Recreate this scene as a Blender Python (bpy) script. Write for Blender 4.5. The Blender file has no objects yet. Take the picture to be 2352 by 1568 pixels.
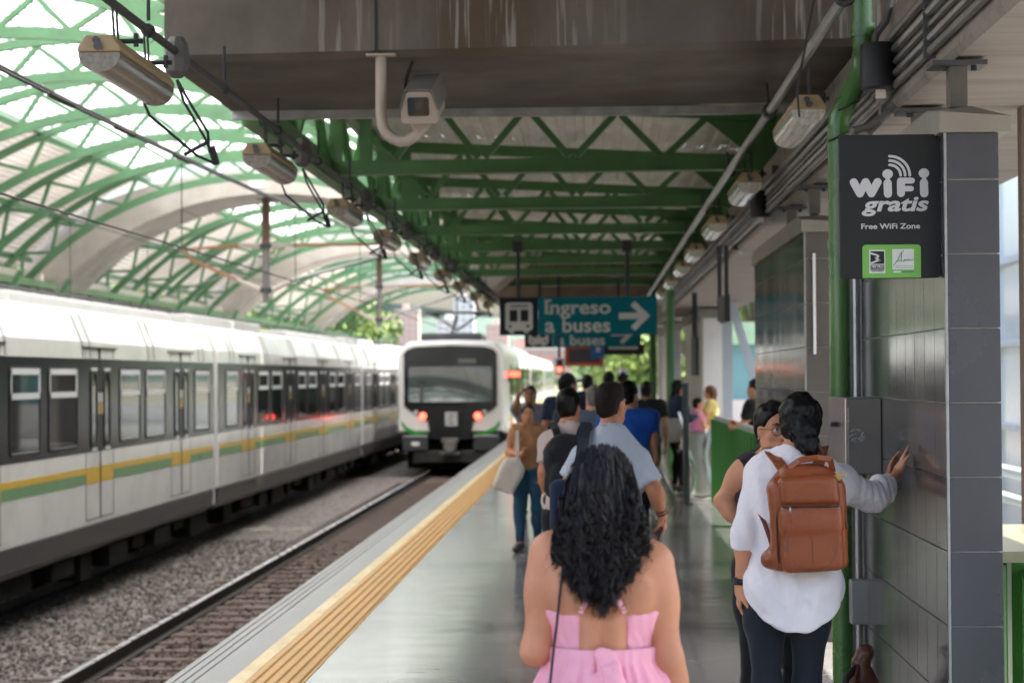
import bpy, math, random
import numpy as np
from mathutils import Vector, Matrix
random.seed(7); np.random.seed(7)
SC = bpy.context.scene
COL = SC.collection
PI = math.pi

# ---------------------------------------------------------------- camera
F_PX, CU, CV = 4900.0, 1176.0, 784.0          # focal length and centre in units of a 2352 px wide frame
VPU, VPV, ROLL, EYE = 1370.0, 863.0, math.radians(0.4), 1.72
def cam_axes():
    a, b = VPU - CU, CV - VPV                  # where the track direction (+Y) lands, right / up of centre
    c, s = math.cos(ROLL), math.sin(ROLL)
    d = Vector((c*a + s*b, -s*a + c*b, F_PX)).normalized()
    yaw = math.atan2(d.x, d.z); pitch = -math.asin(d.y)
    F = Vector((-math.sin(yaw)*math.cos(pitch), math.cos(yaw)*math.cos(pitch), math.sin(pitch)))
    R = F.cross(Vector((0, 0, 1))).normalized(); U = R.cross(F)
    return R*c - U*s, R*s + U*c, F             # content turns counter-clockwise by ROLL
CR, CUP, CF = cam_axes()
def at(u, v, Y):
    """the point at distance Y down the platform that a pixel (2352-wide frame) shows"""
    d = CF + CR*((u-CU)/F_PX) + CUP*((CV-v)/F_PX)
    return Vector((0, 0, EYE)) + d*(Y/d.y)
cd = bpy.data.cameras.new('camera'); cam = bpy.data.objects.new('camera', cd); COL.objects.link(cam)
cam.matrix_world = Matrix(((CR.x, CUP.x, -CF.x, 0), (CR.y, CUP.y, -CF.y, 0), (CR.z, CUP.z, -CF.z, EYE), (0, 0, 0, 1)))
cd.sensor_width = 24.0; cd.lens = 50.0; cd.clip_end = 6000; cd.clip_start = 0.1
cd.dof.use_dof = True; cd.dof.focus_distance = 8.2; cd.dof.aperture_fstop = 2.7; cd.dof.aperture_blades = 0
SC.camera = cam

# ---------------------------------------------------------------- light
SUN_EL, SUN_AZ = math.radians(64), math.radians(78)     # azimuth clockwise from +Y
w = bpy.data.worlds.new("World"); SC.world = w; w.use_nodes = True
nt = w.node_tree; nt.nodes.clear()
sky = nt.nodes.new('ShaderNodeTexSky'); sky.sky_type = 'NISHITA'; sky.sun_disc = False
sky.sun_elevation = SUN_EL; sky.sun_rotation = SUN_AZ; sky.dust_density = 5.0; sky.air_density = 1.0; sky.ozone_density = .5
bg = nt.nodes.new('ShaderNodeBackground'); bg.inputs[1].default_value = 0.15
wo = nt.nodes.new('ShaderNodeOutputWorld')
nt.links.new(sky.outputs[0], bg.inputs[0]); nt.links.new(bg.outputs[0], wo.inputs[0])
sl = bpy.data.lights.new('sun', 'SUN'); sl.energy = 3.6; sl.angle = math.radians(0.53); sl.color = (1.0, .95, .87)
so = bpy.data.objects.new('sun', sl); COL.objects.link(so)
sd = Vector((math.sin(SUN_AZ)*math.cos(SUN_EL), math.cos(SUN_AZ)*math.cos(SUN_EL), math.sin(SUN_EL)))
so.rotation_euler = sd.to_track_quat('Z', 'Y').to_euler()
SC.view_settings.view_transform = 'Standard'; SC.view_settings.look = 'None'
SC.view_settings.exposure = 2.05; SC.view_settings.gamma = 1.0
SC.cycles.use_denoising = True
SC.cycles.max_bounces = 10; SC.cycles.diffuse_bounces = 6; SC.cycles.glossy_bounces = 4
SC.cycles.transmission_bounces = 6; SC.cycles.transparent_max_bounces = 8
SC.cycles.sample_clamp_indirect = 6.0; SC.cycles.caustics_reflective = False; SC.cycles.caustics_refractive = False
SC.cycles.use_adaptive_sampling = True; SC.cycles.adaptive_threshold = 0.015

# ---------------------------------------------------------------- materials
MATS = {}
def _n(nt, t, **kw):
    n = nt.nodes.new(t)
    for k, v in kw.items(): setattr(n, k, v)
    return n
def M(name, base=(.5, .5, .5), rough=.5, metal=0., var=.12, scale=3., bump=0., bscale=60., spec=.5, stretch=(1, 1, 1),
      emit=None, estr=0., sheen=0., coat=0., rvar=.1, dirt=None, dscale=1.2, trans=0., sss=0.):
    """principled material whose colour and gloss wander with noise; dirt = (colour, amount)"""
    if name in MATS: return MATS[name]
    m = bpy.data.materials.new(name); m.use_nodes = True; nt = m.node_tree; L = nt.links.new
    p = nt.nodes['Principled BSDF']
    p.inputs['Roughness'].default_value = rough; p.inputs['Metallic'].default_value = metal
    p.inputs['Specular IOR Level'].default_value = spec
    if sheen: p.inputs['Sheen Weight'].default_value = sheen
    if coat: p.inputs['Coat Weight'].default_value = coat; p.inputs['Coat Roughness'].default_value = .08
    if trans: p.inputs['Transmission Weight'].default_value = trans
    if sss:
        p.inputs['Subsurface Weight'].default_value = sss; p.inputs['Subsurface Radius'].default_value = (1, .35, .2)
        p.inputs['Subsurface Scale'].default_value = .008
    if emit:
        p.inputs['Emission Color'].default_value = (*emit, 1); p.inputs['Emission Strength'].default_value = estr
    tc = _n(nt, 'ShaderNodeTexCoord'); mp = _n(nt, 'ShaderNodeMapping'); mp.inputs['Scale'].default_value = stretch
    L(tc.outputs['Object'], mp.inputs[0])
    nz = _n(nt, 'ShaderNodeTexNoise'); nz.inputs['Scale'].default_value = scale; nz.inputs['Detail'].default_value = 6
    nz.inputs['Roughness'].default_value = .6
    L(mp.outputs[0], nz.inputs['Vector'])
    mr = _n(nt, 'ShaderNodeMapRange'); mr.inputs[1].default_value = .3; mr.inputs[2].default_value = .7
    mr.inputs[3].default_value = 1-var; mr.inputs[4].default_value = 1+var
    L(nz.outputs[0], mr.inputs[0])
    mx = _n(nt, 'ShaderNodeVectorMath', operation='SCALE'); mx.inputs[0].default_value = base
    L(mr.outputs[0], mx.inputs['Scale'])
    out = mx.outputs[0]
    if dirt:
        n2 = _n(nt, 'ShaderNodeTexNoise'); n2.inputs['Scale'].default_value = dscale; n2.inputs['Detail'].default_value = 8
        n2.inputs['Roughness'].default_value = .7
        L(mp.outputs[0], n2.inputs['Vector'])
        r2 = _n(nt, 'ShaderNodeMapRange'); r2.inputs[1].default_value = .48; r2.inputs[2].default_value = .72; r2.inputs[4].default_value = dirt[1]
        L(n2.outputs[0], r2.inputs[0])
        mm = _n(nt, 'ShaderNodeMix', data_type='RGBA'); mm.inputs[7].default_value = (*dirt[0], 1)
        L(r2.outputs[0], mm.inputs[0]); L(out, mm.inputs[6]); out = mm.outputs[2]
    L(out, p.inputs['Base Color'])
    rr = _n(nt, 'ShaderNodeMapRange'); rr.inputs[1].default_value = .3; rr.inputs[2].default_value = .7
    rr.inputs[3].default_value = max(0, rough-rvar*rough); rr.inputs[4].default_value = min(1, rough+rvar*rough)
    L(nz.outputs[0], rr.inputs[0]); L(rr.outputs[0], p.inputs['Roughness'])
    if bump:
        n3 = _n(nt, 'ShaderNodeTexNoise'); n3.inputs['Scale'].default_value = bscale; n3.inputs['Detail'].default_value = 5
        L(mp.outputs[0], n3.inputs['Vector'])
        b = _n(nt, 'ShaderNodeBump'); b.inputs['Strength'].default_value = min(1, bump); b.inputs['Distance'].default_value = .01
        L(n3.outputs[0], b.inputs['Height']); L(b.outputs[0], p.inputs['Normal'])
    MATS[name] = m
    return m

# ---------------------------------------------------------------- objects
def tag(o, label=None, cat=None, group=None, kind=None):
    if label: o['label'] = label
    if cat: o['category'] = cat
    if group: o['group'] = group
    if kind: o['kind'] = kind
    return o
def thing(name, label, cat, loc=(0, 0, 0), group=None):
    o = bpy.data.objects.new(name, None); COL.objects.link(o); o.location = loc; o.empty_display_size = .1
    return tag(o, label, cat, group, 'thing')
def wloc(o):
    v = Vector((0, 0, 0))
    while o is not None: v += o.location; o = o.parent
    return v
def kids(o): return [c for c in bpy.data.objects if c.parent == o]
def copy_tree(o, parent=None, index=None):
    if index is None:
        index = {}
        for c in bpy.data.objects:
            if c.parent: index.setdefault(c.parent.name, []).append(c)
    c = o.copy(); COL.objects.link(c)
    if parent: c.parent = parent
    for ch in index.get(o.name, []): copy_tree(ch, c, index)
    return c
def mesh_obj(name, V, Fc, mats, parent=None, mi=None, smooth=False, bevel=0., origin=None):
    """V in world metres; the object sits at its parent's origin (or at `origin`)"""
    me = bpy.data.meshes.new(name)
    off = wloc(parent) if parent else Vector(origin if origin is not None else (0, 0, 0))
    V = np.asarray(V, dtype=float) - np.array(off)
    me.from_pydata(V.tolist(), [], Fc)
    if not isinstance(mats, (list, tuple)): mats = [mats]
    for m in mats: me.materials.append(m)
    if mi is not None: me.polygons.foreach_set('material_index', mi)
    if smooth is True: me.polygons.foreach_set('use_smooth', [True]*len(me.polygons))
    me.update()
    o = bpy.data.objects.new(name, me); COL.objects.link(o)
    if parent: o.parent = parent
    elif origin is not None: o.location = origin
    if smooth == 'auto':
        me.polygons.foreach_set('use_smooth', [True]*len(me.polygons))
        try: me.set_sharp_from_angle(angle=math.radians(35))
        except Exception: pass
    if bevel:
        b = o.modifiers.new('b', 'BEVEL'); b.width = bevel; b.segments = 2; b.limit_method = 'ANGLE'; b.angle_limit = math.radians(40)
    return o
class MB:
    def __init__(s): s.V = []; s.F = []; s.mi = []; s.m = 0
    def mat(s, i): s.m = i; return s
    def add(s, V, F):
        n = len(s.V); s.V.extend([tuple(v) for v in V]); s.F.extend([tuple(i+n for i in f) for f in F]); s.mi.extend([s.m]*len(F)); return s
    def box(s, a, b):
        (x0, y0, z0), (x1, y1, z1) = a, b
        x0, x1 = min(x0, x1), max(x0, x1); y0, y1 = min(y0, y1), max(y0, y1); z0, z1 = min(z0, z1), max(z0, z1)
        V = [(x0, y0, z0), (x1, y0, z0), (x1, y1, z0), (x0, y1, z0), (x0, y0, z1), (x1, y0, z1), (x1, y1, z1), (x0, y1, z1)]
        return s.add(V, [(0, 3, 2, 1), (4, 5, 6, 7), (0, 1, 5, 4), (1, 2, 6, 5), (2, 3, 7, 6), (3, 0, 4, 7)])
    def cbox(s, c, sz, R=None):
        h = [v/2 for v in sz]; V = []
        for dz in (-1, 1):
            for dx, dy in ((-1, -1), (1, -1), (1, 1), (-1, 1)):
                v = Vector((dx*h[0], dy*h[1], dz*h[2]))
                if R is not None: v = R @ v
                V.append(tuple(Vector(c)+v))
        return s.add(V, [(0, 3, 2, 1), (4, 5, 6, 7), (0, 1, 5, 4), (1, 2, 6, 5), (2, 3, 7, 6), (3, 0, 4, 7)])
    def bar(s, a, b, w, h, up=(0, 0, 1)):
        """rectangular bar from a to b, w across, h along `up`"""
        a, b = Vector(a), Vector(b); d = (b-a)
        if d.length < 1e-6: return s
        d.normalize(); u = Vector(up)
        if abs(d.dot(u)) > .98: u = Vector((0, 1, 0)) if abs(d.y) < .9 else Vector((1, 0, 0))
        r = d.cross(u).normalized(); u = r.cross(d)
        V = []
        for p in (a, b):
            for i, j in ((-1, -1), (1, -1), (1, 1), (-1, 1)): V.append(p + r*(i*w/2) + u*(j*h/2))
        return s.add(V, [(0, 1, 2, 3), (7, 6, 5, 4), (0, 4, 5, 1), (1, 5, 6, 2), (2, 6, 7, 3), (3, 7, 4, 0)])
    def tube(s, pts, r, n=8, caps=True, closed=False):
        pts = [Vector(p) for p in pts]; N = len(pts)
        rs = r if isinstance(r, (list, tuple, np.ndarray)) else [r]*N
        V = []; prev = None
        for i, p in enumerate(pts):
            if closed: d = pts[(i+1) % N]-pts[i-1]
            else: d = pts[min(i+1, N-1)]-pts[max(i-1, 0)]
            d.normalize()
            if prev is None:
                u = Vector((0, 0, 1)) if abs(d.z) < .9 else Vector((1, 0, 0))
                x = d.cross(u).normalized()
            else: x = (prev - d*prev.dot(d)).normalized()
            prev = x; y = d.cross(x)
            for k in range(n):
                a = 2*PI*k/n; V.append(p + x*(math.cos(a)*rs[i]) + y*(math.sin(a)*rs[i]))
        F = []
        for i in range(N if closed else N-1):
            j = (i+1) % N
            for k in range(n): F.append((i*n+k, i*n+(k+1) % n, j*n+(k+1) % n, j*n+k))
        if caps and not closed: F.append(tuple(range(n-1, -1, -1))); F.append(tuple((N-1)*n+k for k in range(n)))
        return s.add(V, F)
    def prism(s, poly, fn, d0, d1):
        """extrude a 2-D outline: fn(p, d) -> 3-D point"""
        n = len(poly); V = [fn(p, d0) for p in poly]+[fn(p, d1) for p in poly]
        F = [tuple(range(n-1, -1, -1)), tuple(range(n, 2*n))]+[(i, (i+1) % n, n+(i+1) % n, n+i) for i in range(n)]
        return s.add(V, F)
    def xz(s, poly, y0, y1): return s.prism(poly, lambda p, d: (p[0], d, p[1]), y0, y1)
    def yz(s, poly, x0, x1): return s.prism(poly, lambda p, d: (d, p[0], p[1]), x0, x1)
    def xy(s, poly, z0, z1): return s.prism(poly, lambda p, d: (p[0], p[1], d), z0, z1)
    def lathe(s, prof, c, n=16, axis='z'):
        V = []; F = []
        for (r, h) in prof:
            for k in range(n):
                a = 2*PI*k/n; x, y = r*math.cos(a), r*math.sin(a)
                V.append({'z': (c[0]+x, c[1]+y, c[2]+h), 'y': (c[0]+x, c[1]+h, c[2]+y), 'x': (c[0]+h, c[1]+x, c[2]+y)}[axis])
        for i in range(len(prof)-1):
            for k in range(n): F.append((i*n+k, i*n+(k+1) % n, (i+1)*n+(k+1) % n, (i+1)*n+k))
        F.append(tuple(range(n-1, -1, -1))); F.append(tuple((len(prof)-1)*n+k for k in range(n)))
        return s.add(V, F)
    def build(s, name, mats, parent=None, smooth=False, bevel=0., origin=None):
        multi = isinstance(mats, (list, tuple)) and len(mats) > 1
        return mesh_obj(name, s.V, s.F, mats, parent, s.mi if multi else None, smooth, bevel, origin)
def rrect(x0, z0, x1, z1, r, n=5):
    P = []
    for cx, cz, a0 in ((x1-r, z0+r, -90), (x1-r, z1-r, 0), (x0+r, z1-r, 90), (x0+r, z0+r, 180)):
        for k in range(n+1):
            a = math.radians(a0+90*k/n); P.append((cx+r*math.cos(a), cz+r*math.sin(a)))
    return P
def text_mesh(s, size, ext=.002, bold=0., shear=0., space=1.0):
    """verts, faces of a line of lettering in its own x/y plane, left-aligned at the origin"""
    cu = bpy.data.curves.new('lettering', 'FONT'); cu.body = s; cu.size = size; cu.extrude = ext; cu.offset = bold
    cu.shear = shear; cu.space_character = space; cu.resolution_u = 4
    o = bpy.data.objects.new('lettering', cu); COL.objects.link(o)
    dg = bpy.context.evaluated_depsgraph_get(); dg.update()
    me = bpy.data.meshes.new_from_object(o.evaluated_get(dg))
    V = np.array([v.co[:] for v in me.vertices]).reshape(-1, 3); F = [tuple(p.vertices) for p in me.polygons]
    bpy.data.objects.remove(o); bpy.data.curves.remove(cu); bpy.data.meshes.remove(me)
    return V, F
def put_text(mb, s, x, z, y, width=None, height=None, cap=None, **kw):
    """lettering on a plane facing -Y: left x, base line z; scaled to width; height scales capitals"""
    V, F = text_mesh(s, 1.0, ext=.004, **kw)
    V = V.copy(); x0 = V[:, 0].min(); V[:, 0] -= x0; wdt = V[:, 0].max()
    sx = (width/wdt) if width else 1.; sz = (cap/.70) if cap else sx
    if not width: sx = sz
    P = np.stack([x+V[:, 0]*sx, y-V[:, 2]*.2-.0008, z+V[:, 1]*sz], 1)
    mb.add(P.tolist(), F); return mb
# ================================================================ shared materials
GREEN = M('green_paint', (.085, .205, .10), rough=.42, var=.16, scale=1.5, dirt=((.06, .1, .05), .5), dscale=2.5)
DGREEN = M('dark_green_paint', (.055, .16, .045), rough=.4, var=.2, scale=1.5, dirt=((.02, .05, .015), .5))
PIPEG = M('pipe_green', (.055, .15, .032), rough=.28, var=.1, dirt=((.05, .09, .03), .4), coat=.2)
STEEL = M('galvanised', (.36, .36, .36), rough=.36, metal=.9, var=.2, scale=8)
STAIN = M('stainless', (.55, .53, .5), rough=.24, metal=1., var=.1, scale=6, stretch=(1, 1, .1))
BLACKM = M('black_metal', (.018, .018, .02), rough=.5, var=.2)
DGREY = M('dark_grey', (.06, .06, .065), rough=.55, var=.2)
CABLE = M('cable_black', (.02, .02, .022), rough=.6)
BROWNI = M('brown_iron', (.16, .09, .065), rough=.7, var=.25, scale=6)
COPPER = M('insulator_copper', (.42, .2, .1), rough=.5, var=.15)
ARCHC = M('pale_concrete', (.50, .465, .43), rough=.85, var=.12, scale=.9, bump=.15, bscale=30, dirt=((.25, .21, .17), .6), dscale=.8)
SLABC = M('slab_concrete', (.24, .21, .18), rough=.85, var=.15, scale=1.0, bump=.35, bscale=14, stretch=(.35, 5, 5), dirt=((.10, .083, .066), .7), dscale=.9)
SHEET = M('roof_sheet', (.70, .62, .54), rough=.6, var=.08, scale=1.2, dirt=((.38, .3, .24), .5), dscale=.6)
SHEETG = M('zinc_sheet', (.72, .69, .64), rough=.5, var=.12, scale=1.5, dirt=((.3, .26, .21), .6), dscale=.7)
WHITE = M('white_paint', (.8, .8, .78), rough=.4, var=.04)

def beam_concrete():
    m = bpy.data.materials.new('stained_concrete'); m.use_nodes = True; nt = m.node_tree; L = nt.links.new
    p = nt.nodes['Principled BSDF']; p.inputs['Roughness'].default_value = .85
    tc = _n(nt, 'ShaderNodeTexCoord')
    def noise(scale, stretch, detail=6, rough=.6):
        mp = _n(nt, 'ShaderNodeMapping'); mp.inputs['Scale'].default_value = stretch; L(tc.outputs['Object'], mp.inputs[0])
        n = _n(nt, 'ShaderNodeTexNoise'); n.inputs['Scale'].default_value = scale; n.inputs['Detail'].default_value = detail; n.inputs['Roughness'].default_value = rough
        L(mp.outputs[0], n.inputs['Vector']); return n.outputs[0]
    def rng(x, a, b, c=0., d=1.):
        r = _n(nt, 'ShaderNodeMapRange'); r.inputs[1].default_value = a; r.inputs[2].default_value = b; r.inputs[3].default_value = c; r.inputs[4].default_value = d
        L(x, r.inputs[0]); return r.outputs[0]
    def mix(f, a, b):
        x = _n(nt, 'ShaderNodeMix', data_type='RGBA'); L(f, x.inputs[0])
        for i, c in ((6, a), (7, b)):
            if isinstance(c, tuple): x.inputs[i].default_value = (*c, 1)
            else: L(c, x.inputs[i])
        return x.outputs[2]
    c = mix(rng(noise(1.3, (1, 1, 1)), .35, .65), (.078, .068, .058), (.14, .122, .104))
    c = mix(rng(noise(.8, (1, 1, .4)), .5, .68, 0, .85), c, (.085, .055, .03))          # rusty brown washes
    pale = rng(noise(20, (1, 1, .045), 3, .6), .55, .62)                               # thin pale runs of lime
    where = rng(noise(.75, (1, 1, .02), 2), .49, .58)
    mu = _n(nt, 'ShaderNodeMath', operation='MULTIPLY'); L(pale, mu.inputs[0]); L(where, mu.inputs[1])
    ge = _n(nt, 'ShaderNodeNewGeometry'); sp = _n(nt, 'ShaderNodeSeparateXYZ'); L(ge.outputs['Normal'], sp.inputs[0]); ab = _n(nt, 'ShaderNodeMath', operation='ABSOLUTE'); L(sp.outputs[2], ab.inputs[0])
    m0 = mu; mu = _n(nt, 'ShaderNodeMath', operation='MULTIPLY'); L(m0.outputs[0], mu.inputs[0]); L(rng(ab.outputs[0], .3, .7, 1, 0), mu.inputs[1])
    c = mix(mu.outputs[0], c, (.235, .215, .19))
    L(c, p.inputs['Base Color'])
    b = _n(nt, 'ShaderNodeBump'); b.inputs['Strength'].default_value = .25; b.inputs['Distance'].default_value = .01
    L(noise(35, (1, 1, 1)), b.inputs['Height']); L(b.outputs[0], p.inputs['Normal'])
    return m
BEAMC = beam_concrete()

def floor_tiles():
    m = bpy.data.materials.new('polished_floor_tiles'); m.use_nodes = True; nt = m.node_tree; L = nt.links.new
    p = nt.nodes['Principled BSDF']
    tc = _n(nt, 'ShaderNodeTexCoord')
    br = _n(nt, 'ShaderNodeTexBrick'); br.offset = 0; br.squash = 1
    br.inputs['Color1'].default_value = (.235, .228, .225, 1); br.inputs['Color2'].default_value = (.272, .264, .261, 1); br.inputs['Mortar'].default_value = (.15, .146, .143, 1)
    br.inputs['Scale'].default_value = 1; br.inputs['Mortar Size'].default_value = .007; br.inputs['Brick Width'].default_value = .6; br.inputs['Row Height'].default_value = .6
    L(tc.outputs['Object'], br.inputs['Vector'])
    # every ninth row is a darker band across the platform
    sx = _n(nt, 'ShaderNodeSeparateXYZ'); L(tc.outputs['Object'], sx.inputs[0])
    md = _n(nt, 'ShaderNodeMath', operation='MODULO'); L(sx.outputs[1], md.inputs[0]); md.inputs[1].default_value = 4.8
    lt = _n(nt, 'ShaderNodeMath', operation='LESS_THAN'); L(md.outputs[0], lt.inputs[0]); lt.inputs[1].default_value = .6
    mx = _n(nt, 'ShaderNodeMix', data_type='RGBA', blend_type='MULTIPLY'); mx.inputs[7].default_value = (.62, .63, .65, 1)
    L(lt.outputs[0], mx.inputs[0]); L(br.outputs[0], mx.inputs[6])
    nz = _n(nt, 'ShaderNodeTexNoise'); nz.inputs['Scale'].default_value = 3; nz.inputs['Detail'].default_value = 7
    mp = _n(nt, 'ShaderNodeMapping'); mp.inputs['Scale'].default_value = (.8, 1.5, 1); L(tc.outputs['Object'], mp.inputs[0]); L(mp.outputs[0], nz.inputs['Vector'])
    mr = _n(nt, 'ShaderNodeMapRange'); mr.inputs[1].default_value = .3; mr.inputs[2].default_value = .7; mr.inputs[3].default_value = .92; mr.inputs[4].default_value = 1.06
    L(nz.outputs[0], mr.inputs[0])
    sc = _n(nt, 'ShaderNodeVectorMath', operation='SCALE'); L(mx.outputs[2], sc.inputs[0]); L(mr.outputs[0], sc.inputs['Scale'])
    L(sc.outputs[0], p.inputs['Base Color'])
    r2 = _n(nt, 'ShaderNodeMapRange'); r2.inputs[1].default_value = .3; r2.inputs[2].default_value = .7; r2.inputs[3].default_value = .10; r2.inputs[4].default_value = .18
    L(nz.outputs[0], r2.inputs[0]); L(r2.outputs[0], p.inputs['Roughness'])
    p.inputs['Specular IOR Level'].default_value = .75
    n3 = _n(nt, 'ShaderNodeTexNoise'); n3.inputs['Scale'].default_value = 1.1; n3.inputs['Detail'].default_value = 3
    m3 = _n(nt, 'ShaderNodeMapping'); m3.inputs['Scale'].default_value = (.7, 1.6, 1); L(tc.outputs['Object'], m3.inputs[0]); L(m3.outputs[0], n3.inputs['Vector'])
    b = _n(nt, 'ShaderNodeBump'); b.inputs['Strength'].default_value = .06; b.inputs['Distance'].default_value = .02
    L(n3.outputs[0], b.inputs['Height'])
    b2 = _n(nt, 'ShaderNodeBump'); b2.inputs['Strength'].default_value = .25; b2.inputs['Distance'].default_value = .003; b2.invert = True
    L(br.outputs['Fac'], b2.inputs['Height']); L(b.outputs[0], b2.inputs['Normal']); L(b2.outputs[0], p.inputs['Normal'])
    return m

# ================================================================ ground, tracks, platform
PE = -2.46            # platform edge
def struct(name, mb, mat, **k): return tag(mb.build(name, mat, **k), kind='structure')
struct('ground', MB().box((-900, -60, -1.6), (900, 2600, -1.45)), M('earth', (.13, .13, .09), rough=.95, var=.3, scale=.05))
def ballast_mat():
    m = bpy.data.materials.new('ballast_stone'); m.use_nodes = True; nt = m.node_tree; L = nt.links.new
    p = nt.nodes['Principled BSDF']; p.inputs['Roughness'].default_value = .85
    tc = _n(nt, 'ShaderNodeTexCoord'); v = _n(nt, 'ShaderNodeTexVoronoi'); v.inputs['Scale'].default_value = 17
    L(tc.outputs['Object'], v.inputs['Vector'])
    r = _n(nt, 'ShaderNodeValToRGB'); cr = r.color_ramp; cr.elements[0].color = (.09, .08, .074, 1); cr.elements[1].color = (.42, .375, .35, 1)
    e = cr.elements.new(.5); e.color = (.21, .18, .165, 1)
    s = _n(nt, 'ShaderNodeSeparateColor'); L(v.outputs['Color'], s.inputs[0]); L(s.outputs[0], r.inputs[0])
    # rust-brown brake dust between the rails of the platform track
    sx = _n(nt, 'ShaderNodeSeparateXYZ'); L(tc.outputs['Object'], sx.inputs[0])
    a = _n(nt, 'ShaderNodeMapRange'); a.inputs[1].default_value = -5.5; a.inputs[2].default_value = -4.6; a.inputs[4].default_value = .75; L(sx.outputs[0], a.inputs[0])
    mx = _n(nt, 'ShaderNodeMix', data_type='RGBA'); mx.inputs[7].default_value = (.105, .06, .048, 1); L(a.outputs[0], mx.inputs[0]); L(r.outputs[0], mx.inputs[6])
    L(mx.outputs[2], p.inputs['Base Color'])
    b = _n(nt, 'ShaderNodeBump'); b.inputs['Strength'].default_value = 1; b.inputs['Distance'].default_value = .05; b.invert = True
    L(v.outputs['Distance'], b.inputs['Height']); L(b.outputs[0], p.inputs['Normal'])
    return m
BALL = ballast_mat()
struct('track_bed', MB().box((-11.2, -10, -1.44), (PE-.25, 240, -1.19)), BALL)
rnd = np.random.RandomState(3)
def rocks():
    ico = np.array([(0, 0, 1), (.89, 0, .45), (.28, .85, .45), (-.72, .53, .45), (-.72, -.53, .45), (.28, -.85, .45), (.72, .53, -.45), (-.28, .85, -.45), (-.89, 0, -.45), (-.28, -.85, -.45), (.72, -.53, -.45), (0, 0, -1)])
    fi = [(0, 1, 2), (0, 2, 3), (0, 3, 4), (0, 4, 5), (0, 5, 1), (1, 6, 2), (2, 7, 3), (3, 8, 4), (4, 9, 5), (5, 10, 1), (6, 7, 2), (7, 8, 3), (8, 9, 4), (9, 10, 5), (10, 6, 1), (11, 7, 6), (11, 8, 7), (11, 9, 8), (11, 10, 9), (11, 6, 10)]
    V = []; Fc = []; n = 0
    for _ in range(13000):
        y = 12+26*rnd.rand()**1.5; x = -7.1+4.35*rnd.rand()
        if abs(x+4.89) < .09 or abs(x+3.39) < .09: continue
        z = -1.19+.035*rnd.rand()
        if -5.5 < x < -2.8 and ((y-11.4+.15) % .7) < .3 and rnd.rand() < .7: continue
        s = rnd.uniform(.014, .034, 3)
        P = ico*s*(1+.25*rnd.randn(12, 1)*.6); a = rnd.rand()*6.28; c, sn = math.cos(a), math.sin(a)
        t = rnd.randn()*.5; ct, st = math.cos(t), math.sin(t)
        P = P @ np.array([[c, -sn, 0], [sn, c, 0], [0, 0, 1]]) @ np.array([[1, 0, 0], [0, ct, -st], [0, st, ct]])
        V.append(P+np.array([x, y, z])); Fc.extend([(a+n, b+n, c_+n) for a, b, c_ in fi]); n += 12
    return np.concatenate(V), Fc
rv, rf = rocks()
o = mesh_obj('gravel', rv, rf, BALL); tag(o, 'loose grey brown ballast stones lying between the tracks', 'gravel', kind='stuff')
# sleepers of the platform track
SLP = M('sleeper_concrete', (.135, .10, .085), rough=.85, var=.25, scale=4, bump=.2)
def sleeper(x0, x1, y, name='railway_sleeper'):
    mb = MB(); c = [(y-.11, -1.40), (y+.11, -1.40), (y+.085, -1.165), (y-.085, -1.165)]
    mb.yz(c, x0, x1)
    return mb.build(name, SLP, origin=((x0+x1)/2, y, -1.4))
slp = sleeper(-5.46, -2.82, 11.4)
NEARY = 11.4
for i in range(0, 68):
    o = slp if i == 0 else slp.copy()
    if i: COL.objects.link(o)
    o.location = (-4.14, NEARY+.7*i, -1.4)
    tag(o, 'brown concrete sleeper under the platform-side track', 'sleeper', 'sleepers of the platform track', 'thing')
RAILT = M('rail_shine', (.62, .6, .62), rough=.28, metal=.9, var=.1)
RAILS = M('rail_rust', (.035, .025, .022), rough=.7, var=.3)
def rail(x, label):
    mb = MB(); prof = [(-.07, -1.165), (.07, -1.165), (.07, -1.15), (.012, -1.13), (.012, -1.045), (.036, -1.035), (.036, -1.004), (-.036, -1.004), (-.036, -1.035), (-.012, -1.045), (-.012, -1.13), (-.07, -1.15)]
    mb.xz([(x+a, z) for a, z in prof], -8, 190)
    mb.mat(1).box((x-.034, -8, -1.004), (x+.034, 190, -1.0))
    return tag(mb.build('rail', [RAILS, RAILT]), label, 'rail', 'running rails', 'thing')
rail(-4.89, 'long running rail with shiny top beside the brown sleepers, nearer the open gravel')
rail(-3.39, 'running rail hidden close under the platform edge')
rail(-7.35, 'dark running rail under the near side of the white train')
# platform
FL = floor_tiles()
struct('platform_base', MB().box((PE+.05, -6, -1.44), (30, 150, -.06)), M('platform_side', (.2, .19, .18), rough=.9, var=.2))
struct('platform_floor', MB().box((-1.66, -6, -.055), (26, 150, 0)), FL)
GRAN = M('granite_edge', (.185, .185, .19), rough=.42, var=.18, scale=5, stretch=(1, .15, 1), bump=.05, spec=.6, dirt=((.11, .11, .11), .6))
mb = MB()
for a, b in ((PE, -2.418), (-2.408, -2.362), (-2.352, -2.306), (-2.296, -2.10)): mb.box((a, -6, -.055), (b, 150, .002))
mb.box((PE+.002, -6, -.11), (-2.12, 150, -.05))
struct('platform_edge', mb, GRAN)
YEL1 = M('pale_yellow_tile', (.62, .47, .21), rough=.45, var=.2, scale=6, stretch=(1, .3, 1), dirt=((.75, .68, .5), .7), dscale=3)
YEL2 = M('ochre_tactile', (.54, .28, .055), rough=.5, var=.14, scale=5, dirt=((.38, .2, .07), .45), dscale=4)
mb = MB(); mb.box((-2.098, -6, -.055), (-2.003, 150, .003))
mb.mat(1).box((-2.0, -6, -.055), (-1.662, 150, .003))
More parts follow.
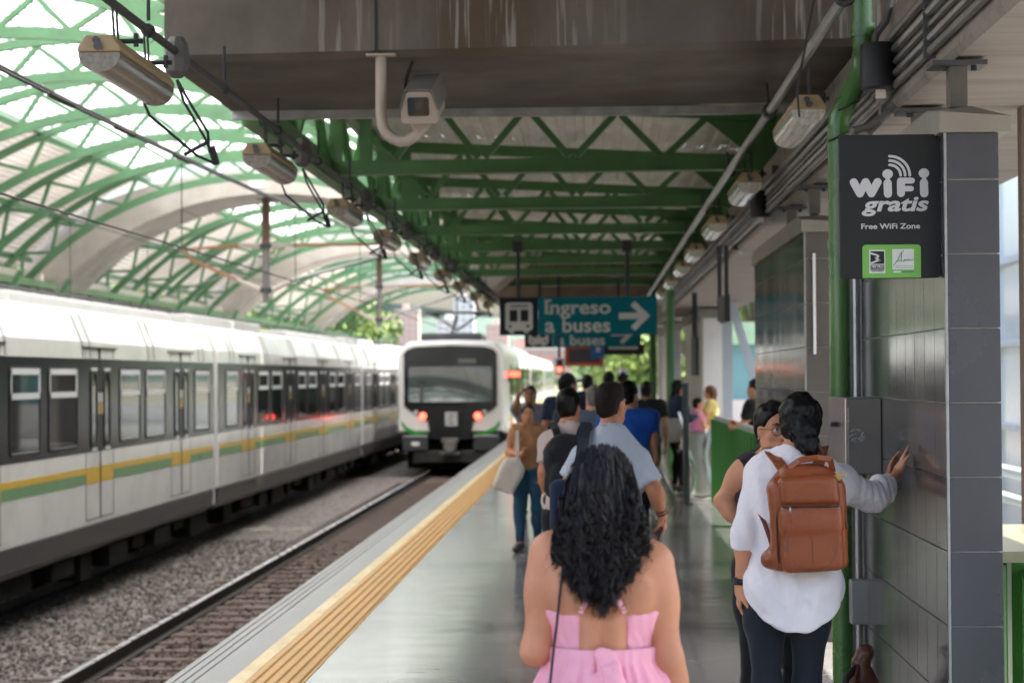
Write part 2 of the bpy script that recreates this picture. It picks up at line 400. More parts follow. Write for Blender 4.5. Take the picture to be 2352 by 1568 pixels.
for k in range(5):
    x = -1.965+.066*k; mb.add([(x-.021, -6, .003), (x+.021, -6, .003), (x+.012, -6, .0095), (x-.012, -6, .0095), (x-.021, 150, .003), (x+.021, 150, .003), (x+.012, 150, .0095), (x-.012, 150, .0095)],
        [(0, 1, 2, 3), (7, 6, 5, 4), (1, 5, 6, 2), (2, 6, 7, 3), (3, 7, 4, 0)])
o = mb.build('tactile_paving', [YEL1, YEL2]); tag(o, kind='structure')

# ================================================================ vault over the tracks
VX, VZ = -6.4, -.51           # centre of the vault's circle (Z above platform)
def arc(R, a): return (VX+R*math.sin(a), VZ+R*math.cos(a))       # a from the crown, + to the platform side
def concrete_arch(y0, y1, label):
    t = thing('concrete_arch', label, 'arch', (VX, y0, VZ), 'concrete arches over the tracks')
    mb = MB(); A = math.radians(48); N = 36; inn = []; out = []
    for i in range(N+1):
        a = -A+2*A*i/N; th = .50+.75*(abs(a)/A)**2.2
        inn.append(arc(5.87, a)); out.append(arc(5.87+th, a))
    P = inn+out[::-1]; n = len(P); V = [(x, y0, z) for x, z in P]+[(x, y1, z) for x, z in P]; F = []
    for i in range(N):
        j = 2*N+1-i; F += [(i, i+1, j-1, j), (n+j, n+j-1, n+i+1, n+i), (i+1, i, n+i, n+i+1), (j, j-1, n+j-1, n+j)]
    F += [(0, 2*N+1, n+2*N+1, n), (N+1, N, n+N, n+N+1)]
    mb.add(V, F); mb.build('arch_rib', ARCHC, t)
    for sgn, nm in ((-1, 'left'), (1, 'right')):
        x0, z0 = arc(5.87, sgn*A); x1, z1 = arc(7.12, sgn*A)
        lo = -1.44 if sgn < 0 else 3.0
        mb = MB().box((min(x0, x1), y0+.02, lo), (max(x0, x1), y1-.02, min(z0, z1)+.02))
        if sgn < 0: mb.build('arch_pier', ARCHC, t)
    mb = MB()
    for k in (-18, -2, 14):                                    # formwork joints on the soffit
        a = math.radians(k); x, z = arc(5.865, a); mb.cbox((x, (y0+y1)/2, z), (.02, y1-y0-.1, .012))
    mb.build('joint_line', M('joint_dark', (.2, .17, .14), rough=.9), t)
    return t
concrete_arch(41.8, 44.1, 'pale concrete arch spanning the tracks, first and largest of the row')
concrete_arch(61.8, 64.0, 'pale concrete arch spanning the tracks, second of the row')
concrete_arch(81.8, 84.0, 'farthest pale concrete arch spanning the tracks')
def truss_arch(y, label, bar_n=22, A0=-48, A1=37):
    t = thing('arched_truss', label, 'roof truss', (VX, y, VZ), 'green arched roof trusses')
    for nm, R, h in (('upper_chord', 6.52, .115), ('lower_chord', 6.05, .13)):
        mb = MB(); N = 30; V = []; F = []
        for i in range(N+1):
            a = math.radians(A0+(A1-A0)*i/N)
            for r, dy in ((R-h/2, -.05), (R-h/2, .05), (R+h/2, .05), (R+h/2, -.05)):
                x, z = arc(r, a); V.append((x, y+dy, z))
        for i in range(N):
            for k in range(4): F.append((4*i+k, 4*i+(k+1) % 4, 4*i+4+(k+1) % 4, 4*i+4+k))
        F += [(3, 2, 1, 0), (4*N, 4*N+1, 4*N+2, 4*N+3)]
        mb.add(V, F); mb.build(nm, GREEN, t)
    for i in range(bar_n):
        a = A0+(A1-A0)*(i+.02)/bar_n; b = A0+(A1-A0)*(i+.98)/bar_n
        r0, r1 = (6.1, 6.45) if i % 2 == 0 else (6.45, 6.1)
        xa, za = arc(r0, math.radians(a)); xb, zb = arc(r1, math.radians(b))
        MB().bar((xa, y, za), (xb, y, zb), .06, .07, up=(0, 1, 0)).build('truss_web', GREEN, t)
    return t
TR_Y = [16.4, 19.8, 23.2, 26.6, 30.0, 33.4, 36.8, 40.2, 47.3, 51.4, 55.4, 59.3, 67.5, 71.5, 75.5, 79.4, 87.5, 91.5]
WORDS = ['first', 'second', 'third', 'fourth', 'fifth', 'sixth', 'seventh', 'eighth', 'ninth', 'tenth', 'eleventh', 'twelfth']
proto = None; kk = 0
for i, y in enumerate(TR_Y):
    nb = sum(1 for q in TR_Y if q < 41); k = i if i < nb else (i-nb) % 4
    where = 'before the nearest concrete arch' if y < 41 else 'between the first and second concrete arches' if y < 61 else 'between the second and third concrete arches' if y < 81 else 'beyond the last concrete arch'
    lab = 'green arched truss, %s of those %s' % (WORDS[k], where)
    if proto is None: proto = truss_arch(y, lab)
    else: c = copy_tree(proto); c.location = (VX, y, VZ); c['label'] = lab
# solid ribbed sheets on the left flank, translucent sheets over the crown
def vault_sheet(name, a0, a1, y0, y1, R, mat, n=26, rib=.035, parent=None):
    V = []; F = []; ang = [a0+(a1-a0)*i/n for i in range(n+1)]
    V2 = []
    k = 0
    for i in range(n):
        for f, r in ((0, 0), (.55, 0), (.62, rib), (.93, rib)):
            a = ang[i]+(ang[i+1]-ang[i])*f; x, z = arc(R+r, math.radians(a)); V.append((x, y0, z)); V.append((x, y1, z)); k += 1
    x, z = arc(R, math.radians(a1)); V.append((x, y0, z)); V.append((x, y1, z)); k += 1
    F = [(2*i, 2*i+2, 2*i+3, 2*i+1) for i in range(k-1)]
    return mesh_obj(name, V, F, mat, parent)
def translucent():
    m = bpy.data.materials.new('translucent_sheet'); m.use_nodes = True; nt = m.node_tree; nt.nodes.clear(); L = nt.links.new
    o = _n(nt, 'ShaderNodeOutputMaterial'); t = _n(nt, 'ShaderNodeBsdfTranslucent'); t.inputs[0].default_value = (.70, .71, .70, 1)
    d = _n(nt, 'ShaderNodeBsdfDiffuse'); d.inputs[0].default_value = (.8, .82, .8, 1)
    tc = _n(nt, 'ShaderNodeTexCoord'); nz = _n(nt, 'ShaderNodeTexNoise'); nz.inputs['Scale'].default_value = .8; L(tc.outputs['Object'], nz.inputs['Vector'])
    mr = _n(nt, 'ShaderNodeMapRange'); mr.inputs[3].default_value = .06; mr.inputs[4].default_value = .16; L(nz.outputs[0], mr.inputs[0])
    mx = _n(nt, 'ShaderNodeMixShader'); L(mr.outputs[0], mx.inputs[0]); L(t.outputs[0], mx.inputs[1]); L(d.outputs[0], mx.inputs[2]); L(mx.outputs[0], o.inputs[0])
    return m
TRANSL = translucent()
def fibre_sheet():
    m = bpy.data.materials.new('fibre_sheet'); m.use_nodes = True; nt = m.node_tree; nt.nodes.clear(); L = nt.links.new
    o = _n(nt, 'ShaderNodeOutputMaterial'); t = _n(nt, 'ShaderNodeBsdfTranslucent'); d = _n(nt, 'ShaderNodeBsdfDiffuse')
    tc = _n(nt, 'ShaderNodeTexCoord'); nz = _n(nt, 'ShaderNodeTexNoise'); nz.inputs['Scale'].default_value = .7; nz.inputs['Detail'].default_value = 7; L(tc.outputs['Object'], nz.inputs['Vector'])
    r = _n(nt, 'ShaderNodeValToRGB'); r.color_ramp.elements[0].position = .3; r.color_ramp.elements[1].position = .65; r.color_ramp.elements[0].color = (.62, .56, .50, 1); r.color_ramp.elements[1].color = (.82, .77, .72, 1)
    L(nz.outputs[0], r.inputs[0]); L(r.outputs[0], t.inputs[0]); L(r.outputs[0], d.inputs[0])
    mx = _n(nt, 'ShaderNodeMixShader'); mx.inputs[0].default_value = .84; L(t.outputs[0], mx.inputs[1]); L(d.outputs[0], mx.inputs[2]); L(mx.outputs[0], o.inputs[0])
    return m
FIBRE = fibre_sheet()
SPLIT = -21
for y0, y1, lab in ((8, 41.7, 'before the nearest concrete arch'), (44.2, 61.7, 'between the first and second arches'), (64.1, 81.7, 'between the second and third arches'), (84.1, 93, 'past the last arch')):
    t = thing('vault_roof', 'beige ribbed roof sheets with a translucent crown, bay '+lab, 'roof', (VX, y0, VZ), 'vault roof bays')
    vault_sheet('solid_sheet', -48, SPLIT, y0, y1, 6.66, FIBRE, parent=t)
    if y0 < 60: vault_sheet('translucent_sheet', SPLIT+.05, 30, y0, y1, 6.68, TRANSL, n=34, rib=.03, parent=t)
    if y0 < 60: vault_sheet('edge_sheet', 30.05, 37, y0, y1, 6.66, FIBRE, n=6, parent=t)
    for a in (-46, -36, SPLIT, 30):
        x, z = arc(6.60, math.radians(a)); MB().bar((x, y0, z), (x, y1, z), .08, .10).build('purlin', GREEN, t)
# left flank: wall, girder and V struts behind the standing train
o = MB().box((-12.6, -6, -1.44), (-12.3, 66, 2.2)).build('station_wall', M('dark_wall', (.12, .115, .105), rough=.9, var=.3, scale=.6), None); tag(o, 'dark concrete wall behind the white train', 'wall', kind='thing')
o = MB().box((-12.35, -6, 3.35), (-10.9, 66, 3.8)).build('edge_beam', ARCHC); tag(o, 'long concrete edge beam carrying the left springings of the vault', 'beam', kind='thing')
t = thing('lattice_girder', 'green lattice girder running along the left foot of the vault', 'girder', (-10.75, 8, 3.3))
MB().bar((-10.72, 8, 3.56), (-10.72, 93, 3.56), .12, .14).build('upper_chord', DGREEN, t)
MB().bar((-10.72, 8, 2.62), (-10.72, 93, 2.62), .14, .16).build('lower_chord', DGREEN, t)
y = 9.0; k = 0
while y < 92:
    MB().bar((-10.72, y, 2.7), (-10.72, y+1.0, 3.5), .07, .07).build('girder_web', DGREEN, t)
    MB().bar((-10.72, y+1.0, 3.5), (-10.72, y+2.0, 2.7), .07, .07).build('girder_web', DGREEN, t); y += 2.05
    k += 2
for i, y in enumerate(TR_Y):
    if y < 20: continue
    t = thing('support_strut', 'green V-shaped strut at the foot of the arched truss numbered along the white train', 'strut', (-10.6, y, 2.7), 'green V struts at the truss feet')
    t['label'] = 'pair of green struts under the left foot of the %s arched truss' % (['third', 'fourth', 'fifth', 'sixth', 'seventh', 'eighth', 'ninth', 'tenth', 'eleventh', 'twelfth', 'thirteenth', 'fourteenth', 'fifteenth', 'sixteenth', 'seventeenth', 'eighteenth'][i-2])
    x, z = arc(6.5, math.radians(-40)); x2, z2 = arc(6.1, math.radians(-47))
    MB().bar((-10.55, y, 2.66), (x2, y, z2), .12, .12).build('strut_bar', GREEN, t)
    MB().bar((-10.55, y, 2.66), (-10.0, y, 3.62), .1, .1).build('strut_bar', GREEN, t)

# ================================================================ platform roof
def cross_beam(y0, y1, z0, z1, x0, x1, skew, label, mat=None):
    """concrete beam across the platform, its right end nearer by skew"""
    t = thing('concrete_beam', label, 'beam', (x0, y0, z0))
    mb = MB(); ch = .1
    def Y(x, y): return y-skew*(x-x0)/(x1-x0)
    P = [(y0, z1), (y0, z0+.04), (y0+.06, z0), (y1, z0), (y1, z1)]
    V = [(x0, Y(x0, p), z) for p, z in P]+[(x1, Y(x1, p), z) for p, z in P]; n = len(P)
    mb.add(V, [tuple(range(n)), tuple(range(2*n-1, n-1, -1))]+[(i, n+i, n+(i+1) % n, (i+1) % n) for i in range(n)])
    mb.build('beam_body', mat or BEAMC, t)
    return t, Y
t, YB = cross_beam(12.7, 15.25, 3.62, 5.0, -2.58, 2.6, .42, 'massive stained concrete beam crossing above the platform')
jx = at(864, 60, 12.6).x
MB().box((jx-.009, YB(jx, 12.7)-.004, 3.64), (jx+.009, YB(jx, 12.7)+.05, 5.0)).build('joint', BLACKM, t)
MB().box((PE-.12, YB(0, 15.25)+.02, 3.56), (2.4, YB(0, 15.25)+.08, 3.62)).build('flashing', STEEL, t)
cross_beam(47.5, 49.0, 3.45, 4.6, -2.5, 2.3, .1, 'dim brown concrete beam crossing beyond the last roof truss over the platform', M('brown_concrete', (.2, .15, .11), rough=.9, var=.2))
PT_Y = [19.7, 23.9, 28.2, 31.9, 35.6, 39.8, 44.2]
def roof_truss(y, label):
    t = thing('roof_truss', label, 'roof truss', (0, y, 3.62), 'flat green trusses over the platform')
    x0, x1 = -2.42, 2.0; sk = -.10
    def P(x, z): return (x, y+sk*(x-x0)/(x1-x0)*1.6, z)
    zb = 3.68
    def zt(x): return 4.32-.055*(x-x0)
    MB().bar(P(x0, zb-.015), P(x1, zb-.015), .10, .12).build('bottom_chord', DGREEN, t)
    MB().bar(P(x0, zb-.082), P(x1, zb-.082), .17, .012).build('flange', DGREEN, t)
    MB().bar(P(x0, zt(x0)), P(x1, zt(x1)), .1, .12).build('top_chord', DGREEN, t)
    n = 8
    xs = np.linspace(x0+.12, 1.05, n+1)
    for i in range(n):
        a, b = xs[i]+.03, xs[i+1]-.03
        if i % 2 == 0: pa, pb = P(a, zt(a)-.06), P(b, zb+.06)
        else: pa, pb = P(a, zb+.06), P(b, zt(b)-.06)
        MB().bar(pa, pb, .06, .07, up=(0, 1, 0)).build('web_bar', DGREEN, t)
    g = MB(); g.prism([(.98, zt(1)-.05), (1.42, zb+.05), (2.0, zb+.05), (2.0, zt(2)-.05)], lambda p, d: (p[0], y+d+sk*1.2, p[1]), -.012, .012); g.build('gusset_plate', DGREEN, t)
    for xx in (x0+.02, x0+.3): MB().bar(P(xx, zb-.05), P(xx, zt(xx)+.05), .11, .1).build('end_post', DGREEN, t)
    return t
tp = None
for i, y in enumerate(PT_Y):
    lab = 'flat green lattice truss under the platform roof, %s behind the stained beam' % WORDS[i]
    if tp is None: tp = roof_truss(y, lab)
    else: c = copy_tree(tp); c.location = (0, y, 3.62); c['label'] = lab
# green side girders along the roof
t = thing('eaves_girder', 'green girder along the track side of the platform roof', 'girder', (-2.5, 16, 3.6))
MB().bar((-2.5, 15.4, 3.66), (-2.5, 93, 3.66), .12, .2).build('lower_chord', DGREEN, t)
MB().bar((-2.5, 15.4, 4.42), (-2.5, 93, 4.42), .12, .14).build('upper_chord', DGREEN, t)
for i in range(22):
    y = 15.6+i*2.1
    MB().bar((-2.5, y, 3.72), (-2.5, y+1.05, 4.38), .07, .08).build('web_bar', DGREEN, t)
    MB().bar((-2.5, y+1.05, 4.38), (-2.5, y+2.1, 3.72), .07, .08).build('web_bar', DGREEN, t)
t = thing('wall_girder', 'deep dark green plate girder above the grey pillars', 'girder', (1.7, 15, 3.4))
MB().box((1.66, 15.3, 3.56), (1.70, 47, 4.35)).build('web_plate', DGREEN, t)
MB().box((1.58, 15.3, 3.53), (1.78, 47, 3.56)).build('lower_flange', DGREEN, t)
# corrugated platform roof
def corrugated(name, x0, x1, y0, y1, zf, mat, pitch=.2, h=.035, label=None):
    xs = []; x = x0
    while x < x1:
        for f, r in ((0, 0), (.45, 0), (.55, 1), (.9, 1)): xs.append((x+pitch*f, r))
        x += pitch
    V = []
    for x, r in xs: V.append((x, y0, zf(x)+r*h)); V.append((x, y1, zf(x)+r*h))
    F = [(2*i, 2*i+1, 2*i+3, 2*i+2) for i in range(len(xs)-1)]
    o = mesh_obj(name, V, F, mat)
    return tag(o, label, 'roof', 'corrugated roof bays over the platform', 'thing')
bays = [15.1]+PT_Y+[48.0]
for i in range(len(bays)-1):
    corrugated('corrugated_roof', -2.7, 2.4, bays[i]+(-.02 if i else 0), bays[i+1]+.1, lambda x: 4.45-.055*(x+2.42)+.01*(i % 2), SHEETG,
               label='dull zinc corrugated roof strip over the platform, %s bay beyond the stained beam' % WORDS[i])
# mezzanine slab carried by the pillars
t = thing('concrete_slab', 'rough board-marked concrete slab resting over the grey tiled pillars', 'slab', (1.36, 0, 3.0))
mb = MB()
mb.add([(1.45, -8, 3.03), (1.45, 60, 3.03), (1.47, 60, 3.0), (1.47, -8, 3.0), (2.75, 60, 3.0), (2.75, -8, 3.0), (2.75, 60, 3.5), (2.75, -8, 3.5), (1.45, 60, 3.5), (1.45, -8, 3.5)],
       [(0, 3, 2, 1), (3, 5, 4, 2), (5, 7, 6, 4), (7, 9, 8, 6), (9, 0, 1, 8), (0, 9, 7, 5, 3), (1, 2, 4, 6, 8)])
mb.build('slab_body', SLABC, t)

# unseen deck added over the near end so the beam reads in shade
o = MB().box((-2.58, 2.5, 5.0), (2.7, 15.2, 5.15)).build('shading_deck', BEAMC); tag(o, 'unseen deck added above the near platform end to shade the beam', 'deck', kind='thing')

# ---------------------------------------------------------------- tiled pillars
TILE = M('slate_tile', (.058, .058, .068), rough=.26, var=.16, scale=1.2, spec=.6, rvar=.3)
TILE2 = M('brushed_tile', (.135, .135, .138), rough=.13, metal=.5, var=.14, scale=2, stretch=(1, 1, .25), rvar=.35)
TILE3 = M('brown_tile', (.10, .088, .074), rough=.35, var=.2, scale=1.5)
GROUT = M('pale_grout', (.5, .48, .45), rough=.8)
TRIM = M('trim_pale', (.58, .54, .48), rough=.45, var=.1)
CAPC = M('capital_concrete', (.25, .23, .19), rough=.85, var=.15, dirt=((.2, .17, .13), .6), dscale=2)
def pillar(y0, y1, x0, x1, top, label, side=TILE2, front=TILE, pitch=.287, cap=True):
    t = thing('tiled_pillar', label, 'pillar', (x0, y0, 0), 'tiled pillars along the platform')
    MB().box((x0+.012, y0+.012, 0), (x1-.012, y1-.012, top)).build('pillar_core', GROUT, t)
    zs = []; z = 1.72-(930-863)/4900*8.29
    while z > 0: z -= pitch
    while z < top: zs.append(z); z += pitch
    zs.append(top+.001)
    mb = MB(); g = .003
    for i in range(len(zs)-1):
        a, b = max(0, zs[i])+g, min(top, zs[i+1])-g
        if b > a: mb.box((x0+.008, y0, a), (x1-.004, y0+.02, b))
    mb.build('front_tile', front, t, bevel=.0025)
    mb = MB(); n = max(1, int(round((y1-y0)/.265))); wd = (y1-y0)/n
    for i in range(len(zs)-1):
        a, b = max(0, zs[i])+g, min(top, zs[i+1])-g
        if b <= a: continue
        for k in range(n): mb.box((x0, y0+.022+k*wd+.003, a), (x0+.02, y0+.022+(k+1)*wd-.003, b))
    mb.build('side_tile', side, t)
    MB().box((x0-.003, y0-.003, 0), (x0+.0075, y0+.02, top)).build('corner_trim', STEEL, t)
    if cap:
        mb = MB(); h = top
        mb.add([(x0-.02, y0-.02, h), (x1+.04, y0-.02, h), (x1+.04, y1+.02, h), (x0-.02, y1+.02, h), (x0-.02, y0-.02, h+.08), (x1+.04, y0-.02, h+.06), (x1+.04, y1+.02, h+.06), (x0-.02, y1+.02, h+.08),
                (x0-.02, y0+.3, h+.12), (x0+.13, y0+.15, h+.12), (x0+.13, y1-.2, h+.12), (x0-.02, y1-.2, h+.12)],
               [(0, 3, 2, 1), (0, 1, 5, 4), (1, 2, 6, 5), (2, 3, 7, 6), (3, 0, 4, 7), (4, 5, 9, 8), (5, 6, 10, 9), (6, 7, 11, 10), (7, 4, 8, 11), (8, 9, 10, 11)])
        mb.build('capital', CAPC, t)
    return t
XP = 1.35
P1 = pillar(8.29, 11.25, XP, 1.562, 2.65, 'dark grey tiled pillar bearing the wifi sign, nearest of the row')
P2 = pillar(13.85, 18.2, XP, 1.66, 2.64, 'grey tiled pillar with brown front, behind the green downpipe', front=TILE3)
MB().box((1.40, 13.82, 1.85), (1.418, 13.846, 2.5)).build('drip_stain', WHITE, P2)  # white drip stain on the front tiles, built as a thin strip
def bearing(x, y, z0, label):
    t = thing('steel_bearing', label, 'bearing', (x, y, z0), 'steel bearings between pillars and slab')
    MB().box((x-.11, y-.09, 2.965), (x+.11, y+.09, 2.985)).build('bearing_plate', DGREY, t)
    MB().box((x-.035, y-.05, z0+.08), (x+.035, y+.05, 2.965)).build('bearing_post', M('post_brown', (.13, .12, .095), rough=.6, var=.3), t)
    MB().box((x-.028, y-.04, z0), (x+.028, y+.04, z0+.08)).build('bearing_foot', DGREY, t)
    mb = MB()
    for dx in (-.06, .06): mb.lathe([(.012, -.022), (.012, 0)], (x+dx, y-.06, 2.965), 6)
    mb.build('bolt', BLACKM, t)
bearing(at(2197, 165, 8.75).x, 8.75, 2.72, 'steel bearing with bolted plate on top of the wifi pillar')
bearing(at(2112, 240, 10.3).x, 10.3, 2.72, 'steel bearing with bolted plate farther back on the wifi pillar')
bearing(at(1870, 450, 14.4).x, 14.4, 2.72, 'steel bearing on the near end of the brown-fronted pillar')
bearing(at(1818, 495, 16.2).x, 16.2, 2.72, 'steel bearing on the back end of the brown-fronted pillar')

# farther pillars and posts along the concourse side
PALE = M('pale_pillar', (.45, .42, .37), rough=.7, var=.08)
PALE_LIT = M('pale_pillar_lit', (.75, .73, .69), rough=.6, var=.05)  # front face lit white: the light is put into this paler colour
def plain_pillar(x0, x1, y0, y1, z1, m1, m2, label):
    t = thing('concrete_pillar', label, 'pillar', (x0, y0, 0), 'plain pillars down the platform')
    MB().box((x0, y0+.01, 0), (x1, y1, z1)).build('shaft', m1, t)
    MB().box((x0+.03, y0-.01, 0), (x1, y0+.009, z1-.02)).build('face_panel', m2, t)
    MB().box((x0-.06, y0-.05, z1), (x1+.06, y1+.05, z1+.16)).build('capital', CAPC, t)
    return t
plain_pillar(1.97, 2.36, 40, 47.5, 2.8, PALE, PALE_LIT, 'pale concrete pillar with a front coloured as lit beyond the green railing')
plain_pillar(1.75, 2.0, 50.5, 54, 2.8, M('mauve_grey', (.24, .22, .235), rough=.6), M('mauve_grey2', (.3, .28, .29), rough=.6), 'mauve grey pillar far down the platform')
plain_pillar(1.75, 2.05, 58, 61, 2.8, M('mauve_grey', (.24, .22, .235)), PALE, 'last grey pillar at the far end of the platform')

corrugated('corrugated_roof', -2.7, 2.4, 49.0, 74, lambda x: 4.40-.055*(x+2.42), SHEETG, label='unseen far roof strip added beyond the dim brown beam to shade the floor')  # roof continued out of view to shade the far floor
# ================================================================ standing train on the far track
TX = -8.1                                   # its centre line
BODYW = M('train_white', (.78, .78, .76), rough=.24, var=.03, scale=.8, coat=.5, dirt=((.50, .485, .45), .5), dscale=1.1)
BODYG = M('train_skirt', (.06, .059, .057), rough=.5, var=.2, scale=1, stretch=(1, .3, 3), dirt=((.11, .09, .078), .6))
BAND = M('train_band', (.009, .009, .009), rough=.15, var=.2, spec=.07)
YELT = M('stripe_yellow', (.72, .45, .015), rough=.3, var=.06, coat=.4)
GRNT = M('stripe_green', (.14, .32, .13), rough=.3, var=.15, coat=.4)
RUB = M('rubber', (.012, .012, .013), rough=.55)
ALU = M('window_alloy', (.66, .67, .68), rough=.35, metal=.1, var=.05)
def glass(name, tint=(.009, .012, .011), rough=.03):
    m = M(name, tint, rough=rough, var=.05, spec=.16, rvar=0)
    return m
GLASS = glass('dark_glass')
NX = TX+1.60                                # side facing us
def prof():
    """outline of a car body (x from centre, z), near side up over the roof to the far side"""
    h = [(1.60, -.16), (1.60, 1.98), (1.585, 2.2), (1.44, 2.56), (1.32, 2.63)]
    return [(x, z) for x, z in h]+[(-x, z) for x, z in reversed(h)]
def side_box(mb, y0, y1, z0, z1, d, base=0.0):
    mb.box((NX+base, y0, z0), (NX+d, y1, z1)); return mb
train = thing('metro_train', 'white metro train with green and yellow stripe standing on the far track', 'train', (TX, 13.6, -1.0))
def car(y0, L=22.4):
    y1 = y0+L
    mb = MB(); P = prof(); mb.xz([(TX+x, z) for x, z in P], y0, y1)
    body = mb.build('car_body', BODYW, train, bevel=.03)
    n = 6                                                      # paired ribs over the roof shoulder
    for k in range(n):
        yy = y0+1.3+k*(L-2.6)/(n-1)
        for d in (0, .42):
            mb = MB(); mb.bar((NX+.003, yy+d, 2.0), (NX-.012, yy+d, 2.2), .09, .012, up=(1, 0, 0)); mb.bar((NX-.012, yy+d, 2.2), (NX-.157, yy+d, 2.565), .09, .012, up=(1, 0, .4))
            mb.build('roof_rib', M('rib_grey', (.30, .30, .29), rough=.45), body)
    side_box(MB(), y0+.02, y1-.02, .79, 1.985, .006, -.02).build('window_band', BAND, body)
    mb = MB(); mb.xz([(NX-.14, -.52), (NX-.02, -.42), (NX+.002, -.165), (NX-.3, -.165), (NX-.3, -.52)], y0+.05, y1-.05); mb.build('skirt', BODYG, body)
    doors = [y0+3.2, y0+8.65, y0+14.1, y0+19.55]
    st = MB(); st.box((NX-.01, y0+.12, .515), (NX+.004, y1-.12, .59)); st.build('yellow_stripe', YELT, body)
    edges = [y0+.12]
    for d in doors: edges += [d-.8, d+.8]
    edges.append(y1-.12)
    for k in range(0, len(edges), 2):
        MB().box((NX-.01, edges[k]+.02, .385), (NX+.004, edges[k+1]-.02, .512)).build('green_stripe', GRNT, body)
    def window(a, b):
        mb = MB(); R = .07; x = NX+.006
        o = [(y, z) for y, z in rrect(a, .86, b, 1.88, R, 4)]; i = [(y, z) for y, z in rrect(a+.03, .89, b-.03, 1.85, R-.02, 4)]
        n = len(o); V = []; F = []
        for P2, xx in ((o, x-.004), (o, x+.012), (i, x+.012), (i, x-.004)): V += [(xx, y, z) for y, z in P2]
        for q in range(3):
            for k in range(n): F.append((q*n+k, q*n+(k+1) % n, (q+1)*n+(k+1) % n, (q+1)*n+k))
        mb.mat(1).add(V, F)
        mb.mat(0).yz(i, x-.006, x+.003)
        # opening top light with a bright alloy frame
        z0, z1 = 1.50, 1.83; f = .035
        mb.mat(2)
        for (ya, yb, za, zb) in ((a+.03, b-.03, z1-.05, z1+.02), (a+.03, b-.03, z0, z0+.07), (a+.03, a+.03+f, z0, z1), (b-.03-f, b-.03, z0, z1)): mb.box((x, ya, za), (x+.016, yb, zb))
        mb.mat(2).box((x, a+.06, .875), (x+.012, b-.06, .895))
        mb.build('window', [GLASS, RUB, ALU], body)
    def door(d):
        mb = MB(); x = NX
        mb.mat(0)
        for a, b in ((d-.78, d-.765), (d+.765, d+.78)): mb.box((x, a, -.07), (x+.004, b, 2.12))
        mb.box((x, d-.78, -.085), (x+.004, d+.78, -.07)); mb.box((x+.006, d-.012, -.07), (x+.014, d+.012, 2.12))
        mb.mat(0).box((x-.01, d-.95, 2.12), (x+.02, d+.95, 2.14)); mb.box((x-.01, d-.05, 1.985), (x+.006, d-.02, 2.12))
        mb.mat(3).box((x+.001, d-.76, .385), (x+.005, d-.014, .59)); mb.box((x+.001, d+.014, .385), (x+.005, d+.76, .59))
        for s in (-1, 1):
            c = d+s*.36
            o = rrect(c-.19, .80, c+.19, 1.86, .17, 6); i = rrect(c-.13, .88, c+.13, 1.80, .12, 6); n = len(o); V = []; F = []
            for P2, xx in ((o, x+.006), (o, x+.02), (i, x+.02), (i, x+.004)): V += [(xx, y, z) for y, z in P2]
            for q in range(3):
                for k in range(n): F.append((q*n+k, q*n+(k+1) % n, (q+1)*n+(k+1) % n, (q+1)*n+k))
            mb.mat(1).add(V, F); mb.mat(2).yz(i, x, x+.009)
            mb.mat(4).box((x+.012, c-.15, 1.83), (x+.024, c+.15, 1.87)); mb.box((x+.012, c-.12, .80), (x+.024, c+.12, .84))
            mb.mat(5).box((x+.008, d+s*.05, 1.42), (x+.012, d+s*.11, 1.55)); mb.mat(3).box((x+.008, d+s*.05, 1.27), (x+.012, d+s*.11, 1.41))
        mb.build('door', [BLACKM, RUB, GLASS, YELT, ALU, WHITE], body)
    for d in doors: door(d)
    for k in range(3):
        window(doors[k]+1.12, doors[k]+2.42); window(doors[k]+2.80, doors[k]+4.2)
    window(doors[0]-2.45, doors[0]-1.2); window(doors[3]+1.1, doors[3]+2.4)
    # roof equipment and underframe
    r = random.Random(int(y0))
    mb = MB().box((TX-.9, y0+.6, 2.6), (TX+1.0, y0+8.5, 2.86)); mb.box((TX-.9, y0+12.0, 2.6), (TX+1.0, y1-.6, 2.82)); mb.build('roof_equipment', M('roof_grey', (.42, .42, .41), rough=.6), body, bevel=.05)
    mb = MB(); y = y0+1.4
    while y < y1-1.4:
        w_ = r.uniform(.5, 1.6); mb.box((NX-.5-r.random()*.2, y, -.52), (NX-.06-r.random()*.1, y+w_, -.62-r.random()*.26)); y += w_+r.uniform(.3, .9)
    mb.box((TX-1.2, y0+.5, -.9), (TX+.9, y1-.5, -.5)); mb.build('underframe_box', M('under_dark', (.009, .0085, .008), rough=.85, var=.3, spec=.1), body)
    for yc in (y0+3.6, y1-3.6):
        mb = MB()
        for dy in (-1.1, 1.1): mb.lathe([(.43, -.07), (.43, .06), (.38, .07), (.1, .08)], (TX+.78, yc+dy, -.57), 20, 'x')
        mb.box((TX+.86, yc-1.5, -.72), (TX+1.02, yc+1.5, -.5)); mb.build('bogie', M('bogie', (.012, .011, .010), rough=.8, var=.3, spec=.1), body)
    mb = MB(); V = []
    mb.box((NX+.001, y0+4.15, -.30), (NX+.004, y0+4.2, -.14)); mb.build('marker', YELT, body)
    return body
car(-9.2); b1 = car(13.6); car(36.4); car(59.2)
for y in (13.4, 36.2, 59.0):
    MB().box((TX-1.45, y-.25, -.4), (TX+1.40, y+.25, 2.4)).build('gangway_bellows', RUB, train)
    MB().box((TX-1.5, y-.17, -.42), (TX+1.58, y+.0, .80)).build('end_panel', M('end_panel', (.6, .55, .53), rough=.5), train)
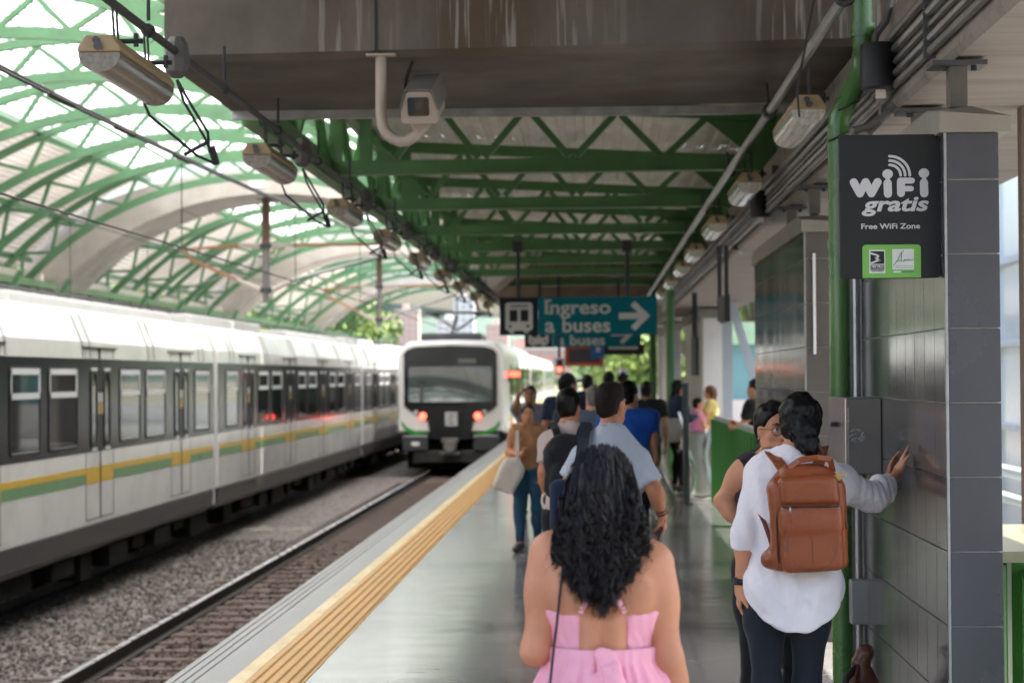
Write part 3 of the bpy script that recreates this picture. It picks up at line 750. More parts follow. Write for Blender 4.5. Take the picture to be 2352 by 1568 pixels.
# small orange stencil marks on the skirt of the near car (illegible marks, as in the photograph)
mb = MB(); r = random.Random(4)
for k, yy in enumerate(np.linspace(24.3, 26.6, 10)):
    hh = .05+.05*(k > 3)
    for q in range(3): mb.box((NX-.035, yy+r.random()*.05, -.40+q*.03), (NX-.029, yy+.07+r.random()*.1, -.39+q*.03))
mb.build('stencil_mark', M('stencil', (.5, .22, .04), rough=.6), train)

# ================================================================ train ahead on the platform track
X0, Y0 = -4.25, 62.0
tr = thing('metro_train', 'white metro train with red tail lights and black front mask stopped at the platform ahead', 'train', (X0, Y0, -1.0))
def ring(y, hw, top, sh, bot):
    """cross-section at y: half width hw, roof top, shoulder height, bottom"""
    P = []
    P += [(-hw, bot), (-hw, sh-.25)]
    for k in range(1, 6):
        a = PI-(PI/2)*k/6; P.append((-(hw-.5)+.5*math.cos(a), sh-.25+(top-sh+.25)*math.sin(a)))
    for k in range(1, 6): P.append((-(hw-.5)+(hw-.5)*2*k/6, top+.03*math.sin(PI*k/6)))
    for k in range(1, 6):
        a = PI/2-(PI/2)*k/6; P.append(((hw-.5)+.5*math.cos(a), sh-.25+(top-sh+.25)*math.sin(a)))
    P += [(hw, sh-.25), (hw, bot)]
    return [(X0+x, y, z) for x, z in P]
secs = [ring(Y0, 1.50, 2.66, 2.5, .16), ring(Y0+.12, 1.55, 2.74, 2.52, .12), ring(Y0+.5, 1.57, 2.78, 2.5, .08), ring(Y0+1.4, 1.6, 2.80, 2.5, .05), ring(Y0+24, 1.6, 2.80, 2.5, .05)]
n = len(secs[0]); V = [p for s in secs for p in s]; F = [tuple(range(n-1, -1, -1))]
for i in range(len(secs)-1): F += [(i*n+k, i*n+(k+1) % n, (i+1)*n+(k+1) % n, (i+1)*n+k) for k in range(n)]
F = [f for f in F]
SHELL = M('cab_white', (.72, .71, .69), rough=.3, var=.03, coat=.4)
shell = mesh_obj('cab_shell', V, F, SHELL, tr, smooth='auto')
def front(poly, name, mat, d0=.004, d1=.03, parent=None, bevel=0):
    return MB().xz([(X0+x, z) for x, z in poly], Y0-d1, Y0-d0).build(name, mat, parent or shell, bevel=bevel)
MASK = M('cab_mask', (.008, .009, .012), rough=.12, spec=.8, var=.1)
front([(-1.36, .88), (-1.36, 2.40), (-1.26, 2.52), (-1.0, 2.60), (0, 2.64), (1.0, 2.60), (1.26, 2.52), (1.36, 2.40), (1.36, .88), (1.2, .75), (.66, .42), (.62, .1), (.62, -.08), (-.62, -.08), (-.62, .1), (-.66, .42), (-1.2, .75)], 'front_mask', MASK, 0, .035)
WSH = M('windscreen', (.02, .035, .035), rough=.03, spec=1, var=.03, coat=1)
mb = MB().xz([(X0+x, z) for x, z in rrect(-1.22, 1.0, 1.22, 2.02, .08)], Y0-.05, Y0-.036); mb.V = [(x, y-(2.02-z)*.10, z) for x, y, z in mb.V]; mb.build('windscreen', WSH, shell)
front(rrect(.22, 2.12, .75, 2.25, .03), 'destination_display', M('display_off', (.12, .12, .11), rough=.4), .036, .042)
front(rrect(-.16, .30, .20, .70, .02), 'number_plate', M('plate', (.5, .49, .48), rough=.5), .036, .042)
mb = MB()
for k in range(3): mb.xz(rrect(X0-.06+.0*k, .36+.11*k, X0+.10-.03*(k % 2), .40+.11*k, .01), Y0-.045, Y0-.0425)
mb.build('plate_figure', DGREY, shell)
RED = M('tail_light', (.6, .02, .01), rough=.3, emit=(1, .09, .05), estr=1.7)
for x in (-.81, .79):
    mb = MB(); mb.lathe([(.105, 0), (.1, -.03), (.04, -.05)], (X0+x, Y0-.035, .585), 20, 'y'); mb.build('tail_light', RED, shell)
    mb = MB(); mb.lathe([(.06, 0), (.05, -.02)], (X0+x+(.2 if x > 0 else -.2), Y0-.035, .70), 14, 'y'); mb.build('headlight', ALU, shell)
for s in (-1, 1):
    front([(s*.66, .06), (s*.66, .09), (s*1.0, .13), (s*1.3, .28), (s*1.43, .46), (s*1.43, .33), (s*1.3, .14), (s*1.05, .03)][::s], 'green_stripe', M('cab_green', (.03, .28, .04), rough=.3), -.1, .02)
    mb = MB().box((X0+s*.66, Y0-.15, -.42), (X0+s*1.4, Y0+.5, .0)); mb.build('bumper', M('bumper', (.045, .045, .05), rough=.45), shell, bevel=.04)
    MB().box((X0+s*.68, Y0-.18, -.005), (X0+s*1.38, Y0+.1, .03)).build('bumper_top', M('bumper_top', (.45, .45, .48), rough=.3), shell)
mb = MB(); mb.xz(rrect(X0-1.14, -.27, X0-.9, -.16, .05), Y0-.165, Y0-.15); mb.build('fog_light', M('lamp_pale', (.8, .8, .78), rough=.2), shell)
mb = MB(); mb.box((X0-.25, Y0-.3, -.18), (X0+.22, Y0, -.05)); mb.lathe([(.16, -.5), (.2, -.4), (.1, -.3), (.1, 0)], (X0, Y0, -.3), 14, 'y'); mb.box((X0-.28, Y0-.4, -.52), (X0+.26, Y0, -.44)); mb.build('coupler', M('coupler', (.2, .19, .18), rough=.5, metal=.5), shell)
MB().box((X0-1.3, Y0+.3, -.95), (X0+1.3, Y0+23, .1)).build('underframe', M('under_dark', (.03, .029, .028)), tr)
MB().box((X0-1.1, Y0-.05, -.78), (X0+1.1, Y0+.2, -.42)).build('front_apron', BLACKM, shell, bevel=.04)
def side2(y0, y1, z0, z1, mat, name, d=.006, parent=None): return MB().box((X0+1.59, y0, z0), (X0+1.6+d, y1, z1)).build(name, mat, parent)
for c in range(3):
    ya = Y0+1.6+c*23; body = shell
    if c:
        mb = MB(); mb.xz([(X0+x, z) for x, z in prof()], ya-1.2, ya+21.4); body = mb.build('car_body', BODYW, tr)
        body = body
    side2(ya+(1.4 if c == 0 else 0), ya+21, .95, 2.0, GLASS, 'window_band', parent=body)
    side2(ya+.2, ya+21, .52, .60, YELT, 'yellow_stripe', parent=body); side2(ya+.2, ya+21, .37, .51, GRNT, 'green_stripe', parent=body)
    for k in range(4):
        yd = ya+2.6+5.45*k
        mb = MB().box((X0+1.6, yd-.75, .0), (X0+1.612, yd-.72, 2.1)); mb.box((X0+1.6, yd+.72, .0), (X0+1.612, yd+.75, 2.1)); mb.box((X0+1.6, yd-.015, 0), (X0+1.615, yd+.015, 2.1)); mb.build('door', BLACKM, body)
# mirror arm lights on the side of the cab
mb = MB().box((X0+1.6, Y0+1.9, 1.55), (X0+1.66, Y0+2.0, 1.9)); mb.build('side_lamp_arm', DGREY, shell)
MB().box((X0+1.62, Y0+1.85, 1.72), (X0+1.95, Y0+2.0, 1.86)).build('side_lamp', M('side_red', (.5, .02, .01), emit=(1, .08, .05), estr=1.5), shell)
# roof: dark equipment and a raised pantograph
MB().box((X0-.95, Y0+1.0, 2.78), (X0+.85, Y0+4.0, 3.02)).build('roof_equipment', DGREY, shell, bevel=.06)
mb = MB(); yy = Y0+2.6; PZ = 3.66
mb.tube([(X0-.1, yy-.5, 3.02), (X0-.1, yy+.5, 3.2), (X0+.05, yy-.3, PZ-.1)], .05, 6)
for s in (-1, 1): mb.tube([(X0+.05, yy-.3, 3.12), (X0+s*.35+.05, yy-.3, 3.36), (X0+s*.8+.05, yy-.3, PZ)], .038, 6); mb.tube([(X0+.05+s*.5, yy-.3, PZ-.06), (X0+.05+s*.85, yy-.3, PZ), (X0+.05+s*1.1, yy-.3, PZ-.08)], .035, 6)
mb.tube([(X0-.85, yy-.35, PZ), (X0+.95, yy-.35, PZ)], .045, 6); mb.tube([(X0-.85, yy-.2, PZ), (X0+.95, yy-.2, PZ)], .03, 6); mb.tube([(X0+.05, yy-.3, PZ), (X0+.05, yy-.3, PZ+.35)], .02, 5)
mb.build('pantograph', BLACKM, shell)

# ================================================================ overhead line
def mast(x, y, ztop, zbot, label):
    t = thing('catenary_mast', label, 'mast', (x, y, ztop), 'catenary drop masts')
    MB().box((x-.20, y-.2, ztop-.02), (x+.20, y+.2, ztop+.08)).build('mount_plate', DGREY, t)
    MB().box((x-.15, y-1.18, ztop+.12), (x+.15, y-1.13, ztop+.60)).build('number_board', M('board_white', (.8, .82, .85), rough=.4), t)
    MB().tube([(x, y, ztop), (x, y, ztop-.9)], .085, 12).build('mast_head', BROWNI, t)
    MB().tube([(x, y, ztop-.9), (x, y, zbot)], .075, 12).build('mast_tube', M('mast_grey', (.2, .18, .18), rough=.6, var=.2), t)
    for zc in (ztop-.97, zbot+.22): MB().lathe([(.13, -.05), (.13, .05)], (x, y, zc), 12).build('clamp', DGREY, t)
    za, zl = ztop-.97, zbot+.22
    for s, ex, ez in ((-1, 1.75, -.06), (1, 2.46, .02)):
        MB().tube([(x+s*.12, y, za), (x+s*.55, y, za+.02)], [.06, .045], 8).build('insulator', M('insulator_pale', (.5, .42, .38), rough=.3), t)
        MB().tube([(x+s*.55, y, za+.02), (x+s*ex, y, za+ez)], .03, 8).build('stay_arm', COPPER, t)
        MB().tube([(x+s*.12, y, zl), (x+s*.6, y, zl+.22)], [.06, .04], 8).build('insulator', M('insulator_pale', (.5, .42, .38)), t)
        MB().tube([(x+s*.6, y, zl+.22), (x+s*(ex-.2), y, za-.25), (x+s*(ex-.1), y, za-.02)], .035, 8).build('bracket_arm', COPPER if s < 0 else STEEL, t)
        MB().tube([(x+s*.9, y, zl+.3), (x+s*2.2, y, zl-.15), (x+s*2.25, y, zl-.28)], .018, 6).build('registration_arm', STEEL, t)
    return t
mast(-6.67, 42.95, 5.36, 3.28, 'brown drop mast with copper bracket arms under the nearest concrete arch')
mast(-6.40, 62.9, 5.36, 3.2, 'drop mast with bracket arms under the second concrete arch')
def wire(pts, r, label, name='overhead_wire'):
    mb = MB()
    for p in pts: mb.tube(p, r, 5)
    return tag(mb.build(name, CABLE), label, 'cable', 'overhead line wires', 'thing')
def sag(x0, y0, z0, x1, y1, z1, s, n=14): return [(x0+(x1-x0)*t, y0+(y1-y0)*t, z0+(z1-z0)*t-s*4*t*(1-t)) for t in np.linspace(0, 1, n)]
a, b = at(0, 128, 14.8), at(893, 548, 42.9)
m1 = sag(-4.1, 6, 4.1, b.x, 42.9, b.z, .42)
wire([sag(-4.1, 6, 3.9, b.x, 42.9, b.z, .24), sag(-4.13, 6, 3.93, b.x-.02, 42.9, b.z, .22), sag(b.x, 42.9, b.z, -4.2, 62.9, 4.42, .2)], .014, 'black twin catenary wire of the platform track sloping up to the mast')
q = sag(-4.1, 6, 3.9, b.x, 42.9, b.z, .24, 101)
for i, k in enumerate((27, 33, 40)): tag(MB().tube(q[k:k+3], .024, 8).build('wire_clamp', CABLE), 'black sleeve clamp on the twin catenary wire, %s from the near end' % WORDS[i], 'clamp', 'sleeve clamps on the catenary wire', 'thing')
wire([[( -4.14, 6, 3.0), (-4.05, 42.9, 3.05), (-4.25, 62.9, 3.05), (-4.2, 100, 3.05)]], .010, 'thin contact wire of the platform track')
wire([[(-8.1, 10, 2.98), (-8.3, 42.9, 3.03), (-8.0, 100, 3.03)], [(-8.14, 10, 3.0), (-8.3, 42.9, 3.06), (-8.0, 100, 3.06)]], .016, 'contact wire just above the roof of the standing train')
wire([sag(-8.1, 10, 4.9, -8.45, 42.9, 4.33, .25), sag(-8.45, 42.9, 4.33, -8.2, 62.9, 4.35, .2)], .012, 'thin grey messenger wire above the standing train')
for i, (x, y, zt) in enumerate(((-8.2, 21., 4.45), (-8.2, 27, 4.3), (-8.2, 33, 4.2), (-8.25, 39, 4.25), (-4.1, 21, 3.85), (-4.1, 29, 4.0), (-4.1, 37, 4.3))):
    tag(MB().tube([(x, y, 3.03), (x, y, zt)], .006, 5).build('dropper_wire', CABLE), 'thin vertical dropper wire over the %s, %s from the near end' % (('standing train', WORDS[i]) if i < 4 else ('platform track', WORDS[i-4])), 'cable', 'dropper wires of the overhead line', 'thing')
# ================================================================ lamps and conduits
LCX, LCZ = -2.15, 3.40                      # conduit along the track edge
LAMPB = M('lamp_body', (.33, .235, .12), rough=.5, var=.15, dirt=((.25, .2, .12), .5), dscale=6)
def lamp_clear():
    m = M('lamp_diffuser', (.17, .135, .09), rough=.2, var=.45, scale=4, stretch=(12, .35, 12), spec=.6, coat=.4, bump=.3, bscale=7)
    return m
LAMPC = lamp_clear()
def batten_lamp(name, x, y, z, label, group, L=1.22, wdt=.19):
    """weatherproof batten light hung along the track direction, near end at y"""
    t = thing(name, label, 'lamp', (x, y, z), group)
    h = wdt/2
    top = [(-h, 0), (h, 0), (h, .022), (h*.62, .075), (-h*.62, .075), (-h, .022)]
    MB().xz([(x+a, z+b) for a, b in top], y, y+L).build('lamp_body', LAMPB, t, bevel=.008)
    bot = [(-h*.97, 0)]+[(-h*.97*math.cos(a), -.085*math.sin(a)**.8) for a in np.linspace(.15, PI-.15, 10)]+[(h*.97, 0)]
    MB().xz([(x+a, z+b-.002) for a, b in bot], y+.01, y+L-.01).build('diffuser', LAMPC, t, smooth='auto')
    mb = MB(); mb.lathe([(.016, -.012), (.016, 0)], (x-.01, y, z+.05), 10, 'y'); mb.lathe([(.02, -.02), (.012, 0)], (x+.0, y, z+.022), 8, 'y'); mb.build('end_plug', DGREY, t)
    for y_ in (y+.18, y+L-.38):
        mb = MB()
        for yy in (y_, y_+.08): mb.tube([(x+.03, yy, z+.06), (x+.02, yy, LCZ-.0)], .006, 6)
        mb.tube([(x+.02, y_+.08, z+.085), (x+.14, y_+.08, z+.085)], .012, 6); mb.tube([(x+.11, y_+.08, z+.06), (x+.11, y_+.08, z+.12)], .012, 6); mb.bar((x+.03, y_, z+.085), (x+.03, y_+.08, z+.085), .01, .01)
        mb.build('hanger', CABLE, t)
    for sx in (-1, 1): pass
    for k in range(4):
        yy = y+.2+k*.27; MB().box((x+h*.80, yy, z-.045), (x+h*.86, yy+.2, z-.03)).build('clip', STEEL, t)
    return t
lp = None
LY = [9.25, 13.6, 17.85, 21.6, 25.7, 29.7, 33.5, 38.0, 42.5]
for i, y in enumerate(LY):
    lab = 'yellowed batten lamp hanging above the platform edge, %s from the near end' % WORDS[i]
    if lp is None: lp = batten_lamp('batten_lamp', -2.17, y, 3.155, lab, 'batten lamps over the platform edge')
    else: c = copy_tree(lp); c.location = (-2.17, y, 3.155); c['label'] = lab
RX = 1.13
for i, y in enumerate([11.6, 16.0, 20.3, 24.6, 28.4, 32.6, 37, 41]):
    lab = 'clear batten lamp hanging beside the pillars, %s from the near end' % WORDS[i]
    c = copy_tree(lp); c.name = 'batten_lamp'; c.location = (RX+.03, y, 3.16); c['label'] = lab; c['group'] = 'batten lamps along the pillars'
    for ch in kids(c):
        if ch.name.startswith('diffuser'):
            ch.data = ch.data.copy(); ch.data.materials[0] = M("lamp_clear", (.45, .42, .35), rough=.15, var=.4, scale=4, stretch=(12, .35, 12), spec=.6, coat=.4, bump=.3, bscale=7)
def conduit(name, pts, r, mat, label, cat='conduit', group='roof conduits', n=10):
    return tag(MB().tube(pts, r, n).build(name, mat, smooth='auto'), label, cat, group, 'thing')
t = thing('conduit', 'dark conduit with junction boxes running along the track edge of the platform roof', 'conduit', (LCX, 8, LCZ), 'roof conduits')
MB().tube([(LCX, 6, LCZ), (LCX, 60, LCZ)], .021, 10).build('conduit_pipe', M('conduit_dark', (.075, .07, .066), rough=.5, metal=.5), t, smooth='auto')
for i, y in enumerate([10.9, 15.6, 19.9, 24.1, 28.4, 32.1, 35.8, 40]):
    MB().lathe([(.03, -.11), (.06, -.08), (.07, -.01), (.055, .07), (.035, .10)], (LCX, y, LCZ-.02), 8, 'z').build('junction_box', M('box_dark', (.09, .085, .08), rough=.6), t)
    mb = MB()
    mb.tube([(LCX, y, LCZ-.14), (LCX+.03, y+.03, LCZ-.25), (LCX+.12, y+.1, LCZ-.42), (LCX+.15, y+.15, LCZ-.50)], .008, 5)
    mb.tube([(LCX+.0, y, LCZ-.14), (LCX+.07, y+.02, LCZ-.27), (LCX+.14, y+.1, LCZ-.40), (LCX+.14, y+.15, LCZ-.50)], .008, 5)
    mb.tube([(LCX+.15, y+.15, LCZ-.47), (LCX+.17, y+.18, LCZ-.56)], .02, 6)
    mb.tube([(LCX+.17, y+.18, LCZ-.56), (LCX+.10, y+.0, LCZ-.53), (LCX-.08, y-.3, LCZ-.36), (LCX-.1, y-.4, LCZ-.28)], .008, 5)
    mb.tube([(LCX+.13, y+.14, LCZ-.45), (LCX+.03, y+.05, LCZ-.52)], .011, 5)
    mb.build('loose_lead', CABLE, t)
for i in range(24):
    y = 8.1+i*2.1
    mb = MB(); mb.lathe([(.034, -.02), (.034, .02)], (LCX, y, LCZ), 10, 'y'); mb.tube([(LCX, y, LCZ+.05), (LCX, y, LCZ+.25)], .01, 5); mb.build('pipe_clamp', BLACKM, t)
conduit('conduit', [(RX, 6, 3.42), (RX, 14.9, 3.42), (RX-.02, 15.5, 3.40), (RX-.05, 17, 3.36), (RX-.05, 46, 3.36)], .028, STEEL, 'bright galvanised conduit above the lamps beside the pillars')
for i in range(9):
    mb = MB(); y = 9.6+i*4.2; mb.lathe([(.05, -.05), (.05, .05)], (RX, y, 3.42), 8, 'y'); mb.tube([(RX, y, 3.42), (RX-.02, y, 3.6)], .012, 5)
    tag(mb.build('conduit_hanger', BLACKM), 'black hanger clamp on the galvanised conduit, %s from the near end' % WORDS[i], 'hanger', 'hangers of the galvanised conduit', 'thing')
tag(MB().tube([(RX-.02, 9.0, 3.9), (RX-.05, 10.5, 3.55), (RX-.06, 11.3, 3.22), (RX-.02, 11.6, 3.12)], .007, 5).build('lamp_lead', CABLE), 'thin black lead looping down to the nearest lamp beside the downpipe', 'cable', kind='thing')
# bundle of pipes along the slab edge
for i, (x, z, r, lab) in enumerate(((1.428, 3.09, .019, 'lowest'), (1.428, 3.145, .019, 'second lowest'), (1.428, 3.20, .015, 'middle'), (1.425, 3.255, .022, 'second highest'), (1.425, 3.33, .022, 'highest'))):
    conduit('service_pipe', [(x, 5, z), (x, 10.2+.2*i, z), (x-.02, 10.6+.2*i, z-.03-.01*i), (x-.02, 45, z-.03)], r, STEEL if i % 2 else M('pipe_grey', (.22, .21, .2), rough=.4, metal=.5, var=.2),
            'grey service pipe along the slab edge, %s of the bundle' % lab, 'pipe', 'service pipes along the slab edge', 8)
for i in range(12):
    y = 6.5+i*2.6; tag(MB().box((1.40, y, 3.06), (1.452, y+.025, 3.37)).build('pipe_bracket', DGREY), 'dark bracket clamping the service pipes, %s from the near end' % WORDS[i], 'bracket', 'brackets of the service pipes', 'thing')
# tangle behind the speaker
def cable(pts, r, label): return tag(MB().tube(pts, r, 7).build('loose_cable', M('cable_grey', (.1, .095, .09), rough=.5)), label, 'cable', 'loose cables near the speaker', 'thing')
p = lambda u, v, Y=10.4: tuple(at(u, v, Y))
cable([p(2045, 0), p(2035, 50), p(2012, 80), p(2008, 110)], .018, 'grey cable dropping into the top of the black speaker')
cable([p(2180, 0), p(2110, 70), p(2060, 90), p(2050, 125)], .012, 'thin cable curving down to the right of the speaker')
cable([p(2025, 240), p(2020, 285), p(2000, 305), p(1978, 295), p(1965, 300), p(1955, 330)], .012, 'pale looping cable hanging under the black speaker')
cable([p(2075, 210), p(2050, 250), p(2000, 290), p(1960, 300)], .02, 'bent metal pipe passing below the speaker')
# ---------------------------------------------------------------- loudspeakers
def speaker(x, y, z, label, s=1.):
    t = thing('loudspeaker', label, 'speaker', (x, y, z), 'black cylinder speakers along the pillars')
    MB().lathe([(.075*s, 0), (.085*s, .012*s), (.085*s, .21*s), (.078*s, .222*s)], (x, y, z), 24).build('speaker_body', M('speaker_black', (.008, .008, .01), rough=.55), t, smooth='auto')
    MB().box((x+.05*s, y-.02, z+.12*s), (x+.14*s, y+.02, z+.17*s)).build('bracket', BLACKM, t)
    MB().box((x-.012, y-.03, z-.04*s), (x+.032, y+.01, z)).build('cable_box', M('ivory_box', (.55, .47, .4), rough=.5), t)
    return t
q = at(2017, 208, 10.2); sp = speaker(q.x, q.y, q.z, 'black cylinder speaker beside the green downpipe')
for i, (u, v, Y) in enumerate(((1745, 500, 17.6), (1700, 575, 22.0), (1655, 622, 27), (1612, 655, 33))):
    q = at(u, v, Y); c = copy_tree(sp); c.location = (q.x, q.y, q.z); c['label'] = 'blurred black cylinder speaker under the pipes, %s beyond the downpipe' % WORDS[i]
# ---------------------------------------------------------------- green downpipe
t = thing('downpipe', 'green drainpipe with an offset bend beside the wifi sign', 'pipe', (1.30, 11.5, 0))
py = 10.97; a = at(1981, 60, py); b = at(1927, 400, py)
zt, zb = at(1983, 168, py).z, at(1927, 290, py).z
MB().tube([(b.x, py, 0), (b.x, py, zb-.03), (b.x, py, zb)], .056, 20).build('lower_pipe', PIPEG, t, smooth='auto')
MB().tube([(b.x, py, zb-.02), (b.x+.004, py, zb+.04), (b.x+.03, py, zb+.10), (a.x-.03, py, zt-.04), (a.x-.004, py, zt+.02), (a.x, py, zt+.10)], .054, 20).build('bend', PIPEG, t, smooth='auto')
MB().tube([(a.x, py, zt+.08), (a.x, py, 5.0)], .052, 20).build('upper_pipe', PIPEG, t, smooth='auto')
for x, z in ((b.x, zb-.10), (b.x, zb-.62), (b.x, .55), (b.x, 1.3), (a.x, zt+.22)): MB().lathe([(.062, -.035), (.062, .035)], (x, py, z), 20).build('socket', PIPEG, t, smooth='auto')
for u, v in ((1948, 245), (1925, 315)):
    q = at(u, v, py-.06); mb = MB(); mb.tube([(q.x-.05, py-.05, q.z-.02), (q.x, py-.07, q.z), (q.x+.06, py-.04, q.z+.03)], .005, 5); mb.build('strap', BLACKM, t)
for i, (u, v) in enumerate(((1540, 800), (1499, 800))):
    q = at(u, v, 36+8*i); tag(MB().tube([(q.x, q.y, 0), (q.x, q.y, 3.6)], .07, 12).build('downpipe', DGREEN, smooth='auto'), 'dark green pipe post far along the platform, %s one' % ('nearer' if i == 0 else 'farther'), 'pipe', kind='thing')
# small pipes on the pillar side and the steel cabinet
for i, (u, r, lab, mt) in enumerate(((1953, .012, 'thin bright pipe next to the green downpipe', STEEL), (1966, .02, 'galvanised riser pipe between downpipe and wifi pillar', STEEL), (1982, .017, 'grey riser pipe closest to the wifi pillar', M('pipe_grey', (.22, .21, .2))))):
    q = at(u, 900, 10.95); tag(MB().tube([(q.x, 10.95, 0), (q.x, 10.95, 2.6)], r, 10).build('riser_pipe', mt, smooth='auto'), lab, 'pipe', 'riser pipes on the wifi pillar', 'thing')
q = at(1975, 1380, 10.8); tag(MB().box((q.x-.05, 10.74, q.z-.11), (q.x+.05, 10.84, q.z+.11)).build('pull_box', M('pull_box', (.3, .3, .29), rough=.4, metal=.4), bevel=.005), 'small grey pull box low on the riser pipes', 'box', kind='thing')
t = thing('electric_cabinet', 'stainless steel cabinet with a scratched round sticker on the side of the wifi pillar', 'cabinet', (1.27, 10.2, 1.4))
zt_, zb_ = at(1975, 913, 10.2).z, at(1975, 1090, 10.2).z; xl, xr = at(1941, 1000, 10.2).x, 1.352
MB().box((xl, 10.2, zb_), (xr, 10.95, zt_)).build('cabinet_body', STAIN, t, bevel=.004)
MB().box((xl+.004, 10.185, zb_+.005), (xr-.004, 10.199, zt_-.005)).build('door', M('cabinet_door', (.17, .15, .135), rough=.38, metal=.75, var=.1, scale=3), t, bevel=.003)
mb = MB(); xh = at(1948, 950, 10.18).x; mb.tube([(xh, 10.178, zt_-.1), (xh, 10.170, zt_-.1), (xh, 10.170, zt_-.05), (xh, 10.178, zt_-.05)], .004, 6); mb.lathe([(.007, -.01), (.007, 0)], (xh, 10.18, zt_-.11), 10, 'y'); mb.tube([(xh, 10.18, zb_+.02), (xh, 10.18, zt_-.1)], .003, 5); mb.build('latch', STEEL, t)
mb = MB(); cx, cz = at(1967, 1002, 10.18).x, at(1967, 1002, 10.18).z; r = random.Random(2)
for k in range(34):
    a = r.random()*6.28; rr = .036*math.sqrt(r.random()); x, z = cx+rr*math.cos(a), cz+rr*math.sin(a); mb.bar((x-.006, 10.1835, z-.004), (x+.006, 10.1835, z+.006*r.random()), .002, .002)
mb.build('sticker_scratch', M('scratch', (.6, .58, .55), rough=.5), t)
mb = MB(); mb.lathe([(.04, 0), (.04, .001)], (cx, 10.1838, cz), 24, 'y'); mb.build('worn_sticker', M('sticker_dark', (.16, .14, .125), rough=.45), t)
mb = MB(); mb.lathe([(.011, -.03), (.013, 0)], (xl, 10.55, at(1920, 975, 10.5).z), 10, 'x'); mb.build('knob', BLACKM, t)
# ---------------------------------------------------------------- surveillance camera on a bent pipe
CAMB = M('camera_ivory', (.40, .33, .27), rough=.4, var=.08, dirt=((.3, .25, .19), .35), dscale=6)
cy = 12.62
t = thing('security_camera', 'beige box security camera on a hooked pipe under the stained beam', 'camera', (at(873, 128, cy).x, cy, 3.6))
P0 = at(875, 128, cy)
path = [P0+Vector((0, 0, .0)), at(875, 200, cy), at(875, 255, cy)]
for k in range(1, 8):
    a = PI+(PI*.80)*k/7; c = at(924, 268, cy); R0 = .126
    path.append(c+Vector((R0*math.cos(a), 0, R0*1.18*math.sin(a))))
path.append(at(972, 292, cy))
MB().tube(path, .033, 16).build('hook_pipe', CAMB, t, smooth='auto')
MB().box((P0.x-.085, cy-.05, P0.z-.006), (P0.x+.09, cy+.03, P0.z+.006)).build('mount_plate', CAMB, t)
c0 = at(962, 245, 12.40)                     # centre of the face, turned a little to the left and down
R = Matrix.Rotation(math.radians(-2.5), 3, 'Z') @ Matrix.Rotation(math.radians(19), 3, 'X')
def cam_pt(p, d): v = R @ Vector((p[0], d, p[1])); return tuple(c0+v)
face = [(-.108, -.085), (-.095, -.105), (.095, -.105), (.108, -.085), (.108, -.02), (.078, .075), (.06, .09), (-.06, .09), (-.078, .075), (-.108, -.02)]
MB().prism(face, cam_pt, .0, .40).build('housing', CAMB, t, bevel=.006)
MB().prism([(-.113, -.022), (-.073, .095), (.073, .095), (.113, -.022), (.119, -.022), (.079, .102), (-.079, .102), (-.119, -.022)], cam_pt, -.012, .46).build('sun_shield', M('shield_grey', (.17, .15, .13), rough=.4), t)
MB().prism(rrect(-.066, -.055, .060, .055, .015), cam_pt, -.006, .01).build('window', M('cam_glass', (.006, .006, .007), rough=.08, spec=.9), t)
mb = MB(); V = []
for k in range(16): pass
mb.prism([(.022*math.cos(a), .005+.022*math.sin(a)) for a in np.linspace(0, 6.28, 20)[:-1]], cam_pt, -.009, -.005); mb.build('lens', M('lens', (.02, .02, .03), rough=.05, coat=1), t)
MB().prism([(-.05, -.15), (.045, -.15), (.075, -.106), (-.07, -.106)], cam_pt, .06, .2).build('bracket', CAMB, t)
cc = [cam_pt((-.08, .02), .38), tuple(at(925, 235, 12.75)), tuple(at(934, 180, 12.8)), tuple(at(950, 135, 12.8)), tuple(at(955, 110, 12.8))]
MB().tube(cc, .010, 6).build('cable', CABLE, t)

# ================================================================ signs
SGB = M('sign_black', (.010, .010, .011), rough=.42, var=.08, spec=.35)
SGW = M('sign_white', (.52, .52, .53), rough=.5, var=.02)
SGG = M('sign_green', (.16, .42, .07), rough=.45, var=.05)
ys = 8.40
A = at(1930, 640, ys); B = at(2158, 308, ys); W, H = B.x-A.x, B.z-A.z
ws = thing('wifi_sign', 'black sign reading wifi gratis with a green emblem panel on the tiled pillar', 'sign', (A.x, ys, A.z))
MB().xz(rrect(A.x, A.z, B.x, B.z, .018), ys, ys+.03).build('sign_board', SGB, ws, bevel=.002)
MB().box((B.x-.006, ys+.004, A.z+.02), (B.x+.004, ys+.028, B.z)).build('edge_rail', STEEL, ws)
def sg(px, py): return (A.x+W*(px-85)/960., B.z-H*(py-58)/1425.)       # from the sign's own 960 x 1425 grid
yf = ys-.0012
def disc(mb, px, py, rx, rz):
    c = sg(px, py); k = W/960.; mb.xz([(c[0]+rx*k*math.cos(a), c[1]+rz*k*math.sin(a)) for a in np.linspace(0, 2*PI, 28)[:-1]], yf-.001, yf+.0012)
def stroke(mb, pts, w, y=yf):
    """rounded stroke through points, w = width, on the sign's grid"""
    k = W/960.; P = [Vector(sg(*p)) for p in pts]; r = w*k/2
    L_, R_ = [], []; n = len(P)
    for i in range(n):
        d = (P[min(i+1, n-1)]-P[max(i-1, 0)]).normalized(); nn = Vector((-d.y, d.x)); L_.append(P[i]+nn*r); R_.append(P[i]-nn*r)
    def cap(c, d): 
        b = math.atan2(d.y, d.x); return [c+Vector((math.cos(b+t), math.sin(b+t)))*r for t in np.linspace(-PI/2, PI/2, 9)[1:-1]]
    poly = R_+cap(P[-1], (P[-1]-P[-2]).normalized())+L_[::-1]+cap(P[0], (P[0]-P[1]).normalized())
    mb.xz([tuple(v) for v in poly], y-.001, y+.0012)
lt = MB()
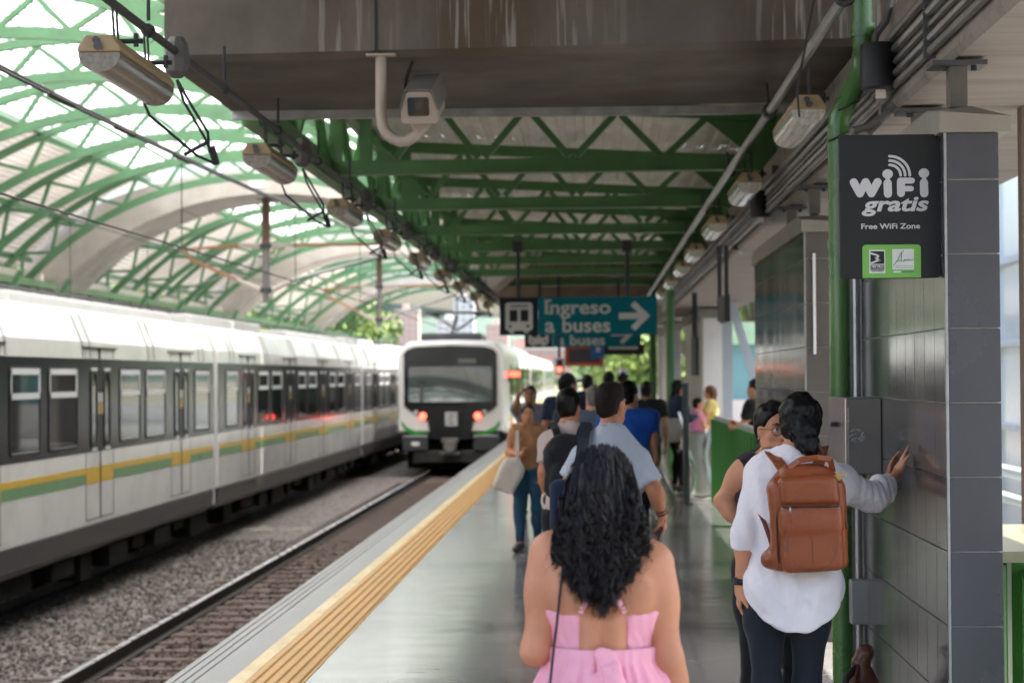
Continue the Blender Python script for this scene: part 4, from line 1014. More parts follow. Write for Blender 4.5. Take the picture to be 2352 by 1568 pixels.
for a_, b_ in (((222, 528), (280, 640)), ((280, 640), (335, 528)), ((335, 528), (390, 640)), ((390, 640), (450, 528))): stroke(lt, [a_, b_], 76, yf-.00001*random.random())
for x in (547, 893): stroke(lt, [(x-2, 540), (x, 645)], 78); disc(lt, x-1, 450 if x < 800 else 445, 50, 46); stroke(lt, [(x, 480), (x, 520)], 40, yf+.0002)
stroke(lt, [(672, 525), (672, 640)], 76); stroke(lt, [(665, 517), (775, 517)], 58, yf+.0002); stroke(lt, [(665, 597), (768, 597)], 52, yf-.0002)
for r_ in (105, 148, 192): stroke(lt, [(565+r_*math.sin(a), 465-r_*math.cos(a)) for a in np.linspace(0, PI/2, 14)], 24)
x, z = sg(296, 815); x1, _ = sg(935, 810)
put_text(lt, 'gratis', x, z, yf, width=x1-x, cap=W/960*138, bold=.028, shear=.22)
x, z = sg(289, 992); x1, _ = sg(850, 992); put_text(lt, 'Free WiFi Zone', x, z, yf, width=x1-x, cap=W/960*50, bold=.02)
lt.build('lettering', SGW, ws)
g0 = sg(298, 1480); g1 = sg(855, 1150)
P = rrect(g0[0], g0[1], g1[0], g1[1], .014); P = [(x, z) for x, z in P if not (z < g0[1]+.02)]; P = P+[(g0[0], g0[1]+.0005), (g1[0], g0[1]+.0005)]
MB().xz(P, yf-.0008, yf+.0015).build('emblem_panel', SGG, ws)
mb = MB()
def card(mb, m, x0, y0, x1, y1, d):
    a_, b_ = sg(x0, y1), sg(x1, y0); mb.mat(m).box((a_[0], yf-d-.0006, a_[1]), (b_[0], yf, b_[1]))
WH2 = M('emblem_white', (.62, .63, .62), rough=.5)
card(mb, 0, 362, 1200, 515, 1432, .001); card(mb, 1, 374, 1215, 505, 1340, .0018); card(mb, 1, 374, 1350, 505, 1400, .0018)
mb.mat(0)
for pts, w_ in ((((380, 1235), (462, 1262)), 16), (((462, 1262), (415, 1287)), 16), (((415, 1287), (462, 1303)), 16), (((462, 1303), (382, 1330)), 14)): stroke(mb, list(pts), w_, yf-.0026)
x, z = sg(384, 1380); x1, _ = sg(497, 1380); put_text(mb, 'METRO', x, z, yf-.0024, width=x1-x, cap=W/960*24, bold=.02)
card(mb, 0, 380, 1387, 500, 1390, .0024)
card(mb, 0, 582, 1195, 788, 1398, .001); card(mb, 0, 588, 1412, 664, 1428, .001); card(mb, 2, 672, 1412, 788, 1426, .001)
mb.mat(2)
for pts in (((590, 1360), (630, 1310), (668, 1225)), ((672, 1228), (665, 1318)), ((615, 1318), (660, 1308), (690, 1318)), ((690, 1318), (700, 1296)), ((700, 1298), (705, 1312), (722, 1298)), ((722, 1298), (728, 1312), (745, 1298)), ((745, 1298), (752, 1310), (780, 1298)), ((684, 1208), (688, 1222))):
    for k_ in range(len(pts)-1): stroke(mb, [pts[k_], pts[k_+1]], 6, yf-.0024-.00002*k_)
card(mb, 3, 612, 1358, 776, 1366, .0018); card(mb, 3, 606, 1376, 780, 1384, .0018)
card(mb, 1, 380, 1408, 500, 1416, .0018)
mb.build('emblem', [WH2, SGB, M('emblem_green', (.05, .25, .08), rough=.5), M('emblem_grey', (.36, .45, .38), rough=.5)], ws)

TEAL = M('sign_teal', (.0, .125, .16), rough=.6, var=.05, spec=.15)
DARKS = M('sign_slate', (.014, .018, .024), rough=.6, var=.05, spec=.2)
SGW2 = M('sign_lettering', (.5, .49, .47), rough=.6, var=.02)
def bus_sign(Yd, u0, u1, v0, v1, label, group):
    a_ = at(u0, v1, Yd); b_ = at(u1, v0, Yd); w_, h_ = b_.x-a_.x, b_.z-a_.z
    t = thing('direction_sign', label, 'sign', (a_.x, Yd, a_.z), group)
    def S(px, py): return (a_.x+w_*(px-105)/2105., b_.z-h_*(py-100)/520.)
    k = w_/2105.; ky = h_/520.
    xs = S(620, 0)[0]
    MB().box((a_.x, Yd, a_.z), (xs-.002, Yd+.08, b_.z)).build('pictogram_panel', DARKS, t)
    MB().box((xs+.002, Yd-.003, a_.z+.001), (b_.x, Yd+.082, b_.z-.001)).build('teal_panel', TEAL, t)
    y = Yd-.0055; mb = MB(); mb.mat(0)
    x0, z0 = S(180, 560); x1, z1 = S(548, 172); mb.xz(rrect(x0, z0, x1, z1, 45*k), y, y+.004)
    for (p0, p1) in ((235, 300), (425, 490)): a2, b2 = S(p0, 592), S(p1, 555); mb.xz(rrect(a2[0], a2[1], b2[0], b2[1]+.01, 14*k), y+.0003, y+.004)
    mb.mat(1)
    for (q0, r0, q1, r1) in ((238, 272, 342, 430), (386, 272, 490, 430), (245, 205, 482, 216), (245, 228, 482, 238)): a2, b2 = S(q0, r1), S(q1, r0); mb.box((a2[0], y-.002, a2[1]), (b2[0], y, b2[1]))
    for q in (245, 482):
        c = S(q, 497); mb.xz([(c[0]+20*k*math.cos(a), c[1]+20*k*math.sin(a)) for a in np.linspace(0, 2*PI, 16)[:-1]], y-.002, y)
    mb.build('bus_pictogram', [SGW2, DARKS], t)
    mb = MB(); y = Yd-.005
    x, z = S(712, 330); x1, _ = S(1590, 330); put_text(mb, 'Ingreso', x, z, y, width=x1-x, cap=185*ky, bold=.02)
    for zz in (330, 160): a2, b2 = S(706, zz+2), S(800, zz-24); mb.box((a2[0], y-.0016, a2[1]), (b2[0], y, b2[1]))
    x, z = S(712, 580); x1, _ = S(840, 580); put_text(mb, 'a', x, z, y, width=x1-x, cap=200*ky, bold=.02)
    x, z = S(945, 580); x1, _ = S(1585, 580); put_text(mb, 'buses', x, z, y, width=x1-x, cap=190*ky, bold=.02)
    ar = [(1700, 325), (1960, 325), (1855, 222), (1915, 165), (2115, 368), (1915, 570), (1860, 515), (1962, 410), (1700, 410)]
    mb.xz([S(*p_) for p_ in ar][::-1], y-.0015, y+.002)
    mb.build('lettering', SGW2, t)
    return t, a_, b_
t, a_, b_ = bus_sign(30.6, 1148, 1509, 680, 770, 'teal bus direction sign with white arrow, the nearer and larger of two', 'hanging bus signs')
for u in (1190, 1441):
    q = at(u, 690, 30.65); mb = MB().tube([(q.x, 30.64, b_.z), (q.x, 30.64, 3.62)], .03, 8); mb.box((q.x-.07, 30.56, 3.5), (q.x+.07, 30.72, 3.66)); mb.build('hanger_rod', BLACKM, t)
t, a_, b_ = bus_sign(42.3, 1205, 1467, 733, 798, 'farther bus direction sign half hidden below the nearer one', 'hanging bus signs')
for u in (1240, 1420):
    q = at(u, 740, 42.35); MB().tube([(q.x, 42.34, b_.z), (q.x, 42.34, 3.62)], .03, 8).build('hanger_rod', BLACKM, t)
# end-on sign boards hanging under the slab, and far displays
def hang_sign(Yd, u0, u1, v0, v1, vt, label, thick=.12):
    a_, b_ = at(u0, v1, Yd), at(u1, v0, Yd); t = thing('hanging_board', label, 'sign', (a_.x, Yd, a_.z))
    MB().box((a_.x, Yd, a_.z), (b_.x, Yd+.05, b_.z)).build('board', M('board_taupe', (.11, .1, .095), rough=.5), t)
    MB().box((b_.x-.03, Yd-.01, a_.z), (b_.x+.02, Yd+.9, b_.z+.02)).build('board_edge', BLACKM, t)
    zt = at(u0, vt, Yd).z
    for u in (u0+5, u1-3): q = at(u, v0, Yd); MB().box((q.x-.02, Yd, b_.z), (q.x+.02, Yd+.04, max(zt, 2.99))).build('hanger', BLACKM, t)
    return t
hang_sign(21.0, 1648, 1672, 680, 738, 630, 'grey board hanging edge-on from two rods under the slab')
hang_sign(33.0, 1588, 1602, 775, 862, 720, 'dark narrow board hanging beside the pale pillar')
q0, q1 = at(1305, 833, 52), at(1378, 800, 52)
t = thing('information_screen', 'dark information screen with a red frame under the bus signs', 'screen', (q0.x, 52, q0.z))
MB().box((q0.x, 52.05, q0.z), (q1.x, 52.2, q1.z)).build('screen', M('screen_dark', (.05, .055, .07), rough=.3), t)
mb = MB()
for (x0_, z0_, x1_, z1_) in ((q0.x-.08, q0.z-.08, q1.x+.08, q0.z), (q0.x-.08, q1.z, q1.x+.08, q1.z+.08), (q0.x-.08, q0.z, q0.x, q1.z), (q1.x, q0.z, q1.x+.08, q1.z)): mb.box((x0_, 52, z0_), (x1_, 52.2, z1_))
mb.build('frame', M('frame_red', (.5, .06, .03), rough=.5), t)
for u in (1315, 1368): q = at(u, 800, 52.1); MB().box((q.x-.03, 52.08, q1.z+.08), (q.x+.03, 52.14, 3.6)).build('hanger', BLACKM, t)
q0, q1 = at(1357, 822, 50), at(1388, 790, 50); t = thing('blue_sign', 'small blue sign with a pale mark below the bus signs', 'sign', (q0.x, 50, q0.z))
MB().box((q0.x, 50, q0.z), (q1.x, 50.1, q1.z)).build('board', M('blue_board', (.01, .12, .36), rough=.4), t)
MB().box((q0.x+.13, 49.98, q0.z+.14), (q0.x+.22, 50, q1.z-.05)).build('mark', SGW2, t)
q0, q1 = at(1388, 815, 49.2), at(1480, 790, 49.2); t = thing('black_sign', 'long black sign under the far end of the platform roof', 'sign', (q0.x, 49, q0.z))
MB().box((q0.x, 49.2, q0.z), (q1.x, 49.3, q1.z)).build('board', SGB, t); MB().box((q0.x+.1, 49.18, q0.z+.13), (q1.x-.15, 49.2, q0.z+.2)).build('lettering_band', SGW2, t)
for u in (1400, 1470): q = at(u, 800, 49.25); MB().box((q.x-.03, 49.22, q1.z), (q.x+.03, 49.28, 3.46)).build('hanger', BLACKM, t)
# platform signal with a red aspect
q = at(1285, 838, 40.5); t = thing('platform_signal', 'white boxed railway signal showing a red light', 'signal', (q.x, 40.5, q.z))
a_, b_ = at(1273, 862, 40.5), at(1297, 822, 40.5)
MB().box((a_.x, 40.5, a_.z), (b_.x, 40.75, b_.z)).build('signal_box', WHITE, t, bevel=.01)
c, d = at(1279, 857, 40.45), at(1292, 826, 40.45); MB().box((c.x, 40.47, c.z), (d.x, 40.5, d.z)).build('signal_face', BLACKM, t)
mb = MB(); q = at(1285, 848, 40.4); mb.lathe([(.05, -.03), (.052, 0)], (q.x, 40.47, q.z), 16, 'y'); mb.build('red_light', M('signal_red', (.5, .02, .01), emit=(1, .08, .05), estr=2.), t)
MB().box((a_.x+.07, 40.6, b_.z), (a_.x+.12, 40.65, 3.68)).build('hanger', BLACKM, t)

# ================================================================ rails, turnstiles, fence on the concourse side
def fence(x, y0, y1, label, h=1.05):
    t = thing('green_railing', label, 'railing', (x, y0, 0))
    MB().box((x-.04, y0, h-.05), (x+.04, y1, h)).build('handrail', M('handrail_pale', (.66, .66, .64), rough=.3, metal=.4), t)
    n = int((y1-y0)/.45)
    for i in range(n+1):
        y = y0+(y1-y0)*i/n; MB().box((x-.09, y-.05, 0), (x+.02, y+.05, h-.05)).build('post', M('rail_green', (.05, .24, .035), rough=.35), t)
    mb = MB(); mb.box((x-.02, y0, .06), (x+.0, y1, .11)); mb.box((x-.02, y0, h-.16), (x+.0, y1, h-.11))
    for i in range(int((y1-y0)/.13)): mb.box((x-.055, y0+.13*i, .1), (x-.02, y0+.13*i+.05, h-.12))
    mb.build('slat_panel', M('rail_green_panel', (.035, .18, .03), rough=.4), t)
    return t
fence(1.64, 18.6, 29.2, 'bright green slatted railing with pale handrail behind the pillars', h=1.17)
fence(1.98, 5.5, 10.4, 'green barrier panel at the right edge beyond the tiled pillar', h=.93)
def turnstile(x, y, label):
    t = thing('turnstile', label, 'turnstile', (x, y, 0), 'stainless turnstiles')
    MB().box((x-.14, y, 0), (x+.14, y+1.1, .92)).build('cabinet', STAIN, t, bevel=.02)
    for s in (-1, 1):
        MB().tube([(x-.2+s*.05, y-.55, .98), (x-.17+s*.05, y-.55, .72), (x-.05+s*.05, y-.55, .45), (x-.13+s*.02, y-.55, .04)] if s < 0 else [(x+.12, y-.5, .98), (x+.05, y-.5, .62), (x+.10, y-.5, .35), (x+.17, y-.5, .05)], .048, 10).build('bent_bar', M('chrome', (.85, .85, .84), rough=.14, metal=1, var=.03), t, smooth='auto')
    MB().tube([(x-.13, y-.52, .05), (x+.0, y-.52, .02), (x+.17, y-.52, .05)], .035, 10).build('floor_bar', M('chrome', (.75, .75, .74)), t, smooth='auto')
    mb = MB()
    for a in (80, 200, 320): mb.tube([(x-.16, y+.4, .85), (x-.16-.1, y+.4+.35*math.cos(math.radians(a)), .85+.35*math.sin(math.radians(a)))], .02, 8)
    mb.build('tripod_arm', M('chrome', (.75, .75, .74)), t)
    return t
q = at(1610, 1100, 29.5); ts = turnstile(q.x, 30.0, 'stainless turnstile with bent tube bars, nearest to the green railing')
c = copy_tree(ts); c.location = (q.x-.55, 31.2, 0); c['label'] = 'stainless turnstile farther left, partly behind the walking men'
q0, q1 = at(1492, 1015, 31.0), at(1572, 960, 31.0)
t = thing('gate_panel', 'flat grey steel gate panel between the walking men and the turnstile', 'gate', (q0.x, 31, 0))
MB().box((q0.x, 31.0, q0.z), (q1.x, 31.05, q1.z)).build('panel', M('panel_grey', (.28, .26, .24), rough=.45, metal=.4), t); MB().box((q0.x+.02, 31.0, 0), (q0.x+.08, 31.05, q0.z)).build('post', STAIN, t)
q = at(1575, 960, 28.6); t = thing('bollard_post', 'slim black post standing in front of the turnstile', 'post', (q.x, 28.6, 0))
MB().tube([(q.x, 28.6, 0), (q.x, 28.6, 1.62)], .045, 10).build('post_tube', M('post_slate', (.04, .05, .06), rough=.5), t); MB().lathe([(.1, 0), (.1, .015)], (q.x, 28.6, 0), 16).build('base', BLACKM, t)
# window frame posts at the right edge
tag(MB().box((1.602, 9.0, 0), (1.634, 9.06, 2.42)).build('frame_post', M('cream_frame', (.7, .65, .57), rough=.6, var=.1, dirt=((.45, .4, .33), .5), dscale=5)), 'weathered cream upright beside the tiled pillar', 'post', kind='thing')
tag(MB().box((2.045, 10.3, .9), (2.13, 10.4, 3.0)).build('steel_column', M('brown_column', (.15, .105, .08), rough=.6, var=.15)), 'brown steel column at the right edge under the slab', 'column', kind='thing')
tag(MB().box((1.62, 8.7, .955), (2.4, 10.35, 1.0)).build('ledge', M('ledge_metal', (.24, .23, .15), rough=.4, metal=.4)), 'pale metal ledge capping the green barrier at the right edge', 'ledge', kind='thing')
# ================================================================ outside: trees, buildings
LEAF = [M('leaf_a', (.11, .20, .035), rough=.55, var=.4, scale=.6), M('leaf_b', (.065, .12, .025), rough=.55, var=.4, scale=.6), M('leaf_c', (.19, .26, .05), rough=.5, var=.3, scale=.6)]
BARK = M('bark', (.1, .075, .055), rough=.9, var=.3)
def tree_mesh(h, cr, seed, nl=2600, leaf=.22, tone=0):
    r = np.random.RandomState(seed); mb = MB()
    trunk = MB(); pts = [(0, 0, 0), (.1*r.randn(), .1*r.randn(), h*.25), (.2*r.randn(), .2*r.randn(), h*.5), (.2*r.randn(), .2*r.randn(), h*.8)]
    trunk.tube(pts, [.16*h/6, .12*h/6, .08*h/6, .03*h/6], 8)
    cl = []
    for k in range(15):
        a = r.rand()*6.28; rr = cr*math.sqrt(r.rand())*.8; z = h*(.42+.52*r.rand()); f = 1-.55*abs((z/h)-.65)/.35
        c = np.array([rr*f*math.cos(a), rr*f*math.sin(a), z]); cl.append((c, cr*r.uniform(.28, .48)))
        trunk.tube([pts[1 if z < h*.6 else 2], tuple(c*np.array([.5, .5, 1])-np.array([0, 0, .3])), tuple(c)], [.06*h/6, .035*h/6, .015], 5)
    V = []; F = []; mi = []
    for i in range(nl):
        c, s = cl[r.randint(len(cl))]
        d = r.randn(3); d /= np.linalg.norm(d); p = c+d*s*(.55+.5*r.rand())
        n = d+.8*r.randn(3); n /= np.linalg.norm(n); u = np.cross(n, r.randn(3)); u /= np.linalg.norm(u); v = np.cross(n, u); q = leaf*r.uniform(.6, 1.3)
        b = len(V); V += [p-u*q, p+v*q*.5, p+u*q, p-v*q*.5]; F.append((b, b+1, b+2, b+3)); mi.append(int(min(2, max(0, r.choice([0, 1, 2], p=([.5, .35, .15] if tone == 0 else [.35, .15, .5]))))))
    return trunk, V, F, mi
def tree(x, y, h, cr, seed, label, tone=0, z=-1.45, **k):
    t = thing('tree', label, 'tree', (x, y, z), 'trees around the station')
    tr_, V, F, mi = tree_mesh(h, cr, seed, tone=tone, **k); tr_.V = [(a+x, b+y, c+z) for a, b, c in tr_.V]
    tr_.build('trunk', BARK, t, smooth=True)
    mesh_obj('crown', np.array(V)+np.array([x, y, z]), F, LEAF, t, mi)
    return t
tl = [(-13.5, 98, 9, 4.2, 'bright green tree beyond the end of the vault, beside the standing train', 1), (-19, 112, 11.5, 5, 'tall green tree farthest left beyond the vault', 0), (-14.8, 128, 8.2, 3.4, 'yellow-green tree above the white train roof', 1),
      (-25, 92, 10, 5, 'dense green tree left behind the lattice girder', 0), (-16.5, 84, 7, 3.4, 'low leafy tree glimpsed through the green struts', 1), (-11.5, 165, 4.8, 3, 'small far tree left of the pantograph', 0), (-21, 75, 8, 4, 'green tree behind the lattice girder at its far end', 1),
      (1.0, 150, 6.5, 4.0, 'light green tree past the end of the platform', 1), (5.5, 135, 9, 4.5, 'green tree past the platform end, right of the information screen', 1), (-7.5, 190, 4.4, 4, 'distant tree behind the stopped train', 0), (2.2, 110, 5, 2.6, 'low bright shrub tree closing the platform end', 1),
      (6.2, 84, 9, 3.5, 'green tree above the pavilion on the right', 1), (9.5, 90, 11, 4.5, 'taller tree behind the pavilion on the right', 0), (14, 100, 11, 5, 'broad tree behind the glass concourse', 0)]
for i, (x, y, h, cr, lab, tone) in enumerate(tl): tree(x, y, h, cr, 30+i, lab, tone)
def building(x, y, w_, d_, h, wall, floors, cols, label, roofm=None):
    t = thing('apartment_building', label, 'building', (x, y, -1.45), 'apartment towers on the skyline')
    z0 = -1.45; b = MB().box((x, y, z0), (x+w_, y+d_, z0+h)).build('wall', wall, t)
    MB().box((x-.3, y-.3, z0+h), (x+w_+.3, y+d_+.3, z0+h+1.2)).build('roof', roofm or M('roof_pale', (.5, .47, .44), rough=.8), t)
    MB().box((x+w_*.3, y+d_*.3, z0+h+1.2), (x+w_*.55, y+d_*.6, z0+h+5)).build('lift_house', wall, t)
    for i in range(floors):
        for j in range(cols):
            wx = x+w_*(j+.25)/cols; wz = z0+h*(i+.3)/floors
            MB().box((wx, y-.15, wz), (wx+w_/cols*.5, y+.1, wz+h/floors*.45)).build('window', M('hazed_window', (.34, .36, .38), rough=.3), t)  # panes lightened as if hazy; the haze is in their colour
PINK = M('hazed_brick', (.60, .42, .36), rough=.9, var=.1, scale=.05); CREAM = M('hazed_render', (.72, .71, .70), rough=.9, var=.06, scale=.05)  # tower walls paled in place of haze, put into their colours
building(-142, 1500, 17, 16, 50, PINK, 12, 4, 'pink brick apartment tower above the train roofs, far away')
building(-121, 1620, 20, 16, 46, CREAM, 11, 4, 'white apartment tower right of the pink one')
building(-97, 1450, 14, 14, 57, M('hazed_grey_render', (.66, .67, .68), rough=.9, var=.06, scale=.05), 13, 3, 'slim grey apartment tower near the teal sign')
building(-80, 1550, 16, 14, 40, PINK, 9, 4, 'second pink tower, lower, just left of the teal sign')
building(-45, 900, 34, 16, 14, M('pink_render', (.55, .3, .26), rough=.9, var=.08, scale=.05), 4, 8, 'low pinkish building behind the stopped train')
# pavilion and glass concourse on the right
TEALG = M('teal_glass', (.20, .40, .42), rough=.12, spec=.9, var=.12, scale=.6)
t = thing('pavilion', 'pavilion with teal panes, pale green frames and a white lower wall on the right', 'building', (3.2, 62, 0))
MB().box((3.2, 62, -1.4), (11, 66, 1.0)).build('lower_wall', M('pavilion_white', (.68, .65, .62), rough=.8, var=.05), t)
MB().box((3.2, 62.2, 1.0), (11, 66, 2.6)).build('glazing', TEALG, t)
MB().box((3.1, 61.9, 2.6), (11.1, 66.1, 3.25)).build('roof_band', M('pale_green', (.42, .62, .38), rough=.5), t)
for k in range(7): MB().box((3.75+1.05*k, 62.1, 1.0), (3.87+1.05*k, 62.2, 2.6)).build('mullion', M('pale_green', (.42, .62, .38)), t)
t = thing('steel_post', 'pale blue grey steel post with a diagonal brace', 'post', (2.35, 36.5, 0)); BG = M('blue_grey_steel', (.42, .46, .5), rough=.5, var=.05)
q0, q1 = at(1660, 800, 37), at(1681, 700, 37)
MB().box((q0.x, 37, 0), (q1.x, 37.15, 3.0)).build('post', BG, t)
a_, b_ = at(1678, 690, 37), at(1738, 885, 37); MB().bar(a_, b_, .16, .14).build('diagonal_brace', BG, t)
t = thing('glass_concourse', 'pale blue glazed concourse wall outside the right edge of the platform', 'building', (6.0, 12, 0))
MB().box((6.0, 12, -1.4), (6.3, 60, 5.6)).build('glazing', M('pale_glass', (.70, .80, .80), rough=.15, spec=.8, var=.12, scale=.5), t)
for k in range(25): MB().box((5.93, 12+2*k, -1.4), (6.0, 12.1+2*k, 5.6)).build('mullion', M('mullion_white', (.62, .65, .66), rough=.5), t)
for z in (.9, 2.1, 3.3, 4.6): MB().box((5.9, 12, z), (6.0, 60, z+.09)).build('transom', M('mullion_white', (.62, .65, .66)), t)
for i, z in enumerate((.62, .86)): tag(MB().tube([(3.6, 10, z), (3.6, 40, z)], .05, 10).build('guard_rail', M('rail_blue', (.5, .58, .62), rough=.4)), '%s pale blue tube rail outside the right edge' % ('lower' if i == 0 else 'upper'), 'rail', kind='thing')
struct('hills', MB().add([(-900, 2400, -2), (900, 2400, -2), (900, 2450, 60), (300, 2450, 95), (-100, 2450, 70), (-500, 2450, 120), (-900, 2450, 80)], [(0, 1, 2, 3, 4, 5, 6)]), M('hill_green', (.12, .17, .14), rough=.95, var=.3, scale=.01))
# ================================================================ people: bodies grown from smooth-blended limbs
def A_(v): return np.array(v, dtype=float)
class Field:
    """signed distance on a grid; shapes are blended in with a soft union and then meshed as one continuous surface"""
    def __init__(s, lo, hi, res):
        s.lo = A_(lo); s.res = res; s.n = np.maximum(2, np.ceil((A_(hi)-s.lo)/res).astype(int)+1)
        s.D = np.full(s.n, .5, dtype=np.float32)
    def sub(s, lo, hi):
        a = np.clip(np.floor((A_(lo)-s.lo)/s.res).astype(int), 0, s.n-1); b = np.clip(np.ceil((A_(hi)-s.lo)/s.res).astype(int)+1, 1, s.n)
        if np.any(b <= a): return None
        sl = tuple(slice(int(i), int(j)) for i, j in zip(a, b))
        g = [(s.lo[i]+s.res*np.arange(a[i], b[i])).astype(np.float32) for i in range(3)]
        return sl, g[0][:, None, None], g[1][None, :, None], g[2][None, None, :]
    def put(s, sl, d, k, cut=False):
        D = s.D[sl]
        if cut: s.D[sl] = np.maximum(D, -d) if k <= 0 else -smin(-D, d, k)
        else: s.D[sl] = np.minimum(D, d) if k <= 0 else smin(D, d, k)
    def cone(s, a, b, ra, rb, k=.02, cut=False, clip=None, flat=None):
        """round cone; flat=(axis, factor) squashes the section along an axis; clip=[(point, normal)] keeps the side behind the plane"""
        a, b = A_(a), A_(b); m = max(ra, rb)+k+2*s.res
        w = s.sub(np.minimum(a, b)-m, np.maximum(a, b)+m)
        if w is None: return s
        sl, X, Y, Z = w; P = [X-a[0], Y-a[1], Z-a[2]]; e = b-a; f = [1., 1., 1.]
        if flat: f[flat[0]] = flat[1]
        P = [p/q for p, q in zip(P, f)]; e = e/A_(f)
        t = np.clip((P[0]*e[0]+P[1]*e[1]+P[2]*e[2])/max(1e-9, float(e@e)), 0, 1)
        d = (np.sqrt((P[0]-e[0]*t)**2+(P[1]-e[1]*t)**2+(P[2]-e[2]*t)**2)-(ra+(rb-ra)*t))*min(f)
        return s._fin(sl, X, Y, Z, d, k, cut, clip)
    def ell(s, c, r, k=.02, cut=False, clip=None, R=None):
        c, r = A_(c), A_(r); m = (max(r) if R is not None else r)+k+2*s.res
        w = s.sub(c-m, c+m)
        if w is None: return s
        sl, X, Y, Z = w; X0, Y0, Z0 = X-c[0], Y-c[1], Z-c[2]
        if R is not None:
            R = np.array(R).T; X0, Y0, Z0 = R[0, 0]*X0+R[0, 1]*Y0+R[0, 2]*Z0, R[1, 0]*X0+R[1, 1]*Y0+R[1, 2]*Z0, R[2, 0]*X0+R[2, 1]*Y0+R[2, 2]*Z0
        k0 = np.sqrt((X0/r[0])**2+(Y0/r[1])**2+(Z0/r[2])**2)+1e-6; k1 = np.sqrt((X0/r[0]**2)**2+(Y0/r[1]**2)**2+(Z0/r[2]**2)**2)+1e-6
        return s._fin(sl, X, Y, Z, k0*(k0-1)/k1, k, cut, clip)
    def rbox(s, c, h, r, k=.01, cut=False, R=None, clip=None):
        c, h = A_(c), A_(h); m = float(np.linalg.norm(h))+r+k+2*s.res
        w = s.sub(c-m, c+m)
        if w is None: return s
        sl, X, Y, Z = w; X0, Y0, Z0 = X-c[0], Y-c[1], Z-c[2]
        if R is not None:
            R = np.array(R).T; X0, Y0, Z0 = R[0, 0]*X0+R[0, 1]*Y0+R[0, 2]*Z0, R[1, 0]*X0+R[1, 1]*Y0+R[1, 2]*Z0, R[2, 0]*X0+R[2, 1]*Y0+R[2, 2]*Z0
        q = [np.abs(X0)-h[0]+r, np.abs(Y0)-h[1]+r, np.abs(Z0)-h[2]+r]
        d = np.sqrt(np.maximum(q[0], 0)**2+np.maximum(q[1], 0)**2+np.maximum(q[2], 0)**2)+np.minimum(np.maximum(np.maximum(q[0], q[1]), q[2]), 0)-r
        return s._fin(sl, X, Y, Z, d, k, cut, clip)
    def _fin(s, sl, X, Y, Z, d, k, cut, clip):
        for p, n in (clip or []):
            n = A_(n)/np.linalg.norm(n); d = np.maximum(d, (X-p[0])*n[0]+(Y-p[1])*n[1]+(Z-p[2])*n[2])
        s.put(sl, d, k, cut); return s
    def coords(s): return [(s.lo[i]+s.res*np.arange(s.n[i])).astype(np.float32) for i in range(3)]
    def plane(s, p, n):
        n = A_(n)/np.linalg.norm(n); x, y, z = s.coords()
        s.D = np.maximum(s.D, (x-p[0])[:, None, None]*n[0]+(y-p[1])[None, :, None]*n[1]+(z-p[2])[None, None, :]*n[2]); return s
    def folds(s, amp, freq, seed=0, n=7):
        """cloth-like ripples: warped waves running mostly along z and aslant"""
        r = np.random.RandomState(seed); x, y, z = s.coords(); X, Y, Z = x[:, None, None], y[None, :, None], z[None, None, :]
        m = np.abs(s.D) < .04; acc = np.zeros_like(s.D)
        for i in range(n):
            d = A_((r.randn(), r.randn(), .55*r.randn())); d /= np.linalg.norm(d); f = freq*r.uniform(.5, 1.5)
            ph = r.rand()*6.28; acc += np.sin(f*(d[0]*X+d[1]*Y+d[2]*Z)+ph+1.6*np.sin(.5*f*(d[1]*X-d[0]*Y+.6*Z)+ph*2)).astype(np.float32)
        s.D = s.D+np.where(m, amp*acc/math.sqrt(n), 0).astype(np.float32); return s
    def mesh(s):
        """surface nets"""
        D = s.D; s_ = D < 0
        c = np.zeros(tuple(s.n-1), dtype=np.int8)
        for i in (0, 1):
            for j in (0, 1):
                for k in (0, 1): c += s_[i:s.n[0]-1+i, j:s.n[1]-1+j, k:s.n[2]-1+k]
        act = (c > 0) & (c < 8); idx = np.full(act.shape, -1, dtype=np.int64); I = np.argwhere(act); idx[act] = np.arange(len(I))
        acc = np.zeros((len(I), 3)); cnt = np.zeros(len(I))
        for ax in range(3):
            o = [i for i in range(3) if i != ax]
            for u in (0, 1):
                for v in (0, 1):
                    A = I.copy(); A[:, o[0]] += u; A[:, o[1]] += v; B = A.copy(); B[:, ax] += 1
                    da = D[A[:, 0], A[:, 1], A[:, 2]]; db = D[B[:, 0], B[:, 1], B[:, 2]]; x = (da < 0) != (db < 0)
                    t = np.where(x, da/np.where(np.abs(da-db) < 1e-9, 1, da-db), 0); P = A.astype(float); P[:, ax] += t
                    acc[x] += P[x]; cnt[x] += 1
        V = s.lo+s.res*acc/np.maximum(cnt, 1)[:, None]; F = []
        for ax in range(3):
            o1, o2 = (ax+1) % 3, (ax+2) % 3
            a = [slice(None)]*3; b = [slice(None)]*3; a[ax] = slice(0, -1); b[ax] = slice(1, None)
            x = s_[tuple(a)] != s_[tuple(b)]; E = np.argwhere(x); ins = s_[tuple(a)][x]
            ok = (E[:, o1] > 0) & (E[:, o2] > 0) & (E[:, o1] < s.n[o1]-1) & (E[:, o2] < s.n[o2]-1); E, ins = E[ok], ins[ok]
            q = []
            for u, v in ((-1, -1), (0, -1), (0, 0), (-1, 0)):
                T = E.copy(); T[:, o1] += u; T[:, o2] += v; q.append(idx[T[:, 0], T[:, 1], T[:, 2]])
            Q = np.stack(q, 1); Q[~ins] = Q[~ins][:, ::-1]; F.append(Q)
        F = np.concatenate(F) if F else np.zeros((0, 4), int); F = F[(F >= 0).all(1)]
        return V, F
def smin(a, b, k):
    h = np.clip(.5+.5*(b-a)/k, 0, 1); return (b+(a-b)*h-k*h*(1-h)).astype(np.float32)
